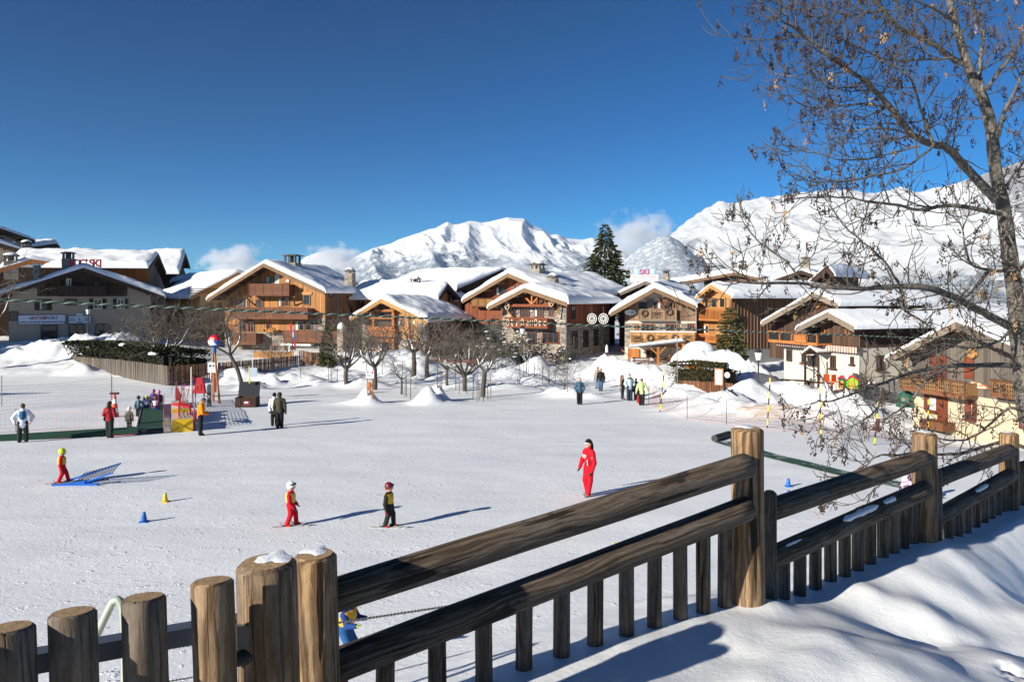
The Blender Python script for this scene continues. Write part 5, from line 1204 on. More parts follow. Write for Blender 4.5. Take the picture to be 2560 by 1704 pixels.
# gate
g0 = P(300, 1500, 1.9); g0.z = gz(g0.x, g0.y); GATE = thing('log_gate', 'gate of flat topped half logs on a grey metal bar at lower left', 'gate', g0)
for i, (px, py, d, lean) in enumerate(((-560, 1700, 1.43, .014), (-340, 1655, 1.53, .014), (-150, 1605, 1.63, .016), (24, 1565, 1.72, .016), (181, 1527, 1.80, .014), (359, 1490, 1.88, .014), (530, 1449, 1.96, .016))):
    top = P(px, py, d); b = top + Vector((lean * 2.2, 0, -1.05))
    log('slat', b, top, .054, .053, LOG if i == 6 else BALU, GATE, g0, 20, (0, .12), .008, 300 + i)  # last slat in lighter pine; shade of the others is put into their greyer colour
pa, pb = P(-500, 1800, 1.52), P(612, 1588, 2.13); m = MB(); d_ = (pb - pa); m.beam(pa + Vector((0, .07, 0)) - g0, pb + Vector((0, .07, 0)) - g0, .006, .046); m.beam(pa + Vector((0, .10, .020)) - g0, pb + Vector((0, .10, .020)) - g0, .05, .006)
m.build('metal_bar', simple('bar_grey', (.16, .18, .21), rough=.45, metal=.5, var=.2), GATE)
c = P(612, 1646, 2.10) - g0; m = MB(); m.cyl(c + Vector((-.03, 0, 0)), c + Vector((.05, .02, .01)), .024, .020, 12); m.build('hinge', MS['metal_dark'], GATE); m = MB(); m.box(c.x - .035, c.x + .015, c.y - .005, c.y + .012, c.z + .03, c.z + .095); m.build('hinge_plate', MS['metal_grey'], GATE)
m = MB(); pts = [P(205, 1660, 2.35), P(245, 1580, 2.35), P(270, 1527, 2.35), P(282, 1503, 2.35), P(293, 1497, 2.35), P(303, 1504, 2.35), P(309, 1525, 2.35), P(312, 1580, 2.35), P(314, 1720, 2.35), P(316, 1850, 2.35)]; oh = Vector((pts[-1].x, pts[-1].y, gz(pts[-1].x, pts[-1].y)))
tube_m = simple('pale_tube', (.42, .47, .40), rough=.4, metal=.2, var=.1)
hp = thing('metal_hoop', 'bent pale metal tube behind the log gate', 'hoop', oh); m.tube([p - oh for p in pts], .0125, 12); m.build('tube', tube_m, hp)
m = MB(); m.cyl(pts[0] - oh, P(190, 1760, 2.35) - oh, .0125, .0125, 10); m.build('leg', tube_m, hp)

# ------------------------------------------------------------------ bare ash tree at the right edge
def bark_mat(name, a, b, s=30):
    t = NT(name); v = t.coord((1, 1, .5)); n = t.noise(v, s, 5, .7); n2 = t.noise(v, s * .35, 3, .6); n3 = t.noise(t.coord((1, 1, .25)), s * 1.6, 3, .7)
    col = t.mix(t.ramp(n, [(.42, 0), (.62, 1)]), a, b); col = t.mix(t.ramp(n2, [(.55, 0), (.75, .6)]), col, (.06, .05, .04)); col = t.mix(t.ramp(t.noise(v, s * .6, 2), [(.70, 0), (.74, .5)]), col, (.24, .20, .05))
    return t.fin(col, .85, t.bump(t.math('ADD', n, n3), .8, .02), .1)
BARK = bark_mat('ash_bark', (.100, .085, .070), (.23, .21, .185)); TWIG = simple('twig', (.088, .074, .062), rough=.8, var=.3, scale=20); KEYS = simple('seed_keys', (.050, .030, .022), rough=.85, var=.5, scale=40); KEYS2 = simple('seed_keys_tan', (.38, .23, .11), rough=.85, var=.3, scale=40)
class Tree:
    def __init__(s, root, o, seed): s.root = root; s.o = o; s.r = random.Random(seed); s.tw = MB(); s.keys = []; s.snow = MB()
    def smooth(s, pts, k=3):
        out = []
        for i in range(len(pts) - 1):
            p0 = pts[max(i - 1, 0)]; p1 = pts[i]; p2 = pts[i + 1]; p3 = pts[min(i + 2, len(pts) - 1)]
            for j in range(k):
                t = j / k; out.append(.5 * ((2 * p1) + (p2 - p0) * t + (2 * p0 - 5 * p1 + 4 * p2 - p3) * t * t + (3 * p1 - p0 - 3 * p2 + p3) * t ** 3))
        return out + [pts[-1]]
    def limb(s, name, pts, r0, r1, n=9, mat=None, wob=.0):
        pts = s.smooth(pts, 4); k = len(pts); m = MB()
        pts = [p + Vector((s.r.uniform(-wob, wob), s.r.uniform(-wob, wob), s.r.uniform(-wob, wob))) for p in pts]
        rr = [(r0 + (r1 - r0) * (i / (k - 1)) ** .8) * s.r.uniform(.93, 1.08) for i in range(k)]
        m.tube([p - s.o for p in pts], rr, n); m.build(name, mat or BARK, s.root); return pts, rr
    def twig(s, p, d, L, r, lvl, up=.5, nseg=6, n=4, kid=4, keyp=.5, rmin=.0036):
        R = s.r; pts = [p]; d = d.normalized(); rr = [r]; step = L / nseg
        for i in range(nseg):
            d = (d + Vector((R.gauss(0, .17), R.gauss(0, .17), R.gauss(0, .17) + up * .16 * (i + 1) / nseg * 2))).normalized()
            pts.append(pts[-1] + d * step * R.uniform(.8, 1.2)); rr.append(max(r * (1 - .72 * (i + 1) / nseg), rmin))
        s.tw.tube([q - s.o for q in pts], rr, n, 0, True, False)
        if lvl > 0:
            for i in range(kid):
                f = R.uniform(.25, .95) * nseg; j = int(f); q = pts[j].lerp(pts[min(j + 1, nseg)], f - j)
                a = (pts[min(j + 1, nseg)] - pts[j]).normalized(); v = Vector((R.gauss(0, 1), R.gauss(0, .8), R.gauss(.1, 1))); v = (v - a * v.dot(a)).normalized()
                s.twig(q, a * .7 + v * .8, L * R.uniform(.3, .55), max(rr[j] * .62, .0042), lvl - 1, up * 1.2, max(3, nseg - 1), n, max(1, kid - 1), keyp)
        if R.random() < keyp: s.keys.append((pts[-1], R.random()))
        return pts
    def clothe(s, pts, rr, n, L, lvl=1, r=.007, up=.5, f0=.15, kid=4, keyp=.4, bias=(0, 0, .2)):
        R = s.r; k = len(pts) - 1
        for i in range(n):
            f = (f0 + (1 - f0) * (i + R.random()) / n) * k; j = min(int(f), k - 1); q = pts[j].lerp(pts[j + 1], f - j); a = (pts[j + 1] - pts[j]).normalized()
            v = Vector((R.gauss(bias[0], 1), R.gauss(bias[1], .7), R.gauss(bias[2], 1))); v = (v - a * v.dot(a)).normalized()
            s.twig(q, a * R.uniform(.3, .9) + v, L * R.uniform(.6, 1.25), min(r, rr[j] * .7), lvl, up, 7, 4, kid, keyp)
        s.twig(pts[-1], pts[-1] - pts[-2], L * .8, rr[-1], lvl, up, 6, 4, kid, .9)
    def finish(s, twmat, keys=True):
        s.tw.build('twigs', twmat, s.root, kind='stuff')
        if keys and s.keys:
            m = MB(); R = s.r
            for p, q in s.keys:
                mi = 1 if q > .95 else 0
                for i in range(R.randint(8, 18)):
                    c = p - s.o + Vector((R.gauss(0, .013), R.gauss(0, .013), R.gauss(-.045, .028))); w = R.uniform(.006, .013); l = R.uniform(.018, .040); a = R.uniform(0, 6.28)
                    x = Vector((math.cos(a), math.sin(a), R.uniform(-.4, .4))) * w; z = Vector((R.gauss(0, .3), R.gauss(0, .3), -1)).normalized() * l; y = x.cross(z).normalized() * w * .5
                    m.add([c, c + x + z * .5, c + y + z * .55, c - x + z * .5, c - y + z * .45, c + z], [(0, 1, 2), (0, 2, 3), (0, 3, 4), (0, 4, 1), (5, 2, 1), (5, 3, 2), (5, 4, 3), (5, 1, 4)], mi)
            m.build('seed_clusters', [KEYS, KEYS2], s.root, kind='stuff')
TD = 9.0
tb = P(2610, 1180, TD); tb.z = gz(tb.x, tb.y)
ash = thing('ash_tree', 'big leafless tree with hanging seed clusters at the right edge', 'tree', tb); T = Tree(ash, tb, 7)
def poly(l, dd): return [P(x, y, TD + dd * i / max(1, len(l) - 1)) for i, (x, y) in enumerate(l)]
base = Vector((tb.x, tb.y, tb.z - .4))
tp, tr_ = T.limb('trunk', [base] + poly([(2600, 1120), (2580, 1060), (2563, 994), (2556, 915), (2545, 836), (2540, 757), (2524, 638), (2508, 519), (2489, 428), (2478, 321), (2458, 250), (2437, 207), (2419, 161), (2401, 107), (2387, 54), (2373, 0), (2355, -90), (2345, -190)], .3), .138, .026, 14)
limbs = [  # points, depth change, r0, r1, twigs, length, up
    ([(2490, 500), (2423, 428), (2369, 371), (2334, 361), (2280, 336), (2226, 268), (2173, 214), (2130, 182), (2073, 139), (2030, 104), (1987, 71), (1950, 50)], -1.6, .066, .010, 30, .75, .5),
    ([(2425, 165), (2380, 146), (2334, 111), (2280, 86), (2244, 68), (2209, 25), (2183, 0), (2140, -50)], -.8, .048, .016, 18, .75, .4),
    ([(2462, 250), (2451, 200), (2451, 143), (2458, 82), (2433, 21), (2423, 0), (2405, -70)], .8, .036, .014, 12, .7, .4),
    ([(2465, 224), (2512, 161), (2558, 96), (2610, 30)], .3, .03, .012, 9, .6, .4),
    ([(2494, 345), (2508, 286), (2537, 229), (2558, 178), (2600, 110)], -.5, .034, .014, 10, .6, .4),
    ([(2500, 535), (2412, 517), (2353, 515), (2302, 525), (2235, 511), (2175, 505), (2136, 496), (2057, 492), (1985, 496)], -1.4, .036, .006, 18, .55, .4),
    ([(2543, 826), (2472, 788), (2412, 757), (2373, 737), (2314, 719), (2235, 717), (2156, 721), (2076, 719), (2017, 709), (1938, 707), (1859, 705), (1812, 688)], -2.2, .066, .007, 26, .55, .7),
    ([(2012, 708), (1970, 658), (1938, 634), (1887, 595), (1859, 555), (1852, 540)], -.2, .014, .005, 9, .35, .6),
    ([(2250, 717), (2215, 658), (2159, 606), (2116, 571), (2088, 531)], -.5, .018, .005, 10, .42, .6),
    ([(2252, 717), (2256, 765), (2294, 796), (2333, 824), (2350, 850)], .4, .020, .008, 8, .45, .1),
    ([(2550, 915), (2472, 911), (2373, 915), (2314, 923), (2254, 939), (2195, 962), (2136, 982), (2077, 1002), (2040, 1003)], -1.8, .040, .007, 18, .45, .3),
    ([(2373, 915), (2314, 954), (2274, 1006), (2235, 1033), (2205, 1055)], -.6, .020, .006, 9, .4, .0),
    ([(2203, 972), (2195, 1014), (2167, 1045), (2116, 1073), (2080, 1097)], -.5, .014, .005, 9, .4, -.1),
    ([(2590, 1040), (2534, 1020), (2507, 1030), (2471, 1062), (2445, 1084), (2414, 1098), (2364, 1100), (2335, 1088)], -1.2, .024, .008, 14, .42, .3),
    ([(2600, 1125), (2560, 1116), (2507, 1105), (2454, 1118), (2400, 1132), (2343, 1136), (2286, 1132), (2239, 1137), (2195, 1139), (2159, 1166), (2120, 1190)], -1.6, .032, .007, 20, .42, .2),
    ([(2240, 1137), (2221, 1189), (2186, 1223), (2155, 1250), (2120, 1262)], -.4, .012, .005, 7, .35, -.3),
    ([(2515, 678), (2468, 674), (2428, 658), (2412, 610), (2404, 567), (2380, 540)], -.7, .024, .006, 12, .5, .4),
    ([(2470, 676), (2440, 715), (2412, 745), (2370, 770), (2300, 775)], -.8, .022, .008, 9, .45, .3),
    ([(2530, 700), (2560, 660), (2590, 600), (2620, 520)], -.6, .030, .012, 12, .6, .4), ([(2505, 480), (2540, 430), (2580, 380)], .6, .022, .010, 8, .5, .4),
    ([(2500, 560), (2530, 600), (2550, 680), (2570, 740)], -.4, .016, .007, 9, .4, .2), ([(2545, 800), (2500, 850), (2430, 870), (2360, 860), (2300, 880)], -1.0, .024, .008, 12, .45, .2),
    ([(2334, 361), (2310, 300), (2290, 230), (2260, 180), (2200, 150)], -.6, .022, .007, 12, .6, .5), ([(2226, 268), (2160, 260), (2090, 265), (2030, 270), (1985, 250)], -.5, .016, .005, 11, .55, .5), ([(2280, 336), (2200, 320), (2120, 330), (2060, 310)], -.4, .016, .005, 10, .55, .4),
    ([(2334, 365), (2260, 420), (2180, 440), (2100, 455), (2040, 440), (2000, 410)], -.9, .018, .005, 13, .5, .7), ([(2300, 365), (2240, 380), (2150, 400), (2080, 395), (2010, 370)], -.6, .016, .005, 12, .5, .6),
    ([(2073, 139), (2040, 170), (1990, 190), (1930, 180), (1905, 150)], -.3, .012, .004, 9, .45, .7), ([(2209, 25), (2120, 40), (2060, 20), (1990, 25), (1930, 5)], -.4, .014, .005, 12, .5, .4), ([(2380, 146), (2300, 150), (2220, 150), (2150, 120), (2080, 90)], -.8, .018, .006, 12, .55, .4),
    ([(2390, 60), (2330, 20), (2260, -10), (2180, -30)], -.6, .020, .008, 10, .6, .2)]
for l, dd, r0, r1, n, L, up in limbs:
    off = 0 if l[0][0] > 2400 else -.9
    pts = [P(x, y, TD + off + dd * i / (len(l) - 1) + T.r.uniform(-.12, .12) * (i > 0)) for i, (x, y) in enumerate(l)]
    lp, lr = T.limb('limb', pts, r0 * .85, r1 * .9, 8, BARK, .006); T.clothe(lp, lr, int(n * 1.25), L, 1, .0095, up, .10, 5, .34 if l[-1][1] < 460 else .20)
T.clothe(tp[20:], tr_[20:], 22, .5, 1, .009, .5, .0, 4, .3)
T.finish(TWIG)

# ------------------------------------------------------------------ overhead tow rope and field cables
def rope(name, label, cat, a, b, sag, r, mats, turns, group=None):
    a, b = Vector(a), Vector(b); o = a.copy(); rt = thing(name, label, cat, o, 0, group); L = (b - a).length; k = int(turns * 8)
    ax = (b - a).normalized(); x = ax.cross(Vector((0, 0, 1))).normalized(); y = x.cross(ax)
    for s_, mt in enumerate(mats):
        pts = []
        for i in range(k + 1):
            f_ = i / k; an = 2 * math.pi * turns * f_ + math.pi * s_
            pts.append(a.lerp(b, f_) - o + Vector((0, 0, -sag * 4 * f_ * (1 - f_))) + (x * math.cos(an) + y * math.sin(an)) * r * .55)
        MB().tube(pts, r * .62, 5).build('strand', mt, rt)
rope('tow_rope', 'green and pale twisted rope stretched across the whole view', 'rope', P(-140, 743, 5.2), P(2720, 858, 12.0), .02, .0095, [flat('rope_green', (.030, .070, .055), .8), flat('rope_pale', (.30, .33, .27), .8)], 130)
rope('steel_cable', 'grey cable crossing behind the corner posts above the piste', 'cable', P(330, 1633, 9.0), P(1420, 1469, 12.5), .0, .016, [flat('cable_grey', (.17, .17, .17), .6), flat('cable_light', (.21, .21, .20), .6)], 60)
rope('steel_cable', 'thin lower cable seen under the gate hinge', 'cable', P(300, 1722, 8.6), P(660, 1662, 9.6), .0, .009, [MS['cable_grey'], MS['cable_light']], 20)

# ------------------------------------------------------------------ orchard trees, conifers, hedges, picket fences
FRUIT = simple('orchard_bark', (.085, .068, .056), rough=.9, var=.4, scale=12, bump=.4); FTWIG = simple('orchard_twig', (.135, .112, .096), rough=.9, var=.3, scale=8)
def orchard(label, px, py, top, spread, seed, d=None, lean=(0, 0), forks=4, dens=1.0, r=.16, trunk=.30, snow=True, name='fruit_tree', tw=FTWIG, g='bare fruit trees'):
    b = ground(px, py) if d is None else Vector((PX(px, d), d, gz(PX(px, d), d)))
    Ht = PZ(top, b.y) - b.z; t = thing(name, label, 'tree', b, 0, g); T = Tree(t, b, seed); R = T.r
    k = b + Vector((lean[0] * Ht * trunk, lean[1], Ht * trunk)); c = b + (k - b) * .5 + Vector((R.uniform(-.1, .1), 0, 0))
    T.limb('trunk', [b - Vector((0, 0, .3)), c, k], r * .98, r * .72, 8, FRUIT, .01)
    sp = spread / F * b.y / 2
    for i in range(forks):
        a = 2 * math.pi * (i + R.random() * .6) / forks; q = Vector((math.cos(a) * sp * R.uniform(.7, 1.05), math.sin(a) * sp * R.uniform(.6, .9), Ht * (1 - trunk) * R.uniform(.65, .95))) + Vector((lean[0] * Ht * .3, 0, 0))
        pts = [k - Vector((0, 0, .05)), k + q * .28 + Vector((math.cos(a) * sp * .12, math.sin(a) * sp * .1, 0)), k + q * .62, k + q]
        lp, lr = T.limb('limb', pts, r * .55, r * .12, 6, FRUIT, .03)
        T.clothe(lp, lr, int(9 * dens), Ht * .32, 2, r * .16, .35, .22, 4, 0, (0, 0, .35))
        if snow and R.random() < .75:
            m = MB(); s0 = R.randint(1, 4); sp_ = [p - b + Vector((-.02, -.02, rr * .75)) for p, rr in zip(lp[s0:s0 + 5], lr[s0:s0 + 5])]; m.tube(sp_, [rr * (.3 if j in (0, 4) else .75) for j, rr in enumerate(lr[s0:s0 + 5])], 6); m.build('branch_snow', SNOW, t)
    T.finish(tw, False); return t
orchard('broad dense bare fruit tree behind the corner of the picket fence', 408, 935, 752, 235, 1, 66, dens=1.9, r=.2, trunk=.28, forks=6)
orchard('leaning bare tree with snowy trunk behind the open chest', 608, 965, 778, 150, 2, None, (-.42, 0), dens=1.1, r=.19, trunk=.42)
orchard('tall thin dark tree behind the round sign', 538, 930, 752, 150, 3, 68, dens=1.0, r=.17, trunk=.5, snow=False)
orchard('large bare fruit tree with forked snowy limbs before the small conifer', 866, 960, 792, 165, 4, None, dens=1.5, r=.2, trunk=.22, forks=6)
orchard('bare fruit tree left of the white orchard board', 937, 974, 806, 150, 5, None, dens=1.3, r=.2, trunk=.34, forks=5)
orchard('stout pruned fruit tree in front of the small chalet', 1034, 940, 800, 140, 6, None, dens=1.0, r=.24, trunk=.42, forks=5)
orchard('pruned fruit tree with a snow covered fork', 1068, 942, 812, 120, 7, None, dens=.7, r=.22, trunk=.40, forks=3)
orchard('slim young fruit tree among green stakes', 1118, 962, 850, 110, 8, None, dens=.8, r=.12, trunk=.35)
orchard('wide spreading fruit tree in the middle of the staked row', 1162, 977, 800, 220, 9, None, dens=1.5, r=.19, trunk=.22, forks=6)
orchard('small bare sapling beside the white orchard board', 1004, 985, 890, 90, 10, None, dens=.7, r=.09, trunk=.4)
orchard('bent broken fruit tree with a ring of stakes', 1206, 992, 868, 120, 11, None, (.1, 0), dens=.9, r=.2, trunk=.5, forks=3)
orchard('low bare bush tree left of the dark jacket man', 1372, 960, 880, 95, 12, None, dens=.8, r=.05, trunk=.1, forks=6)
orchard('low bare bush tree nearest the lane mouth', 1412, 972, 884, 100, 13, None, dens=.8, r=.05, trunk=.1, forks=6)
orchard('thin sapling in front of the stone house', 1318, 930, 842, 80, 14, None, dens=.8, r=.05, trunk=.3)
orchard('bare tree half cut by the left picture edge', -20, 900, 650, 190, 15, 70, dens=1.3, r=.2, trunk=.4)
orchard('brown leafless shrub before the small chalet', 905, 905, 800, 130, 16, 73, dens=1.6, r=.07, trunk=.06, forks=9, snow=False, name='bare_shrub')
orchard('grey tangled shrub left of the big chalet terrace', 480, 900, 790, 170, 17, 72, dens=1.8, r=.08, trunk=.08, forks=8, snow=False, name='bare_shrub')
orchard('brown tangled shrub below the fir beside the lane', 1180, 918, 818, 150, 18, 71, dens=1.5, r=.06, trunk=.05, forks=9, snow=True, name='bare_shrub')
orchard('brown bare shrub beneath the snowy fir', 1262, 928, 862, 110, 20, 70, dens=1.3, r=.05, trunk=.05, forks=8, snow=True, name='bare_shrub')

for k, (px, d, top, w, lb) in enumerate(((960, 76, 838, 120, 'brown leafless shrub before the small chalet doors'), (1105, 77, 842, 130, 'tangled grey shrub under the red chalet recess'), (1150, 76, 850, 110, 'low twiggy shrub left of the snowy fir'), (340, 74, 800, 150, 'grey leafless shrub rising over the garden hedge'), (690, 75, 846, 110, 'thin leafless shrub by the terrace wall'))):
    orchard(lb, px, 0, top, w, 30 + k, d, dens=1.7, r=.05, trunk=.05, forks=9, snow=k % 2 == 0, name='bare_shrub', g='leafless shrubs')

def needle_mat(name, c, c2):
    t = NT(name); g = t.n('NewGeometry'); n = t.noise(t.coord((1, 1, 1)), .9, 3, .6)
    col = t.mix(t.ramp(n, [(.35, 0), (.65, 1)]), c, c2); col = t.mix(1.0, col, t.math('ADD', .6, t.math('MULTIPLY', g.outputs['Random Per Island'], .8)), 'MULTIPLY')
    return t.fin(col, .8, None, .15)
NEED = needle_mat('spruce_needles', (.030, .042, .020), (.068, .070, .032)); NEED2 = needle_mat('fir_needles', (.020, .040, .026), (.05, .075, .04)); YEW = needle_mat('yew_needles', (.050, .062, .022), (.095, .095, .038)); HEDGE = needle_mat('hedge_leaves', (.028, .035, .018), (.06, .06, .028)); HEDGE2 = needle_mat('hedge_leaves_brown', (.06, .055, .020), (.10, .080, .03))
def sprays(C_, D_, S_, W_, seed, mat, name, par, **kw):
    """small pointed leaf sprays: centres, directions, lengths, widths"""
    n = len(C_); rg = np.random.RandomState(seed); D_ = D_ / np.linalg.norm(D_, axis=1, keepdims=True); U = rg.normal(size=(n, 3)); X = np.cross(D_, U); X /= np.linalg.norm(X, axis=1, keepdims=True) + 1e-9
    S_ = S_[:, None]; W_ = W_[:, None]; up = np.cross(X, D_)
    V = np.stack([C_ - X * W_ * .3, C_ + D_ * S_ * .45 - X * W_, C_ + D_ * S_ + up * W_ * .4, C_ + D_ * S_ * .45 + X * W_], 1).reshape(-1, 3)
    return np_mesh(name, V, np.arange(4 * n).reshape(n, 4), mat, False, par, kind='stuff', **kw)
def conifer(name, label, px, d, top, width, zb=None, seed=1, mat=NEED, snow=0, levels=30, per=10, dens=16, droop=.35, shape=1.0, g=None):
    x = PX(px, d); z0 = gz(x, d) if zb is None else zb; b = Vector((x, d, z0)); Ht = PZ(top, d) - z0; Rm = width / F * d / 2
    t = thing(name, label, 'tree', b, 0, g); rg = np.random.RandomState(seed)
    MB().tube([(0, 0, -.5), (0, 0, Ht * .5), (0, 0, Ht * .98)], [Ht * .018, Ht * .012, .02], 8).build('trunk', FRUIT, t)
    Cs, Ds, Ss, Ws = [], [], [], []; sn = MB()
    for i in range(levels):
        f = i / levels; z = Ht * (.06 + .92 * f); R_ = Rm * (1 - f) ** shape * (.80 + .35 * rg.rand()) + .05
        m = max(4, int(per * (1 - f * .6)))
        for j in range(m):
            a = 2 * math.pi * (j + rg.rand()) / m; L = R_ * rg.uniform(.72, 1.12); dr = np.array([math.cos(a), math.sin(a), 0])
            k = max(4, int(dens * L / max(Rm, .1)) + 3)
            s = np.sqrt(rg.rand(k)); sag = -droop * L * s ** 1.6 + .12 * L * s ** 4; side = rg.normal(0, .16 * L, k) * (1.1 - s)
            tn = np.array([-math.sin(a), math.cos(a), 0])
            c = np.array([0, 0, z]) + dr * (L * s)[:, None] + tn * side[:, None]; c[:, 2] += sag + rg.normal(0, .03 * L, k)
            dd = dr * .8 + tn * np.sign(side)[:, None] * rg.uniform(.2, .9, k)[:, None]; dd[:, 2] += rg.uniform(-.6, -.05, k)
            Cs.append(c); Ds.append(dd); Ss.append(rg.uniform(.7, 1.3, k) * (Ht * .040 + .10)); Ws.append(rg.uniform(.7, 1.3, k) * (Ht * .009 + .03))
            if snow and rg.rand() < snow and L > .25 * Rm:
                q = rg.uniform(.5, .95); p = np.array([0, 0, z]) + dr * L * q; sn.ell((p[0], p[1], p[2] - droop * L * q ** 1.6 + .05), (L * rg.uniform(.12, .25), L * rg.uniform(.12, .22), .07 + .05 * rg.rand()), 7, 4, None, 0, -.4)
    sprays(np.concatenate(Cs), np.concatenate(Ds), np.concatenate(Ss), np.concatenate(Ws), seed, mat, 'crown', t)
    if snow: sn.build('branch_snow', SNOW, t, kind='stuff')
    return t
conifer('spruce_tree', 'tall dark spruce rising behind the roofs against the mountain', 1513, 118, 550, 205, PZ(790, 118), 1, NEED, 0, 34, 13, 40, .38, .95)
conifer('small_conifer', 'small narrow green conifer before the big chalet terrace', 818, 72, 806, 44, None, 2, YEW, 0, 22, 10, 14, .1, .7)
conifer('fir_tree', 'snow dusted fir with left branches lit beside the lane', 1236, 74, 786, 110, None, 3, NEED2, .34, 16, 9, 20, .35, .6)
conifer('fir_tree', 'darker snow dusted fir to the right of the first, by the stone house', 1302, 73, 812, 105, None, 4, NEED2, .30, 16, 9, 20, .35, .6)
conifer('yew_tree', 'bushy dark green yew between ski chalet and brown house', 1826, 70, 758, 96, None, 5, YEW, 0, 22, 12, 26, .15, .55)
conifer('low_shrub', 'dark low evergreen shrub at the foot of the stone house', 1405, 75, 868, 60, None, 6, NEED2, .2, 8, 8, 14, .2, .4)
conifer('spruce_tree', 'tiny far conifers on the rooftop skyline left of the big chalet', 520, 118, 672, 12, PZ(730, 118), 7, NEED, 0, 10, 6, 8, .3, .8)
conifer('dark_shrub', 'dark evergreen patch above the roof of the shutter house', 2385, 60, 742, 70, PZ(830, 60), 8, YEW, 0, 10, 9, 16, .2, .4)

def hedge(name, label, pts, w, zt, seed, mat, n=9000, snow=.25, size=.11, zb=None):
    """hedge along a ground polyline [(x, y)]; zt = list of top heights above ground"""
    o = Vector((pts[0][0], pts[0][1], gz(*pts[0]))); t = thing(name, label, 'hedge', o); rg = np.random.RandomState(seed)
    pts = np.array(pts, float); seg = np.linalg.norm(np.diff(pts, axis=0), axis=1); cum = np.concatenate([[0], np.cumsum(seg)])
    m = MB()
    for i in range(len(pts) - 1):
        a, b = pts[i], pts[i + 1]; g0_, g1_ = (zb[i], zb[i + 1]) if zb else (gz(*a), gz(*b)); dx = (b - a) / seg[i]; nx = np.array([-dx[1], dx[0]]) * w * .18
        q = [(a - nx), (b - nx), (b + nx), (a + nx)]; zl = [g0_ - .5, g1_ - .5, g1_ - .5, g0_ - .5]; zh = [g0_ + zt[i] - .6, g1_ + zt[i + 1] - .6, g1_ + zt[i + 1] - .6, g0_ + zt[i] - .6]
        m.add([(p[0] - o.x, p[1] - o.y, z - o.z) for p, z in zip(q, zl)] + [(p[0] - o.x, p[1] - o.y, z - o.z) for p, z in zip(q, zh)], [(0, 3, 2, 1), (4, 5, 6, 7), (0, 1, 5, 4), (1, 2, 6, 5), (2, 3, 7, 6), (3, 0, 4, 7)])
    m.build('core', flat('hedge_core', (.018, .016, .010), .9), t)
    s = rg.rand(n) * cum[-1]; i = np.clip(np.searchsorted(cum, s) - 1, 0, len(seg) - 1); f = (s - cum[i]) / seg[i]
    P_ = pts[i] + (pts[i + 1] - pts[i]) * f[:, None]; dx = (pts[i + 1] - pts[i]) / seg[i][:, None]; nx = np.stack([-dx[:, 1], dx[:, 0]], 1)
    z0 = np.array(zb)[i] + (np.array(zb)[i + 1] - np.array(zb)[i]) * f if zb else H(P_[:, 0], P_[:, 1]); zh = np.array(zt)[i] + (np.array(zt)[i + 1] - np.array(zt)[i]) * f
    an = rg.uniform(-.35, math.pi + .35, n); lump = 1 + .22 * (vnoise(s * .9, an * 2, seed) - .5) * 2
    c_, s_ = np.cos(an), np.sin(an); off = np.sign(c_) * np.abs(c_) ** .5 * w * .5 * lump; hz_ = np.where(s_ > 0, (s_ ** .5), 0); 
    zz_ = np.where(rg.rand(n) < .35, zh * (.92 + .12 * lump - .1), zh * rg.uniform(-.05, 1.0, n) * np.maximum(hz_, .9)) 
    top = rg.rand(n) < .35; off = np.where(top, rg.uniform(-.5, .5, n) * w, off); zz_ = np.where(top, zh * (.86 + .14 * lump), zz_)
    Cc = np.stack([P_[:, 0] + nx[:, 0] * off - o.x, P_[:, 1] + nx[:, 1] * off - o.y, z0 + zz_ - o.z], 1)
    Dd = np.stack([nx[:, 0] * off * 2 / w, nx[:, 1] * off * 2 / w, np.where(top, 1.0, .3)], 1) + rg.normal(0, .5, (n, 3))
    sprays(Cc, Dd, rg.uniform(.7, 1.4, n) * size, rg.uniform(.7, 1.3, n) * size * .42, seed, mat, 'foliage', t)
    if snow:
        m = MB()
        for k in range(int(cum[-1] * 3.2 * snow)):
            j = rg.randint(n); 
            if not top[j] and rg.rand() < .7: continue
            m.ell(Cc[j], (rg.uniform(.12, .45), rg.uniform(.12, .4), rg.uniform(.07, .2)), 8, 5, None, 0, -.5)
        m.build('snow_patches', SNOW, t, kind='stuff')
    return t
def gp(px, d): return (PX(px, d), d)
hedge('garden_hedge', 'long dark snow dotted hedge behind the left picket fence', [gp(172, 77.5), gp(300, 71), gp(420, 64.5), gp(505, 68)], 2.2, [2.2, 2.7, 3.0, 2.6], 3, HEDGE, 17000, .9, .20, [-1.0, -1.2, -1.6, -1.7])
hedge('snowy_hedge', 'low brown snow covered hedge behind the orchard picket fence', [gp(1075, 76.5), gp(1180, 77.5), gp(1292, 76)], 1.8, [1.5, 1.9, 1.7], 8, HEDGE2, 7000, 2.2, .16, [-1.0, -1.0, -1.0])
hk = hedge('clipped_hedge', 'green brown clipped hedge with thick snow cap beside the patio', [gp(1700, 56.5), gp(1760, 55), gp(1832, 53.5)], 2.8, [3.1, 3.3, 3.2], 5, HEDGE2, 15000, 0, .13, [-2.1, -2.1, -2.1])
ho = hk.location.copy(); m = MB(); rg = random.Random(2); Vs = []; nu, nv = 40, 16
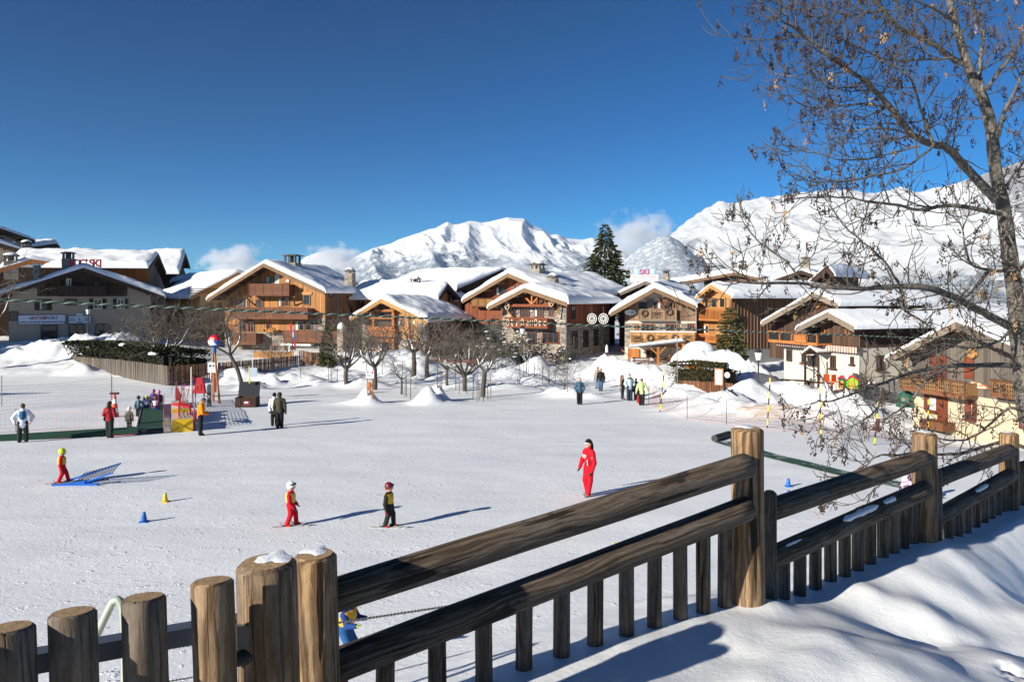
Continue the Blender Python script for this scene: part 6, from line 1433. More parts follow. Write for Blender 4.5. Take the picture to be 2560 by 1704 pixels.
for i in range(nu):
    f = i / (nu - 1); x = PX(1694 + (1842 - 1694) * f, 55.2); yc = 56.6 - 3.0 * f
    for j in range(nv):
        g_ = j / (nv - 1) * 2 - 1; e = min(1, math.sqrt(max(0, 1 - abs(g_) ** 3)) * math.sqrt(max(0, 1 - abs(2 * f - 1) ** 5)))
        n_ = float(fbm(np.array([i * .22]), np.array([j * .3]), 77, 4)[0]); base_z = .98 + .06 * math.sin(f * 9)
        Vs.append((x + n_ * .2 - ho.x, yc + g_ * 1.55 * (1 + .1 * n_) - ho.y, base_z + (e * (.95 + .5 * n_)) - .30 * (1 - e) * (.6 + 1.2 * n_) - ho.z))
np_mesh('snow_cap', np.array(Vs), grid_quads(nu, nv), SNOW, True, hk)

# picket fences: every picket is its own part
def pickets(name, label, pts, sp, wd, mat, group=None, tk=.03, rails=2, jit=.03, slope=.0, pt=False):
    """pts: (x, y, z0, z1)"""
    o = Vector(pts[0][:3]); t = thing(name, label, 'fence', o, 0, group); rg = random.Random(len(label)); acc = 0
    me = MB(); me.box(-.5, .5, -.5, .5, 0, .96 if pt else 1.0)
    if pt: me.prism([(-.5, -.5, .962), (.5, -.5, .962), (0, -.5, 1.0)], (0, 1, 0))
    me = me.mesh(name + '_picket', mat)
    for (x0, y0, a0, b0), (x1, y1, a1, b1) in zip(pts[:-1], pts[1:]):
        L = math.hypot(x1 - x0, y1 - y0); n = int(L / sp); yaw = math.atan2(y1 - y0, x1 - x0)
        for i in range(n):
            f = (i + .5) / n; h_ = rg.uniform(-jit, jit); z0 = a0 + (a1 - a0) * f; z1 = b0 + (b1 - b0) * f + h_
            inst(me, 'picket', t, (x0 + (x1 - x0) * f - o.x, y0 + (y1 - y0) * f - o.y, z0 - o.z), (rg.uniform(-.02, .02), rg.uniform(-.025, .025) + slope, yaw), (wd, tk, z1 - z0))
        for k in range(rails):
            q = .25 + .5 * k; za = a0 + (b0 - a0) * q - o.z; zb_ = a1 + (b1 - a1) * q - o.z; nx = Vector((-(y1 - y0), x1 - x0, 0)) / L * .05
            MB().beam(Vector((x0 - o.x, y0 - o.y, za)) + nx, Vector((x1 - o.x, y1 - o.y, zb_)) + nx, .04, .08).build('rail', mat, t)
    return t
def fp(px, d, yb, yt): return (PX(px, d), d, PZ(yb, d) - .2, PZ(yt, d))
pickets('picket_fence', 'grey weathered picket fence below the dark hedge', [fp(165, 75, 908, 889), fp(300, 67.5, 945, 899), fp(420, 61, 970, 914)], .135, .115, MS['wood_picket'])
pickets('picket_fence', 'darker slatted fence running right from the hedge corner', [fp(421, 61, 970, 915), fp(560, 66, 950, 905), fp(700, 72, 930, 893), fp(745, 74, 920, 888)], .15, .10, MS['wood_side'])
pickets('picket_fence', 'tall plank fence in front of the big chalet terrace', [fp(748, 74, 925, 876), fp(830, 73, 925, 886), fp(920, 74, 920, 896)], .17, .16, MS['wood_side'])
pickets('picket_fence', 'tan board fence on the big chalet terrace', [fp(634, 79, 900, 878), fp(735, 79, 895, 878)], .2, .19, MS['wood_light'])
pickets('picket_fence', 'brown pointed picket fence behind the orchard', [fp(1060, 74, 915, 893), fp(1160, 75, 915, 896), fp(1290, 73, 922, 900)], .16, .10, MS['wood_red'], pt=True)
bf = pickets('board_fence', 'dark board fence wrapped round the snow capped hedge', [(PX(1697, 54.8), 54.8, -2.2, -.25), (PX(1760, 53.3), 53.3, -2.3, -.15), (PX(1832, 51.8), 51.8, -2.3, -.1)], .19, .175, MS['wood_brown'])
def sign_on(name, label, cat, px, py, d, yaw, build):
    t = thing(name, label, cat, P(px, py, d), yaw); build(t); return t
ya = math.atan2(51.8 - 53.3, PX(1832, 51.8) - PX(1760, 53.3))
def b_(t):
    ubox('board', MS['frame_wood'], t, -.34, .34, 0, .04, -.62, .62); ubox('poster', WHITE, t, -.25, .25, -.012, -.002, -.52, .52)
    m = MB(); m.lathe([(.1, 0), (.1, .008)], (0, 0, 0), 12); m.box(-.13, -.05, -.03, 0, -.05, .05); m.box(.05, .13, -.03, 0, -.05, .05); m.box(-.06, .06, -.02, 0, -.28, -.22); m.build('print', flat('print_blue', (.25, .32, .50)), t)
sign_on('poster_board', 'white poster in an orange frame on the hedge fence', 'sign', 1797, 942, 52.2, ya, b_)
def b_(t):
    m = MB(); m.cyl((0, 0, 0), (0, .03, 0), .2, .2, 18); m.build('disc', WHITE, t); m = MB(); m.cyl((0, -.012, 0), (0, -.002, 0), .13, .13, 16); m.build('emblem', flat('print_violet', (.30, .20, .50)), t); ubox('bar', WHITE, t, -.09, .09, -.02, -.013, -.025, .025)
sign_on('round_notice', 'small round violet and white notice right of the poster', 'sign', 1818, 937, 51.9, ya, b_)

# ------------------------------------------------------------------ people: one continuous skin grown from smooth joined limbs
def surface_nets(Fv, org, h):
    nx, ny, nz = Fv.shape; ins = Fv < 0
    c = np.zeros((nx - 1, ny - 1, nz - 1), np.int8)
    cs = [(i, j, k) for i in (0, 1) for j in (0, 1) for k in (0, 1)]
    sl = lambda i, j, k: (slice(i, nx - 1 + i), slice(j, ny - 1 + j), slice(k, nz - 1 + k))
    for q in cs: c += ins[sl(*q)]
    act = (c > 0) & (c < 8); idx = -np.ones(act.shape, int); n = int(act.sum()); idx[act] = np.arange(n)
    acc = np.zeros((n, 3)); cnt = np.zeros(n); I = np.argwhere(act)
    for a in cs:
        for ax in range(3):
            if a[ax]: continue
            b = list(a); b[ax] = 1
            va = Fv[sl(*a)][act]; vb = Fv[sl(*b)][act]; m = (va < 0) != (vb < 0)
            t = va / np.where(m, va - vb, 1); p = np.tile(np.array(a, float), (n, 1)); p[:, ax] = t
            acc[m] += p[m]; cnt[m] += 1
    V = (I + acc / cnt[:, None]) * h + org
    Q = []
    for ax in range(3):
        o1, o2 = (ax + 1) % 3, (ax + 2) % 3
        A = [slice(0, -1)] * 3; B = [slice(0, -1)] * 3; A[ax] = slice(0, -1); B[ax] = slice(1, None); A[o1] = B[o1] = slice(1, -1); A[o2] = B[o2] = slice(1, -1)
        a, b = ins[tuple(A)], ins[tuple(B)]; e = np.argwhere(a != b); flip = a[a != b]
        e[:, o1] += 1; e[:, o2] += 1
        def cell(d1, d2):
            q = e.copy(); q[:, o1] -= d1; q[:, o2] -= d2; return idx[q[:, 0], q[:, 1], q[:, 2]]
        quad = np.stack([cell(1, 1), cell(0, 1), cell(0, 0), cell(1, 0)], 1)
        quad[~flip] = quad[~flip][:, ::-1]; Q.append(quad)
    return V, np.concatenate(Q)
def sd_caps(p, a, b, ra, rb):
    a, b = np.array(a, float), np.array(b, float); ab = b - a; t = np.clip(((p - a) @ ab) / max(ab @ ab, 1e-9), 0, 1)
    return np.linalg.norm(p - a - t[..., None] * ab, axis=-1) - (ra + (rb - ra) * t)
def sd_ell(p, c, r):
    r = np.array(r, float); q = (p - np.array(c)) / r; k = np.linalg.norm(q, axis=-1); return (k - 1) * r.min() * .9 + (k - 1) * .1 * r.max()
def skin_mesh(name, prims, mats, par, h=.0165, k=.022, scale=1.0, clip=None, infl=0.0):
    """prims: (group, 'c', a, b, ra, rb) or (group, 'e', c, r); group indexes mats"""
    pts = []
    for q in prims:
        if q[1] == 'c': pts += [np.array(q[2]) - q[4], np.array(q[2]) + q[4], np.array(q[3]) - q[5], np.array(q[3]) + q[5]]
        else: pts += [np.array(q[2]) - np.array(q[3]), np.array(q[2]) + np.array(q[3])]
    lo = np.min(pts, 0) - 3 * h - infl; hi = np.max(pts, 0) + 3 * h + infl
    ax = [np.arange(lo[i], hi[i], h) for i in range(3)]; G = np.stack(np.meshgrid(*ax, indexing='ij'), -1)
    def ev(P_):
        d = [sd_caps(P_, *q[2:]) if q[1] == 'c' else sd_ell(P_, *q[2:]) for q in prims]; return d
    D = ev(G); f = D[0]
    for d in D[1:]:
        hh = np.clip(.5 + .5 * (d - f) / k, 0, 1); f = d * (1 - hh) + f * hh - k * hh * (1 - hh)
    f = f - infl
    if clip is not None: f = np.maximum(f, np.maximum(clip[0] - G[..., 2], G[..., 2] - clip[1]))
    V, Q = surface_nets(f, lo, h); c = V[Q].mean(1); g = np.array([q[0] for q in prims])[np.argmin(np.stack(ev(c)), 0)]
    return np_mesh(name, V * scale, Q, mats, True, par, mi=g)
SKIN = flat('skin', (.52, .27, .17), .55)
def cloth(name, c): return flat(name, c, .8, .15, .18, scale=14, bump=.15)
def person(label, pos, h, yaw, jacket, trousers, hat=None, hair=(.045, .028, .018), gloves=(.015, .015, .017), boots=(.02, .02, .022), child=False, legs=((.0, .0), (.0, .0)), arms=None, spread=.055, lean=0.0,
           head='hair', vest=None, long_hair=False, skirt=.0, bulk=1.0, nod=0.0, twist=0.0, goggles=None, white_mark=False, pack=None, bag=None, ski=None, fur=None, detail=False, headband=None, fingers=True, group=None):
    t = thing('person', label, 'person', pos, yaw, group); C_ = lambda n, c: cloth(n, c)
    key = lambda c: '%02x%02x%02x' % tuple(int(min(1, v) ** .45 * 255) for v in c)
    mj, mt, mb_ = C_('cloth_' + key(jacket), jacket), C_('cloth_' + key(trousers), trousers), C_('boot_' + key(boots), boots)
    hs = 1.36 if child else 1.0; sh = .745 if child else .805; hip = .47 if child else .50; hz_ = 1 - .070 * hs; b = bulk * (1.12 if child else 1.0)
    L = lean; X = lambda z: -L * max(0, (z - hip)) / (.9 - hip)       # forward lean (towards -y)
    P_ = []
    P_.append((0, 'c', (0, X(hip) + .0, hip + .03), (0, X(sh) + .005, sh - .07), .082 * b, .092 * b)); P_.append((0, 'c', (-.075 * b, X(sh) + .005, sh - .025), (.075 * b, X(sh) + .005, sh - .025), .052 * b, .052 * b))
    P_.append((0, 'e', (0, X(hip), hip - .005 - skirt * .5), (.098 * b, .082 * b, .055 + skirt)))
    P_.append((3, 'c', (0, X(sh), sh), (0, X(hz_) - .005, hz_ - .04 * hs), .036 * (1.15 if child else 1), .034 * hs)); P_.append((0, 'c', (0, X(sh) + .004, sh - .01), (0, X(sh + .04), sh + .035), .058, .050))
    hc = (0, X(hz_) - .008 - nod * .05, hz_ - nod * .02); P_.append((3, 'e', hc, (.050 * hs, .058 * hs, .068 * hs)))
    P_.append((3, 'c', (hc[0] + twist * .02, hc[1] - .050 * hs, hc[2] - .004), (hc[0] + twist * .025, hc[1] - .066 * hs, hc[2] - .018 * hs), .010 * hs, .013 * hs)); P_.append((3, 'e', (hc[0], hc[1] - .03 * hs, hc[2] - .045 * hs), (.026 * hs, .028 * hs, .022 * hs)))
    for sx in (-1, 1): P_.append((3, 'e', (sx * .050 * hs, hc[1] + .005, hc[2] - .008), (.010 * hs, .016 * hs, .020 * hs)))
    ank = []
    for sx, (kf, af) in zip((-1, 1), legs):
        K = (sx * (spread * .55 + .03), -kf, .275 + abs(kf) * .05); A = (sx * spread, -af, .055)
        P_.append((1, 'c', (sx * .045, X(hip) * .3, hip), K, .068 * b, .050 * b)); P_.append((1, 'c', K, A, .051 * b, .046 * b)); P_.append((2, 'c', (A[0], A[1] + .018, .030), (A[0] + sx * .012, A[1] - .075, .024), .033, .026)); ank.append(A)
    arms = arms or (((-.035, .01, -.17), (-.005, -.04, -.15)), ((.035, .01, -.17), (.005, -.04, -.15))); wr = []
    for sx, (e, w) in zip((-1, 1), arms):
        S_ = np.array((sx * (.105 * b), X(sh) + .005, sh - .035)); E = S_ + np.array(e); W_ = E + np.array(w)
        P_.append((0, 'c', S_, E, .047 * b, .040 * b)); P_.append((0, 'c', E, W_, .040 * b, .031 * b)); wr.append((E, W_))
    body = skin_mesh('body', P_, [mj, mt, mb_, SKIN], t, .0165 if not detail else .0125, .018, h)
    # hands: palm, four bent fingers of different length and a thumb
    mg = C_('glove_' + key(gloves), gloves)
    for sx, (E, W_) in zip((-1, 1), wr):
        d = Vector(W_ - E).normalized(); m = MB(); c = Vector(W_) + d * .028; q = d.to_track_quat('Z', 'Y').to_matrix(); Xv, Yv = q @ Vector((1, 0, 0)), q @ Vector((0, 1, 0))
        m.ell(c * h, (.026 * h, .017 * h, .032 * h), 10, 6, q)
        if fingers:
            for i, l in enumerate((.034, .040, .037, .028)):
                p0 = c + Xv * (-.018 + .012 * i) + d * .022; p1 = p0 + d * l * .55 + Yv * .006; p2 = p1 + d * l * .4 + Yv * .014; m.tube([p0 * h, p1 * h, p2 * h], [.0075 * h, .007 * h, .0055 * h], 6)
            th = c - Xv * .022 * sx; m.tube([(c - d * .012) * h, (th + d * .006 + Yv * .006) * h, (th + d * .026 - Xv * .004 * sx + Yv * .012) * h], [.011 * h, .009 * h, .006 * h], 6)
        m.build('glove', mg, t)
    hv = Vector(hc)
    tilt = Matrix.Rotation(math.radians(-22), 3, 'X')
    if head == 'helmet':
        m = MB(); m.ell((hv + Vector((0, .004, .004))) * h, (.066 * hs * h, .074 * hs * h, .078 * hs * h), 18, 10, tilt, 0, -.42); m.build('helmet', flat('helmet_' + key(hat), hat, .25, .5), t)
        if goggles is not None:
            m = MB(); m.tube([(hv + Vector((.068 * hs * math.sin(a), -.076 * hs * math.cos(a), .030 * hs))) * h for a in np.linspace(-1.9, 1.9, 13)], [.006 * h] * 2 + [.012 * hs * h] * 9 + [.006 * h] * 2, 6); m.build('goggles', flat('goggle_' + key(goggles), goggles, .3, .5), t)
        m = MB(); m.tube([(hv + Vector((sx * .052 * hs, -.03 * hs, -.02))) * h for sx in (-1,)] + [(hv + Vector((0, -.045 * hs, -.072 * hs))) * h] + [(hv + Vector((.052 * hs, -.03 * hs, -.02))) * h], .005 * h, 5); m.build('chin_strap', BLACK, t)
    elif head == 'hat':
        m = MB(); m.ell((hv + Vector((0, .004, .012))) * h, (.057 * hs * h, .065 * hs * h, .066 * hs * h), 16, 8, Matrix.Rotation(math.radians(-12), 3, 'X'), 0, -.05); m.tube([(hv + Vector((.057 * hs * math.sin(a), .004 - .065 * hs * math.cos(a), .012 + .012 * math.cos(a)))) * h for a in np.linspace(0, 2 * math.pi, 17)], .010 * h, 5); m.build('hat', C_('hat_' + key(hat), hat), t)
    elif head == 'hood':
        m = MB(); m.ell((hv + Vector((0, .012, -.004))) * h, (.068 * hs * h, .070 * hs * h, .080 * hs * h), 16, 9, Matrix.Rotation(math.radians(-55), 3, 'X'), 0, -.25); m.build('hood', C_('hat_' + key(hat), hat), t)
    if head in ('hair', 'hat') or long_hair:
        m = MB()
        if head == 'hair': m.ell((hv + Vector((0, .008, .008))) * h, (.055 * hs * h, .062 * hs * h, .068 * hs * h), 16, 9, Matrix.Rotation(math.radians(-38), 3, 'X'), 0, -.12)
        if long_hair: m.tube([(hv + Vector((0, .040 * hs, .02))) * h, (hv + Vector((0, .052 * hs, -.04))) * h, (hv + Vector((0, .055, -.12))) * h, (hv + Vector((0, .05, -.17))) * h], [.040 * hs * h, .050 * h, .050 * h, .022 * h], 10)
        else: m.ell((hv + Vector((0, .030 * hs, -.020))) * h, (.045 * hs * h, .030 * hs * h, .045 * hs * h), 10, 6)
        m.build('hair', C_('hair_' + key(hair), hair), t)
    m = MB()
    for sx in (-1, 1): m.ell((hv + Vector((sx * .020 * hs, -.054 * hs, .008 * hs))) * h, (.0075 * hs * h, .005 * h, .005 * hs * h), 8, 4, None, 0, -.9)
    m.ell((hv + Vector((0, -.056 * hs, -.034 * hs))) * h, (.016 * hs * h, .004 * h, .0035 * hs * h), 8, 4, None, 0, -.9); m.build('eyes_and_mouth', flat('face_dark', (.07, .03, .025)), t)
    if headband: m = MB(); m.tube([(hv + Vector((.055 * math.sin(a), -.002 - .063 * math.cos(a), .012))) * h for a in np.linspace(-2.2, 2.2, 15)], .008 * h, 6); m.build('sunglasses', flat('eyewear_white', headband, .3), t)
    tors = [q for q in P_ if q[0] == 0][:2]
    if vest: skin_mesh('vest', tors, [C_('vest_' + key(vest), vest)], t, .0165, .02, h, (hip + .06, sh + .012), .012)
    if white_mark:
        m = MB(); zc = sh - .085
        for dz, x0, x1 in ((.018, -.07, .07), (-.006, -.06, .05), (-.030, -.03, .04)): m.tube([(x * h, (X(zc) - math.sqrt(max(.01, .098 ** 2 * b - x * x * .9)) * 1.0 - .004) * h, (zc + dz - abs(x) * .15) * h) for x in np.linspace(x0, x1, 7)], .006 * h, 4)
        m.ell((.132 * b * h, -.02 * h, (sh - .11) * h), (.012 * h, .022 * h, .022 * h), 10, 6); m.build('jacket_emblem', flat('emblem_white', (.8, .78, .76)), t)
        m = MB(); m.tube([(.060 * h, -.085 * h, (hip + .16) * h), (.074 * h, -.078 * h, (hip + .06) * h)], .008 * h, 5); m.build('pocket_zip', MS['emblem_white'], t)
    if fur: m = MB(); m.tube([(.075 * math.sin(a) * h, (X(sh) + .06 * math.cos(a)) * h, (sh + .02) * h) for a in np.linspace(0, 2 * math.pi, 13)], .03 * h, 7); m.build('collar', C_('fur_' + key(fur), fur), t)
    if pack:
        m = MB(); zc = sh - .10; q = [q for q in ()]; m.ell((0, (.115) * h, zc * h), (.085 * h, .055 * h, .115 * h), 14, 9, None, 0, -.96); m.ell((0, .155 * h, (zc - .04) * h), (.06 * h, .03 * h, .055 * h), 10, 6, None, 0, -.96)
        o = m.build('backpack', C_('pack_' + key(pack), pack), t); m = MB()
        for sx in (-1, 1): m.tube([(sx * .06 * h, .09 * h, (sh - .02) * h), (sx * .07 * h, .0, (sh + .03) * h), (sx * .065 * h, -.09 * h, (sh - .05) * h), (sx * .07 * h, .02 * h, (sh - .2) * h)], .011 * h, 5)
        m.build('strap', MS['pack_' + key(pack)], o)
    if bag:
        m = MB(); m.ell((.115 * h, .01 * h, (hip + .02) * h), (.035 * h, .075 * h, .065 * h), 12, 8, None, 0, -.95); o = m.build('shoulder_bag', C_('bag_' + key(bag), bag), t); m = MB(); m.tube([(.115 * h, .05 * h, (hip + .06) * h), (.04 * h, .112 * h, (sh - .14) * h), (-.06 * h, .085 * h, (sh - .02) * h), (-.07 * h, .0, (sh + .02) * h), (-.02 * h, -.10 * h, (sh - .1) * h), (.1 * h, -.06 * h, (hip + .06) * h)], .008 * h, 5); m.build('strap', MS['bag_' + key(bag)], o)
    if ski:
        for (ax, ay, az), an in zip(ank, (ski[1], ski[2])):
            m = MB(); Lk = ski[3] * h; w = .030 * h + .014; ys = np.linspace(.45, -.55, 11) * Lk; vs = []
            for i, y in enumerate(ys):
                z = .012 + (.10 * max(0, (i - 8) / 2) ** 2) * Lk * .5; ww = w * (1.15 if i in (1, 9) else (.35 if i == 10 else (.9 if 3 < i < 7 else 1)))
                vs += [(-ww, y, z), (ww, y, z), (ww, y, z + .014), (-ww, y, z + .014)]
            fs = [(i * 4 + a, i * 4 + (a + 1) % 4, i * 4 + 4 + (a + 1) % 4, i * 4 + 4 + a) for i in range(10) for a in range(4)] + [(0, 3, 2, 1), (40, 41, 42, 43)]
            m.add(vs, fs); o = m.build('ski', C_('ski_' + key(ski[0]), ski[0]), t, (ax * h, ay * h, -.012), (0, 0, an)); m2 = MB(); m2.box(-.03, .03, .02 * h, .09 * h, .026, .06); m2.box(-.03, .03, -.12 * h, -.08 * h, .026, .055); m2.tube([(0, .10 * h, .03), (0, .14 * h, .12)], .008, 5); m2.build('binding', MS['metal_dark'], o)
    return t
DG = math.radians
RED_ = (.50, .008, .020); BLK = (.016, .016, .019)
def at(px, py): return ground(px, py)
down = lambda o=.035, f=.0: (((-o, .015, -.17), (-.005, -.045 - f, -.15)), ((o, .015, -.17), (.005, -.045 - f, -.15)))
person(label='woman ski instructor in a bright red suit standing alone by the fence', pos=at(1472, 1239), h=1.72, yaw=DG(-58), jacket=RED_, trousers=RED_, hat=(.014, .013, .014), hair=(.02, .014, .012), gloves=BLK, boots=(.20, .19, .18), head='hat', long_hair=True, white_mark=True, detail=True,
       legs=((.03, -.02), (.02, .06)), arms=(((-.075, -.01, -.16), (-.035, -.03, -.14)), ((.045, .0, -.17), (.0, -.055, -.14))), headband=(.75, .74, .70))
person(label='child skier in red suit and lime green helmet stepping right', pos=at(155, 1206), h=1.12, yaw=DG(110), jacket=RED_, trousers=RED_, hat=(.50, .66, .02), gloves=(.05, .13, .14), boots=(.45, .02, .03), child=True, head='helmet', vest=(.62, .42, .06), legs=((.02, -.07), (.09, .15)), ski=((.30, .28, .27), 0, .05, .75), detail=True, spread=.07)
person(label='child skier in red suit with white helmet and yellow bib', pos=at(727, 1313), h=1.14, yaw=DG(90), jacket=RED_, trousers=RED_, hat=(.80, .79, .74), gloves=(.03, .05, .09), boots=(.55, .03, .02), child=True, head='helmet', vest=(.66, .44, .10), goggles=(.03, .02, .03), legs=((.02, -.06), (.08, .10)), ski=((.35, .34, .34), .25, -.25, .72), detail=True, spread=.085, arms=(((-.03, -.02, -.16), (.0, -.09, -.11)), ((.04, -.01, -.16), (-.01, -.09, -.10))))
person(label='child skier in black suit with dark red helmet and yellow vest', pos=at(972, 1317), h=1.14, yaw=DG(72), jacket=(.020, .021, .020), trousers=(.022, .023, .023), hat=(.16, .010, .016), gloves=(.50, .015, .03), boots=(.50, .02, .02), child=True, head='helmet', vest=(.60, .36, .04), goggles=(.02, .02, .02), legs=((.02, -.05), (.07, .08)), ski=((.45, .44, .44), .3, -.1, .72), detail=True, spread=.08)
person(label='person in white jacket with blue backpack seen from behind at far left', pos=at(57, 1105), h=1.70, yaw=DG(210), jacket=(.68, .72, .80), trousers=(.022, .030, .026), hair=(.11, .075, .045), gloves=(.45, .20, .18), pack=(.035, .12, .24), skirt=.06, bulk=1.12, spread=.075, arms=(((-.10, .0, -.13), (.05, .05, -.12)), ((.10, .0, -.13), (-.05, .05, -.12))))
person(label='woman with long brown hair in a red jacket and black shoulder bag', pos=at(274, 1094), h=1.68, yaw=DG(178), jacket=(.30, .022, .032), trousers=(.018, .026, .022), hair=(.05, .032, .016), long_hair=True, bag=(.012, .012, .014), bulk=1.05, spread=.035, arms=(((-.04, .0, -.16), (.03, -.12, -.05)), ((.05, .0, -.15), (-.02, -.12, -.02))), gloves=(.40, .15, .12))
person(label='small child in white helmet and brown coat on blue skis', pos=at(323, 1071), h=1.08, yaw=DG(183), jacket=(.13, .115, .095), trousers=(.028, .040, .034), hat=(.74, .72, .66), boots=(.03, .12, .34), child=True, head='helmet', ski=((.04, .13, .36), .1, -.1, .7), goggles=(.02, .02, .02), gloves=(.3, .02, .05))
person(label='child in grey blue patterned jacket and black helmet queuing', pos=at(346, 1041), h=1.16, yaw=DG(216), jacket=(.12, .22, .27), trousers=(.02, .022, .025), hat=(.015, .022, .024), boots=(.50, .05, .03), child=True, head='helmet', arms=(((-.08, .0, -.13), (-.06, -.05, -.10)), ((.04, .01, -.16), (.0, -.05, -.13))))
person(label='child in blue jacket with white bib and lime beanie on the belt', pos=at(367, 1036), h=1.08, yaw=DG(194), jacket=(.03, .14, .50), trousers=(.020, .030, .022), hat=(.45, .55, .04), boots=(.30, .08, .10), child=True, head='hat', vest=(.74, .76, .82), arms=(((-.13, .0, -.06), (-.11, -.02, .03)), ((.04, .01, -.16), (.0, -.05, -.13))))
person(label='child with black and gold helmet, white bib and blue trousers on the belt', pos=at(389, 1040), h=1.14, yaw=DG(202), jacket=(.26, .06, .10), trousers=(.015, .10, .40), hat=(.10, .045, .02), boots=(.55, .55, .5), child=True, head='helmet', vest=(.72, .76, .84), goggles=(.6, .42, .05))
person(label='child in purple jacket and pink helmet furthest up the belt', pos=at(384, 1020), h=1.16, yaw=DG(189), jacket=(.10, .055, .20), trousers=(.03, .03, .06), hat=(.28, .08, .22), child=True, head='helmet')
person(label='child in plum coat and rose helmet behind the bibbed children', pos=at(397, 1024), h=1.18, yaw=DG(224), jacket=(.13, .04, .12), trousers=(.03, .02, .03), hat=(.50, .20, .34), child=True, head='helmet', arms=(((-.04, .01, -.16), (.0, -.05, -.13)), ((.10, .0, -.10), (.10, -.03, -.02))))
person(label='man in orange jacket and grey beanie looking down at his hands', pos=at(501, 1088), h=1.76, yaw=DG(118), jacket=(.80, .22, .008), trousers=(.016, .017, .018), hat=(.085, .095, .12), head='hat', nod=.7, lean=.035, bulk=1.05, skirt=.02, arms=(((-.02, -.02, -.17), (.035, -.13, -.03)), ((.02, -.02, -.17), (-.035, -.13, -.03))), gloves=(.30, .16, .11), spread=.04)
person(label='person in white jacket and black cap half behind the olive coat', pos=at(686, 1064), h=1.68, yaw=DG(188), jacket=(.76, .76, .78), trousers=(.014, .014, .015), hat=(.014, .014, .015), head='hat', legs=((.03, .06), (-.02, -.07)), spread=.045)
person(label='man in hooded olive jacket walking away beside a white jacket', pos=at(699, 1070), h=1.80, yaw=DG(184), jacket=(.060, .052, .036), trousers=(.014, .014, .015), hat=(.055, .047, .032), head='hood', legs=((.02, .05), (-.02, -.04)), bulk=1.08, skirt=.02, spread=.04, gloves=(.16, .07, .06))
person(label='man in navy and teal jacket facing us near the orchard edge', pos=at(1449, 1011), h=1.72, yaw=DG(8), jacket=(.045, .10, .16), trousers=(.014, .014, .016), hair=(.20, .13, .09), bulk=1.05, skirt=.01, spread=.05, arms=(((-.06, .0, -.16), (.05, -.04, -.13)), ((.06, .0, -.16), (-.05, -.04, -.13))), headband=(.04, .04, .04))
person(label='person in beige fur hood hidden behind the black jacket', pos=at(1494, 971), h=1.76, yaw=DG(-30), jacket=(.30, .25, .20), trousers=(.16, .20, .26), hat=(.22, .16, .11), head='hood', fur=(.34, .28, .22), bulk=1.0)
person(label='man in black jacket and blue jeans on the lane', pos=at(1502, 977), h=1.74, yaw=DG(-20), jacket=(.014, .015, .014), trousers=(.055, .10, .17), hair=(.06, .03, .02), bulk=1.1, skirt=.02, spread=.035)
person(label='dark haired woman in brown fur coat and brown boots', pos=at(1556, 998), h=1.66, yaw=DG(60), jacket=(.17, .11, .075), trousers=(.035, .038, .045), hair=(.012, .010, .010), boots=(.20, .08, .03), long_hair=True, skirt=.06, bag=(.012, .012, .012), fur=(.26, .19, .13), spread=.03)
person(label='man in pale blue jacket facing us in the group of four', pos=at(1574, 1001), h=1.80, yaw=DG(14), jacket=(.42, .54, .60), trousers=(.030, .036, .05), hair=(.07, .045, .035), bulk=1.12, skirt=.03, fur=(.06, .06, .05), spread=.055, arms=(((-.07, .0, -.15), (.05, -.08, -.06)), ((.07, .0, -.15), (-.04, -.08, -.06))))
person(label='boy in black jacket between the pale blue and the green jackets', pos=at(1590, 1000), h=1.48, yaw=DG(10), jacket=(.022, .026, .022), trousers=(.045, .05, .055), hair=(.06, .032, .025), spread=.045)
gl = person(label='woman in light green jacket seen from behind with shopping bag', pos=at(1604, 1013), h=1.72, yaw=DG(172), jacket=(.42, .50, .24), trousers=(.016, .014, .014), hair=(.20, .125, .085), bulk=1.14, skirt=.035, spread=.05, arms=(((-.07, .0, -.16), (-.07, -.02, -.12)), ((.05, .01, -.17), (.02, -.04, -.13))), gloves=(.48, .50, .30))
person(label='child in pink jacket with red gloves glimpsed between the fence rails', pos=at(2262, 1262), h=1.14, yaw=DG(88), jacket=(.66, .42, .66), trousers=(.10, .085, .085), hair=(.16, .08, .03), gloves=(.45, .03, .06), child=True, long_hair=True, lean=.06, arms=(((-.03, -.05, -.15), (.02, -.14, -.02)), ((.03, -.05, -.15), (-.02, -.14, -.02))), ski=((.1, .1, .12), 0, 0, .7))
person(label='crouching child in blue suit with yellow bib behind the corner post', pos=at(862, 1655), h=1.12, yaw=DG(70), jacket=(.016, .05, .20), trousers=(.020, .085, .24), hat=(.02, .05, .2), gloves=(.32, .42, .03), child=True, head='helmet', vest=(.60, .34, .04), lean=.10, legs=((.10, .02), (.12, .06)), arms=(((-.02, -.07, -.13), (.0, -.13, .02)), ((.03, -.06, -.13), (-.01, -.13, .02))), ski=((.3, .1, .1), 0, 0, .7))
# shopping bag held by the woman in green
p = at(1597, 1010); t = thing('shopping_bag', 'red and white paper bag held by the woman in green', 'bag', p + Vector((0, -.25, .12)))
m = MB(); m.prism([(-.17, -.05, 0), (.17, -.05, .04), (.15, -.05, .50), (-.12, -.05, .50)], (0, .12, 0)); m.build('bag_body', flat('paper_white', (.78, .76, .74)), t); m = MB(); m.prism([(-.172, -.056, 0), (-.06, -.056, .0), (-.02, -.056, .505), (-.124, -.056, .505)], (0, .132, 0)); m.build('red_stripe', flat('paper_red', (.55, .03, .02)), t); m = MB(); m.tube([(-.05, 0, .5), (0, 0, .66), (.08, 0, .5)], .008, 5); m.build('handle', MS['paper_red'], t)

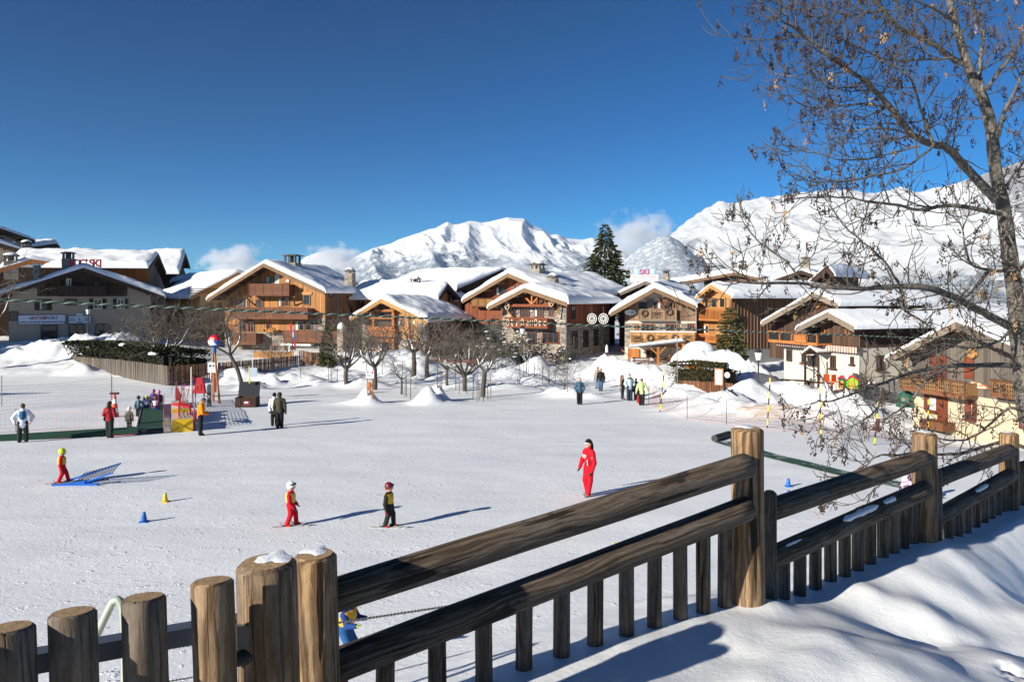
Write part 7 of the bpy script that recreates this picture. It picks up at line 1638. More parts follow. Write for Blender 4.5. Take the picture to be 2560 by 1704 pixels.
# ------------------------------------------------------------------ things on the piste
def cone(px, py, mat, label, hgt=.26):
    b = at(px, py); t = thing('training_cone', label, 'cone', b, 0, 'training cones on the piste'); m = MB(); m.lathe([(.052, .018), (.078, .02), (.074, .05), (.05, hgt * .75), (.036, hgt * .98), (.030, hgt)], (0, 0, 0), 16); m.build('cone_body', mat, t); m = MB(); m.box(-.10, .10, -.10, .10, -.01, .02); m.build('foot', mat, t)
cone(360, 1304, BLUE, 'small blue cone left of the white helmet child'); cone(413, 1254, YELLOW, 'small yellow cone below the blue training frame'); cone(1971, 1216, BLUE, 'farther blue cone behind the second log post'); cone(1972, 1247, BLUE, 'nearer blue cone half hidden by the rail'); cone(1436, 1332, YELLOW, 'low yellow cone cut by the upper rail'); cone(1537, 1386, YELLOW, 'yellow cone peeping over the lower rail')
# blue ladder shaped training frame
b = at(200, 1208); t = thing('ski_ladder', 'blue ladder shaped ski training frame beside the lime helmet child', 'frame', b)
m = MB()
for y, dz in ((-.26, .0), (.26, .20)): m.beam((-.55, y, .02), (.35, y, .12 + dz), .04, .07); m.beam((.35, y, .12 + dz), (1.2, y, .40 + dz), .035, .05)
m.build('side_rail', BLUE, t)
for i in range(13):
    f = i / 12; m = MB(); m.beam((.02 + 1.15 * f, -.26, .09 + .31 * f), (.02 + 1.15 * f, .26, .29 + .31 * f), .022, .022); m.build('rung', flat('frame_navy', (.02, .045, .14)), t)
m = MB(); m.beam((-.7, -.34, .03), (.75, -.30, .05), .10, .07); m.beam((.3, -.3, .10), (.75, .1, .12), .09, .08); m.build('base_bar', BLUE, t); m = MB(); m.cyl((.55, .0, .1), (.9, .05, .12), .03, .03, 8); m.build('handle', MS['metal_dark'], t)
# conveyor belt
b0 = at(374, 1083); b1 = at(385, 1012); L = (b1 - b0).length; ang = math.atan2(b1.y - b0.y, b1.x - b0.x); t = thing('conveyor_belt', 'dark green carpet lift belt with children standing on it', 'ski lift', b0, ang)
m = MB(); m.box(0, L, -.52, .52, -.1, .17); m.build('belt', GREEN, t); m = MB(); m.cyl((-.04, -.58, .08), (-.04, .58, .08), .15, .15, 16); m.build('roller', MS['metal_dark'], t)
for s_ in (-.60, .55): m = MB(); m.box(0, L, s_, s_ + .05, -.1, .2); m.build('edge_strip', flat('strip_grey', (.20, .20, .22)), t)
m = MB(); m.box(1.2, 1.5, -.5, .5, .171, .176); m.build('seam', MS['metal_dark'], t)
bx0 = b0 + Vector((.85, .2, 0)); t = thing('belt_drive', 'yellow padded drive box beside the carpet lift', 'lift machine', bx0, ang)
m = MB(); m.box(-.0, .12, -1.02, -.12, -.1, .60); m.build('front_pad', YELLOW, t); m = MB()
for a_, b_2 in (((-.01, -1.0, .03), (-.01, -.14, .55)), ((-.01, -1.0, .55), (-.01, -.14, .03))): m.beam(a_, b_2, .05, .04)
m.build('pad_seam', flat('pad_ochre', (.40, .24, .01)), t)
BE = flat('foam_beige', (.62, .50, .40)); m = MB(); m.box(.122, 2.6, -1.05, -.1, -.1, .52); m.build('body', BE, t)
for i, (x, c) in enumerate(((2.9, BE), (3.7, YELLOW), (4.5, BE), (5.3, WHITE), (6.1, RED), (6.9, BE))): m = MB(); m.box(x, x + .7, -1.0, -.12, -.2, .42 + .1 * (i % 2)); m.build('foam_block', c, t)
m = MB(); m.tube([(1.8, -.95, .52), (1.8, -.95, 1.0), (2.9, -.5, 1.05), (3.6, -.3, .8)], .05, 8); m.beam((1.6, -1.0, .95), (2.5, -.2, 1.0), .22, .10); m.tube([(.4, -1.1, -.1), (.4, -1.1, 1.0)], .035, 8); m.build('red_bar', flat('bar_red', (.52, .02, .03)), t)
# long green mat edge with red strip
a_, c_ = at(347, 1083), at(-420, 1122); L = (c_ - a_).length; ang = math.atan2(c_.y - a_.y, c_.x - a_.x); t = thing('carpet_edge', 'long low green padded edge running left from the belt', 'mat', a_, ang); m = MB(); m.prism([(0, -.3, .28), (0, .45, .22), (0, .5, -.3), (0, -.3, -.3)], (L, 0, 0)); m.build('pad', GREEN, t); m = MB(); m.box(0, L, .452, .50, -.06, .07); m.build('red_strip', flat('strip_red', (.30, .03, .06)), t)
# red net panels beside the machine
def net(name, label, pts, hgt, mat, st=.14, pole=MS['metal_dark'], polexs=None, th=.005, group=None, sag=.12, toprope=True):
    """safety net between ground points: posts are parts, the mesh is one part"""
    o = Vector(pts[0]); t = thing(name, label, 'net', o, 0, group); m = MB(); tops = []
    for p in pts:
        p = Vector(p); MB().cyl(p - o - Vector((0, 0, .3)), p - o + Vector((0, 0, hgt * 1.08)), .018, .015, 6).build('pole', pole, t)
    for p, q in zip(pts[:-1], pts[1:]):
        p, q = Vector(p), Vector(q); L = (q - p).length; n = max(2, int(L / st)); k = max(3, int(hgt / st))
        def at_(f, g):
            b = p.lerp(q, f); b.z = gz(b.x, b.y) if True else b.z
            return b - o + Vector((0, 0, .04 + (hgt - sag * 4 * f * (1 - f) - .04) * g))
        for i in range(n + 1): m.tube([at_(i / n, 0), at_(i / n, .5), at_(i / n, 1)], th, 3, 0, False, False)
        for j in range(k + 1): m.tube([at_(i / 6, j / k) for i in range(7)], th * (2.0 if j in (0, k) else 1), 3, 0, False, False)
    m.build('mesh', mat, t, kind='stuff'); return t
NETR = flat('net_red', (.55, .10, .09)); NETP = flat('net_pink', (.62, .36, .30)); NETG = flat('net_grey', (.40, .36, .36))
net('safety_net', 'dense red net panel right of the yellow drive box', [at(446, 1075), at(452, 1040), at(440, 1008)], 1.25, NETR, .07, NETR, th=.009, sag=.02)
net('safety_net', 'thin netting on poles along the left edge of the piste', [at(-30, 1030), at(280, 1000), at(430, 985)], 1.5, NETG, .2, th=.004)
net('safety_net', 'lower netting between the white jacket and the red jacket', [at(-40, 1085), at(40, 1080), at(264, 1076), at(346, 1072)], 1.05, NETP, .2, th=.004, sag=.15)
net('safety_net', 'pale orange net in front of the dug snow bank', [at(1622, 1012), at(1650, 1022), at(1718, 1047), at(1816, 1060), at(1960, 1078), at(2120, 1088), at(2260, 1100)], 1.15, NETP, .16, th=.0045, sag=.1)
# poles
def stake(name, label, px, py, top, r, mats, bands=0, lean=0.0, cat='pole', group=None, d=None):
    b = at(px, py) if d is None else Vector((PX(px, d), d, gz(PX(px, d), d))); Ht = PZ(top, b.y) - b.z; t = thing(name, label, cat, b, 0, group)
    if not bands:
        MB().cyl((0, 0, -.3), (lean * Ht, 0, Ht), r, r * .9, 8).build('shaft', mats, t); return t
    for i in range(bands): z0, z1 = -.2 + (Ht + .2) * i / bands, -.2 + (Ht + .2) * (i + 1) / bands; MB().cyl((lean * z0, 0, z0), (lean * z1, 0, z1), r, r, 8).build('band', mats[i % 2], t)
    return t
YB = (flat('pole_black', (.016, .014, .016)), flat('pole_yellow', (.80, .62, .03)))
for k, (px, py, top, ln, lb) in enumerate(((1650, 1029, 924, .10, 'black and yellow pole leaning before the net, nearest the group'), (1918, 1069, 944, .06, 'black and yellow pole right of the lamp post'), (2053, 1091, 967, -.03, 'upright black and yellow pole before the playhouse'), (2186, 1112, 1003, .09, 'leaning black and yellow pole with a brown rag'), (2321, 1100, 998, 0, 'black and yellow pole behind the third log post'), (2505, 1110, 1020, 0, 'black and yellow pole against the cream wall'))): stake('marker_pole', lb, px, py, top, .034, YB, 8, ln, 'pole', 'striped marker poles')
m = MB(); p = at(2188, 1112); t = thing('rag', 'dark red rag hanging on the leaning striped pole', 'rag', p + Vector((.08, -.06, .75))); m.prism([(-.05, 0, .4), (.1, 0, .38), (.08, 0, -.2), (-.06, 0, -.12), (-.32, 0, -.10), (-.1, 0, .1)], (0, .04, 0)); m.build('cloth', flat('rag_red', (.12, .03, .03)), t)
ST = flat('stake_green', (.045, .085, .06)); ST2 = flat('stake_wood', (.16, .12, .08))
k = 0; seen_ = {}
def stake_label(px, k):
    for lim, who in ((860, 'left of the large forked fruit tree'), (960, 'between the two biggest left orchard trees'), (1060, 'right of the white orchard board'), (1130, 'left of the slim young tree'), (1175, 'at the foot of the wide spreading tree'), (1245, 'round the bent broken tree'), (1345, 'below the snowy firs'), (9999, 'by the low bushes near the lane')):
        if px < lim and not (who.startswith('left of the large') and px < 800): break
    if px < 800: who = 'alone in front of the terrace plank fence'
    n = seen_[who] = seen_.get(who, 0) + 1
    return '%s stake %s, %s' % ('thin green' if k % 3 else 'thin brown', who, ('first one', 'second one', 'third one', 'fourth one', 'fifth one', 'sixth one', 'seventh one')[n - 1])
for px, py, top in ((821, 950, 900), (828, 953, 905), (843, 955, 915), (917, 950, 905), (956, 935, 900), (1016, 990, 935), (1012, 992, 940), (1026, 998, 930), (1093, 968, 905), (1100, 972, 925), (1104, 975, 930), (1140, 975, 920), (1148, 985, 930), (1167, 985, 925), (1182, 1000, 940), (1192, 1005, 930), (1198, 1002, 950), (1208, 1003, 935), (1227, 998, 936), (1220, 1000, 960), (1238, 930, 900), (1300, 945, 905), (1310, 945, 908), (1322, 940, 900), (1335, 943, 905), (1356, 958, 915), (1388, 960, 920), (1418, 978, 938), (752, 945, 914), (1265, 925, 900)):
    stake('orchard_stake', stake_label(px, k), px, py, top, .028, ST if k % 3 else ST2, 0, RND.uniform(-.03, .03), 'stake', 'thin stakes round the orchard trees'); k += 1
stake('flag_pole', 'slim bare metal flagpole before the hedge by the ski chalet', 1694, 962, 800, .035, MS['metal_grey'], 0, -.01); stake('white_pole', 'white pole by the fence corner left of the ski rack', 478, 985, 917, .04, WHITE); stake('white_pole', 'white pole on the notice board by the snowboard', 527, 990, 915, .04, WHITE); stake('net_pole', 'thin grey pole holding the net above the red jacket woman', 278, 1000, 905, .025, MS['metal_grey']); stake('net_pole', 'red and grey pole at the left picture edge', 4, 1015, 938, .03, MS['metal_grey']); stake('yellow_pole', 'yellow pole behind the open chest', 623, 975, 915, .04, YB[1]); stake('white_pole', 'thin pole with a notice right of the open chest', 632, 975, 897, .03, WHITE)
t = thing('notice_plate', 'grey mesh notice plate on the pole behind the chest', 'sign', at(634, 975) + Vector((0, -.06, 1.35))); ubox('plate', flat('plate_grey', (.36, .42, .50)), t, -.28, .28, 0, .03, -.35, .35)
# slalom poles bundle and red pad, snowboard, notices, round sign
NAV = flat('pole_navy', (.03, .04, .12)); PR = flat('pole_red', (.55, .05, .07)); TEAL = flat('ski_teal', (.05, .16, .18)); k = 0
for px, py, top, ln, mt in ((437, 1008, 955, .05, TEAL), (443, 1010, 958, -.05, NAV), (447, 1012, 960, .22, PR), (451, 1010, 955, -.18, PR), (455, 1014, 958, .12, PR), (458, 1012, 962, -.1, TEAL), (463, 1014, 960, .2, PR), (468, 1013, 962, -.22, PR), (480, 1017, 948, .03, NAV), (484, 1017, 940, -.03, PR), (488, 1017, 952, .02, NAV)): stake('gate_pole', '%s pole in the bundle left of the red pad, %s' % ({TEAL: 'teal', NAV: 'navy', PR: 'red'}[mt], ('leftmost', 'leaning left next to the leftmost', 'leaning far right', 'leaning left in the middle', 'leaning right in the middle', 'short and in the middle', 'tilted right beyond the middle', 'tilted sharply left', 'nearest on its left', 'tall and close against it', 'at its left edge')[k]), px, py, top, .022, mt, 0, ln, 'pole', 'bundle of slalom poles'); k += 1
b = at(497, 992); t = thing('red_pad', 'red tapered protection pad standing by the slalom poles', 'pad', b); m = MB(); m.prism([(-.42, 0, .25), (.42, 0, .25), (.22, 0, 1.35), (-.16, 0, 1.35)], (0, .3, 0)); m.build('pad', flat('pad_red', (.36, .008, .02)), t); m = MB(); m.tube([(-.14, -.02, .45), (.14, -.02, .45), (.14, -.02, .85), (-.14, -.02, .85), (-.14, -.02, .45)], .025, 4); m.build('emblem', flat('pad_orange', (.42, .09, .02)), t); m = MB(); m.cyl((-.3, .15, -.2), (-.3, .15, .3), .05, .05, 8); m.cyl((.3, .15, -.2), (.3, .15, .3), .05, .05, 8); m.build('leg', MS['metal_dark'], t)
b = at(523, 1017); t = thing('snowboard', 'dark grey snowboard stuck upright in the snow', 'snowboard', b); m = MB(); pr = [(-.15, 0), (-.13, .4), (-.12, .75), (-.14, 1.15), (-.13, 1.32), (-.08, 1.43), (0, 1.47), (.08, 1.43), (.13, 1.32), (.14, 1.15), (.12, .75), (.13, .4), (.15, 0)]; m.prism([(x, 0, z - .05) for x, z in pr], (0, .03, 0)); m.build('deck', flat('board_slate', (.055, .075, .095), .3), t); m = MB(); m.box(-.12, .12, -.06, -.002, .30, .44); m.box(-.12, .12, -.06, -.002, .78, .92); m.build('binding', BLACK, t); m = MB(); m.ell((0, -.02, .62), (.07, .015, .06), 10, 6); m.build('print', flat('board_print', (.30, .34, .38)), t)
b = at(529, 1004); t = thing('notice_board', 'white two line notice on a wooden post behind the snowboard', 'sign', b + Vector((0, .3, 0))); m = MB(); m.box(-.09, .05, 0, .09, -.3, 2.6); m.build('post', MS['wood_orange'], t); ubox('board', WHITE, t, -.36, .30, -.05, -.01, 1.9, 2.55); m = MB(); m.box(-.28, -.12, -.06, -.051, 2.28, 2.42); m.box(-.05, .05, -.06, -.051, 2.28, 2.42); m.box(.10, .20, -.06, -.051, 2.28, 2.42); m.box(-.32, .26, -.06, -.051, 2.19, 2.21); m.build('print', NAVY, t); m = MB(); m.box(.06, .16, .02, .12, .6, 1.5); m.build('red_roll', flat('roll_red', (.25, .02, .06)), t)
b = at(550, 1008); t = thing('ski_school_sign', 'round red, white and blue sign ball on a tall leaning pole', 'sign', b); Ht = PZ(882, b.y) - b.z; lx = (PX(537, b.y) - b.x); m = MB(); m.cyl((0, 0, -.3), (lx, 0, Ht), .075, .065, 10); m.build('pole', MS['wood_orange'], t)
sc_ = Vector((lx - .04, 0, PZ(852, b.y) - b.z)); R_ = 15.5 / F * b.y
m = MB(); m.ell(sc_, (R_, R_ * .5, R_), 22, 14, None, 0, -.98); o = m.build('sign_ball', [WHITE, flat('sign_ball_red', (.50, .012, .022), .4), flat('sign_ball_blue', (.010, .09, .40), .4)], t)
for p_ in o.data.polygons: c_ = p_.center - sc_; p_.material_index = 1 if c_.z > R_ * .12 else (2 if (c_.z < -R_ * .62 or (c_.x > R_ * .15 and c_.z < .0 and c_.x > R_ * .2 - c_.z * .5 - R_ * .05)) else 0)
text('lettering', 'ESF', WHITE, t, sc_ + Vector((-.06, -R_ * .51, R_ * .30)), (math.pi / 2 - .25, 0, 0), .20, .004); m = MB(); m.box(-R_ * .55, R_ * .25, -.004, .0, -.02, .03); m.build('print', MS['print_grey'], t, sc_ + Vector((0, -R_ * .51, -R_ * .05))); m = MB(); m.cyl(sc_ + Vector((.02, 0, -R_)), sc_ + Vector((.04, 0, -R_ - .35)), .10, .09, 10); m.build('blue_collar', MS['sign_ball_blue'], t)
b = at(619, 1016); t = thing('storage_chest', 'dark brown wooden chest with its lid open on the snow', 'chest', b, DG(4)); w, dp, hh = .62, .5, .62
for nm, bx in (('front_panel', (-w, w, -dp, -dp + .05, -.05, hh)), ('back_panel', (-w, w, dp - .05, dp, -.05, hh)), ('side_panel', (-w, -w + .05, -dp + .051, dp - .051, -.05, hh)), ('side_panel', (w - .05, w, -dp + .051, dp - .051, -.05, hh)), ('bottom', (-w + .051, w - .051, -dp + .051, dp - .051, -.02, .03))): ubox(nm, MS['wood_dark'], t, *bx)
m = MB(); R3 = Matrix.Rotation(DG(72), 3, 'X'); m.cbox((-.06, dp + .12, hh + .42), (2 * w + .06, .9, .05), R3); m.build('lid', flat('lid_dark', (.022, .027, .034), .4), t); ubox('label', flat('label_red', (.22, .03, .06)), t, -.1, .28, -dp - .012, -dp - .001, .15, .42); ubox('label_print', WHITE, t, -.06, .18, -dp - .018, -dp - .0125, .28, .38)
m = MB()
for i in range(3): m.tube([(-w + .1 + .1 * i, -dp - .02, .5), (-w + .07 + .1 * i, -dp - .03, .3), (-w + .12 + .1 * i, -dp - .02, .05)], .012, 5)
m.build('straps', flat('strap_tan', (.22, .13, .09)), t); m = MB(); m.box(-.05, .05, .4, .48, hh + .8, hh + 1.05); m.build('lid_stop', YELLOW, t)
# striped traffic cone and bollard, orchard board with carved figure
b = at(287, 1042); t = thing('traffic_cone', 'orange and white striped cone with a dark top behind the red jacket', 'cone', b); m = MB()
for i in range(5): z0, z1 = .25 * i, .25 * (i + 1); r0, r1 = .22 - .034 * i, .22 - .034 * (i + 1); m.cyl((0, 0, z0), (0, 0, z1), r0, r1, 14, i % 2)
m.build('cone_body', [flat('cone_orange', (.65, .09, .03)), WHITE], t); m = MB(); m.box(-.24, .2, -.1, .1, 1.25, 1.36); m.build('cap', flat('cap_dark', (.07, .015, .02)), t)
b = at(925, 992); t = thing('orchard_board', 'small white notice board on wooden legs at the orchard edge', 'sign', b); Ht = PZ(945, b.y) - b.z; ubox('board', WHITE, t, -.25, .25, -.04, 0, Ht, Ht + .48)
for x in (-.16, .16): m = MB(); m.box(x - .03, x + .03, .0, .06, -.3, Ht); m.build('leg', MS['wood_orange'], t)
m = MB(); m.box(-.2, -.08, -.048, -.041, Ht + .33, Ht + .42); m.box(-.2, .2, -.048, -.041, Ht + .12, Ht + .15); m.box(-.2, .1, -.048, -.041, Ht + .2, Ht + .23); m.build('print', NAVY, t); m = MB(); m.box(.1, .2, -.048, -.041, Ht + .3, Ht + .44); m.build('red_print', SIGNRED, t); m = MB(); m.ell((-.02, -.03, Ht - .45), (.14, .07, .22), 10, 7, None, 0, -.9); m.ell((.0, -.03, Ht - .75), (.07, .06, .22), 8, 6, None, 0, -.9); m.build('carved_figure', MS['wood_orange'], t)
b = Vector((PX(1517, 72), 72, PZ(912, 72) - .6)); t = thing('lane_post', 'red brown post with a white snow tip at the lane', 'post', b); Ht = PZ(880, 72) - b.z; MB().box(-.14, .14, -.1, .1, 0, Ht).build('post', MS['wood_red'], t); m = MB(); m.ell((0, 0, Ht), (.15, .14, .75), 10, 6, None, 0, 0.0); m.build('snow_tip', SNOW, t)
# street lamps
def lamp(label, px, d, yb, yt, mt=MS['metal_dark']):
    x = PX(px, d); z0 = gz(x, d); Ht = PZ(yt, d) - z0; t = thing('street_lamp', label, 'street lamp', (x, d, z0)); s = 1.0
    m = MB(); m.lathe([(.09, -.3), (.09, .5), (.055, .6), (.05, Ht - 1.0), (.07, Ht - .98), (.04, Ht - .9)], (0, 0, 0), 10); m.build('post', mt, t); m = MB(); m.lathe([(.15, Ht - .88), (.26, Ht - .34), (.25, Ht - .33)], (0, 0, 0), 6, 0, False); m.build('lantern_glass', flat('lamp_glass', (.62, .66, .68), .3), t); m = MB(); m.lathe([(.30, Ht - .34), (.27, Ht - .28), (.12, Ht - .10), (.03, Ht)], (0, 0, 0), 6, 0, False); m.lathe([(.10, Ht - .93), (.16, Ht - .88)], (0, 0, 0), 6); m.build('lantern_cap', mt, t)
lamp('black street lamp post before the brown house', 1896, 51, 1000, 868); lamp('street lamp half hidden before the stone house fir', 1306, 72, 930, 812); lamp('dark street lamp in the shade in front of the ski shop', 220, 79, 850, 765)
m = MB(); m.ell((0, 0, 0), (.16, .16, .16), 12, 8, None, 0, -.98); t = thing('globe_lamp', 'white unlit globe lamp in the dark lane', 'lamp', P(1545, 836, 82)); m.build('globe', WHITE, t); MB().box(-.03, .03, .1, .9, -.03, .03).build('arm', MS['metal_dark'], t)
# flag on the big chalet
x, d = PX(731, 82), 82; z0 = PZ(898, d); t = thing('flag', 'red, white and blue flag hanging on a pole before the big chalet', 'flag', (x, d, z0)); Ht = PZ(780, d) - z0; MB().cyl((0, 0, 0), (-.1, 0, Ht), .04, .03, 8).build('pole', MS['wood_brown'], t)
for i, (c, z1, z2) in enumerate(((flat('flag_red', (.55, .03, .04)), 3.9, 3.0), (flat('flag_white', (.75, .75, .77)), 3.6, 2.5), (flat('flag_blue', (.05, .12, .38)), 3.3, 2.2), (MS['flag_red'], 2.5, 1.5))): m = MB(); m.prism([(-.35 + i * .12, -.02 + .03 * i, z1), (-.10 + i * .13, -.02 + .03 * i, z1 + .1), (.02 + i * .12, -.02 + .03 * i, z2), (-.16 + i * .12, -.02 + .03 * i, z2 - .2)], (0, .02, 0)); m.build('flag_fold', c, t)
# unseen panel added beyond the left edge to throw oblong shade on the piste
x, y = -40.6, 51.2; t = thing('shade_panel', 'wide unseen wooden panel on two posts, added to shade the piste', 'sign', (x, y, gz(x, y)), DG(8)); ubox('board', MS['wood_brown'], t, -1.9, 1.9, -.03, .03, .9, 2.0)
for sx in (-1.5, 1.5): ubox('post', MS['wood_brown'], t, sx - .06, sx + .06, .031, .13, -.3, 2.1)
# ---- right hand carpet with roller
a_ = at(1802, 1104); pts = [at(*q) for q in ((1805, 1105), (1850, 1118), (1920, 1138), (2000, 1158), (2080, 1178), (2160, 1196), (2260, 1216), (2330, 1226))]
t = thing('green_carpet', 'long dark green carpet strip rolled out across the right piste', 'carpet', a_); Vs = []
for i, p in enumerate(pts):
    dxy = (pts[min(i + 1, len(pts) - 1)] - pts[max(i - 1, 0)]); dxy.z = 0; n_ = Vector((-dxy.y, dxy.x, 0)).normalized() * .42
    for q in (-1, -.33, .33, 1): w_ = p + n_ * q; Vs.append((w_.x - a_.x, w_.y - a_.y, gz(w_.x, w_.y) + .035 - a_.z))
t2 = NT('carpet_snowy'); sn_ = t2.noise(t2.coord((1, 1, 1)), 1.6, 5, .7); mt = t2.fin(t2.mix(t2.ramp(sn_, [(.52, 0), (.66, .75)]), (.016, .07, .042), (.62, .66, .70)), .85)
np_mesh('strip', np.array(Vs), grid_quads(len(pts), 4)[:, ::-1], mt, True, t); m = MB(); p0, p1 = at(1786, 1103) - a_, at(1822, 1092) - a_; m.cyl(p0 + Vector((0, 0, .13)), p1 + Vector((0, 0, .13)), .15, .15, 14); m.build('roll', flat('roll_black', (.022, .03, .026)), t)
# small tilted handrail in the snow bank
b = at(1812, 985); t = thing('metal_bracket', 'dark metal bracket sticking out of the snow bank', 'bracket', b + Vector((0, 0, .1))); m = MB(); m.beam((0, 0, .3), (.75, 0, -.2), .07, .09); m.box(-.1, .06, -.06, .06, .1, .45); m.build('bar', MS['metal_dark'], t)
# ---- terrace of the white house
def wp(h, px, py, v): u, z = h.uz(px, py, v=v); w = h.o + h.u * u + h.v * v; return Vector((w.x, w.y, h.zb + z))
p = Vector((PX(2120, 49.6), 49.6, PZ(966, 49.6))); t = thing('playhouse', 'green plastic playhouse with wavy red roof and orange doors', 'playhouse', p, DG(-25))
LIME = flat('play_lime', (.24, .46, .012), .4); DKG = flat('play_green', (.012, .10, .065), .4); PRED = flat('play_red', (.50, .012, .04), .4); ORG = flat('play_orange', (.80, .34, .05), .4)
def arch(m, x0, x1, y0, y1, zb, zs, zt): n = 10; m.prism([(x0, y0, zb), (x1, y0, zb)] + [(x1 + (x0 - x1) * i / n, y0, zs + (zt - zs) * math.sin(math.pi * i / n) ** 1.3) for i in range(n + 1)], (0, y1 - y0, 0))
m = MB(); arch(m, -.72, -.18, 0, .8, -.3, .62, .92); m.build('front_wall', DKG, t); m = MB(); arch(m, -.17, .75, .12, .9, -.3, .58, 1.0); m.build('side_wall', LIME, t)
m = MB(); arch(m, -.56, -.34, -.03, .0, -.3, .42, .60); m.build('door', ORG, t); m = MB(); arch(m, .12, .46, .09, .12, -.3, .44, .60); m.build('door', ORG, t); m = MB(); m.box(-.10, .08, .095, .12, .1, .5); m.build('window', flat('play_grass', (.16, .33, .01), .4), t)
def wave(x0, x1, z, amp, y0, y1):
    m = MB(); n = 14; up = [(x0 + (x1 - x0) * i / n, y0, z + amp * math.sin(math.pi * i / n) ** 1.3 + .16) for i in range(n + 1)]; lo = [(x, y, zz__ - .17) for x, y, zz__ in up]; m.prism(up + lo[::-1], (0, y1 - y0, 0)); return m
wave(-.80, -.10, .62, .30, -.08, .9).build('roof', PRED, t); wave(-.14, .82, .60, .40, .04, 1.0).build('roof', PRED, t); m = MB(); m.ell((-.1, .4, .80), (.26, .4, .26), 12, 6, None, 0, -.2); m.build('roof_snow', SNOW, t)
t.scale = (.82, .8, .60); t.location.z += .05
p = Vector((PX(2078, 49.6), 49.6, PZ(968, 49.6))); ORC = flat('chair_orange', (.60, .07, .01), .4)
for k, (dx, dy, lb) in enumerate(((-.15, .2, 'orange plastic chair left of the playhouse, further from it'), (.28, -.1, 'orange plastic chair right beside the playhouse'))):
    t = thing('plastic_chair', lb, 'chair', p + Vector((dx, dy, 0)), DG(20 * k), 'orange plastic chairs'); ubox('seat', ORC, t, -.2, .2, -.2, .2, .38, .42); m = MB(); m.box(-.2, .2, .19, .22, .42, .85); m.build('backrest', ORC, t)
    for sx in (-.17, .17):
        for sy in (-.17, .17): MB().cyl((sx, sy, -.3), (sx, sy, .38), .022, .022, 6).build('leg', ORC, t)
for px, py, lb in ((1985, 962, 'long dark table bench under the white house window'), (2050, 968, 'dark wooden table nearest the orange chairs')):
    p = Vector((PX(px, 51.5), 51.5, PZ(py, 51.5) - .4)); t = thing('terrace_table', lb, 'table', p, DG(-30)); ubox('table_top', MS['wood_dark'], t, -.9, .9, -.35, .35, .70, .76); ubox('bench', MS['wood_dark'], t, -.9, .9, -.8, -.55, .42, .47)
    for sx in (-.75, .75): ubox('leg', MS['wood_dark'], t, sx - .05, sx + .05, -.3, .3, -.3, .70); ubox('bench_leg', MS['wood_dark'], t, sx - .05, sx + .05, -.76, -.6, -.3, .42)
p = Vector((PX(2160, 50.2), 50.2, PZ(965, 50.2))); t = thing('covered_slide', 'dark grey tarpaulin mound with snow beside the playhouse', 'tarpaulin', p); m = MB(); m.prism([(-.5, 0, -.3), (-.45, 0, .85), (.1, 0, .55), (.75, 0, .0), (.8, 0, -.3)], (0, .7, 0)); m.build('tarp', flat('tarp_grey', (.05, .075, .08)), t); m = MB(); m.ell((.35, .2, .22), (.6, .4, .12), 12, 6, None, 0, -.5); m.build('snow_patch', SNOW, t)
p = at(2266, 1010); p = Vector((PX(2266, 46.8), 46.8, PZ(1008, 46.8))); t = thing('garden_tarp', 'rounded green tarpaulin heap beside the shutter house', 'tarpaulin', p); m = MB(); m.ell((0, 0, -.2), (.62, .5, 1.05), 20, 10, None, 0, .0); o = m.build('tarp', flat('tarp_green', (.018, .10, .065), .5, .4, .3, scale=4, bump=.6), t); m = MB(); m.beam((-.5, -.42, .5), (.0, -.5, .15), .02, .14); m.build('label_patch', flat('tarp_tan', (.30, .30, .20)), t)
p = Vector((PX(2478, 42.5), 42.5, PZ(1092, 42.5))); t = thing('wooden_bench', 'brown wooden bench behind the fourth log post', 'bench', p, DG(-40)); ubox('seat', MS['wood_shutter'], t, -1.1, 1.6, -.3, .3, .36, .44)
for x in (-.9, 1.4): ubox('leg', MS['wood_shutter'], t, x - .06, x + .06, -.25, .25, -.4, .36)
p = Vector((PX(1800, 66), 66, PZ(915, 66))); t = thing('low_shed', 'low orange shed with thick snow roof left of the yew', 'shed', Vector((PX(1752, 68), 68, PZ(905, 68) - .6))); m = MB(); m.box(-1.2, 1.2, 0, 1.6, 0, 1.55); m.build('wall', MS['wood_orange'], t); m = MB(); m.box(-.5, .4, -.03, 0, .8, 1.3); m.build('window', MS['glass'], t); m = MB(); m.ell((0, .7, 1.55), (1.55, 1.3, .95), 20, 8, None, 0, .0); m.build('roof_snow', SNOW, t)

# ------------------------------------------------------------------ haze
hz = MB().box(-9500, 9500, -3200, 12500, -40, 740).build('haze', [], kind='stuff')
hm = bpy.data.materials.new('haze_air'); hm.use_nodes = True; nt = hm.node_tree
nt.nodes.remove(nt.nodes['Principled BSDF'])
pv = nt.nodes.new('ShaderNodeVolumePrincipled'); pv.inputs['Color'].default_value = (.46, .68, 1.0, 1); pv.inputs['Density'].default_value = 3.4e-5
pv.inputs['Anisotropy'].default_value = .0
nt.links.new(pv.outputs[0], nt.nodes['Material Output'].inputs['Volume']); hz.data.materials.append(hm)

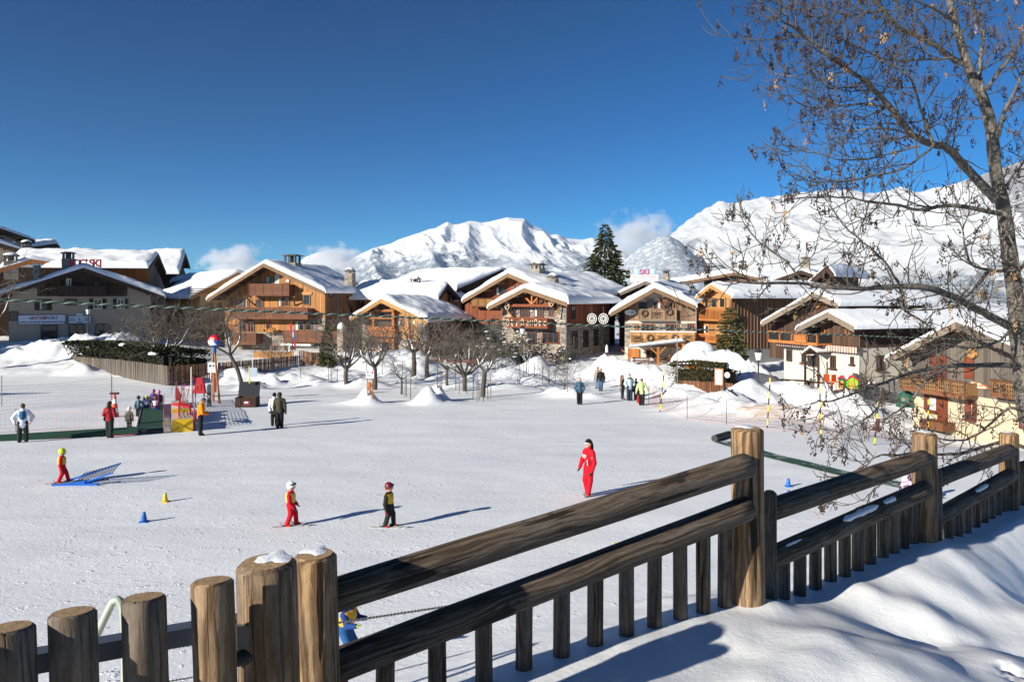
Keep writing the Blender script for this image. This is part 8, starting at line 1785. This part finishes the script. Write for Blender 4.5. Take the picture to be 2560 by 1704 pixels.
# low valley clouds (real volumes at the mountains' distance)
def cloud(label, px, py, d, w, h_, dens, seed):
    c = P(px, py, d); rx, rz = w / F * d / 2, h_ / F * d / 2; rg = random.Random(seed); m = MB(); m.ell((0, 0, 0), (rx, rx * .5, rz), 24, 14, None, 0, -.98)
    mt = bpy.data.materials.new('cloud_vapour'); mt.use_nodes = True; n = mt.node_tree; n.nodes.remove(n.nodes['Principled BSDF'])
    pv = n.nodes.new('ShaderNodeVolumePrincipled'); pv.inputs['Color'].default_value = (.97, .97, .98, 1); pv.inputs['Anisotropy'].default_value = .2
    tc = n.nodes.new('ShaderNodeTexCoord'); mp = n.nodes.new('ShaderNodeMapping'); mp.inputs['Scale'].default_value = (1 / rx, 2 / rx, 1 / rz); n.links.new(tc.outputs['Object'], mp.inputs[0])
    ln = n.nodes.new('ShaderNodeVectorMath'); ln.operation = 'LENGTH'; n.links.new(mp.outputs[0], ln.inputs[0])
    no = n.nodes.new('ShaderNodeTexNoise'); no.inputs['Scale'].default_value = 1.0; no.inputs['Detail'].default_value = 5; no.inputs['Roughness'].default_value = .58; m2 = n.nodes.new('ShaderNodeMapping'); m2.inputs['Scale'].default_value = (2.6 / rx, 2.6 / rx, 2.0 / rz); m2.inputs['Location'].default_value = (seed * 3.1, seed, 0); n.links.new(tc.outputs['Object'], m2.inputs[0]); n.links.new(m2.outputs[0], no.inputs[0])
    def mth(op, a, b):
        q = n.nodes.new('ShaderNodeMath'); q.operation = op
        for i, v in enumerate((a, b)):
            if isinstance(v, (int, float)): q.inputs[i].default_value = v
            else: n.links.new(v, q.inputs[i])
        return q.outputs[0]
    f = mth('SUBTRACT', mth('MULTIPLY', no.outputs[0], 1.9), mth('ADD', mth('MULTIPLY', ln.outputs['Value'], .95), .26))
    f = mth('MULTIPLY', mth('MINIMUM', mth('MAXIMUM', mth('MULTIPLY', f, 3.0), 0.0), 1.0), dens); n.links.new(f, pv.inputs['Density']); n.links.new(pv.outputs[0], n.nodes['Material Output'].inputs['Volume'])
    m.build('cloud', mt, None, c, None, kind='stuff')
cloud('cloud', 590, 668, 4200, 250, 150, .016, 1); cloud('cloud', 830, 655, 4000, 260, 120, .014, 2); cloud('cloud', 1600, 600, 4000, 270, 180, .014, 3); cloud('cloud', 1270, 670, 3900, 190, 70, .006, 4)
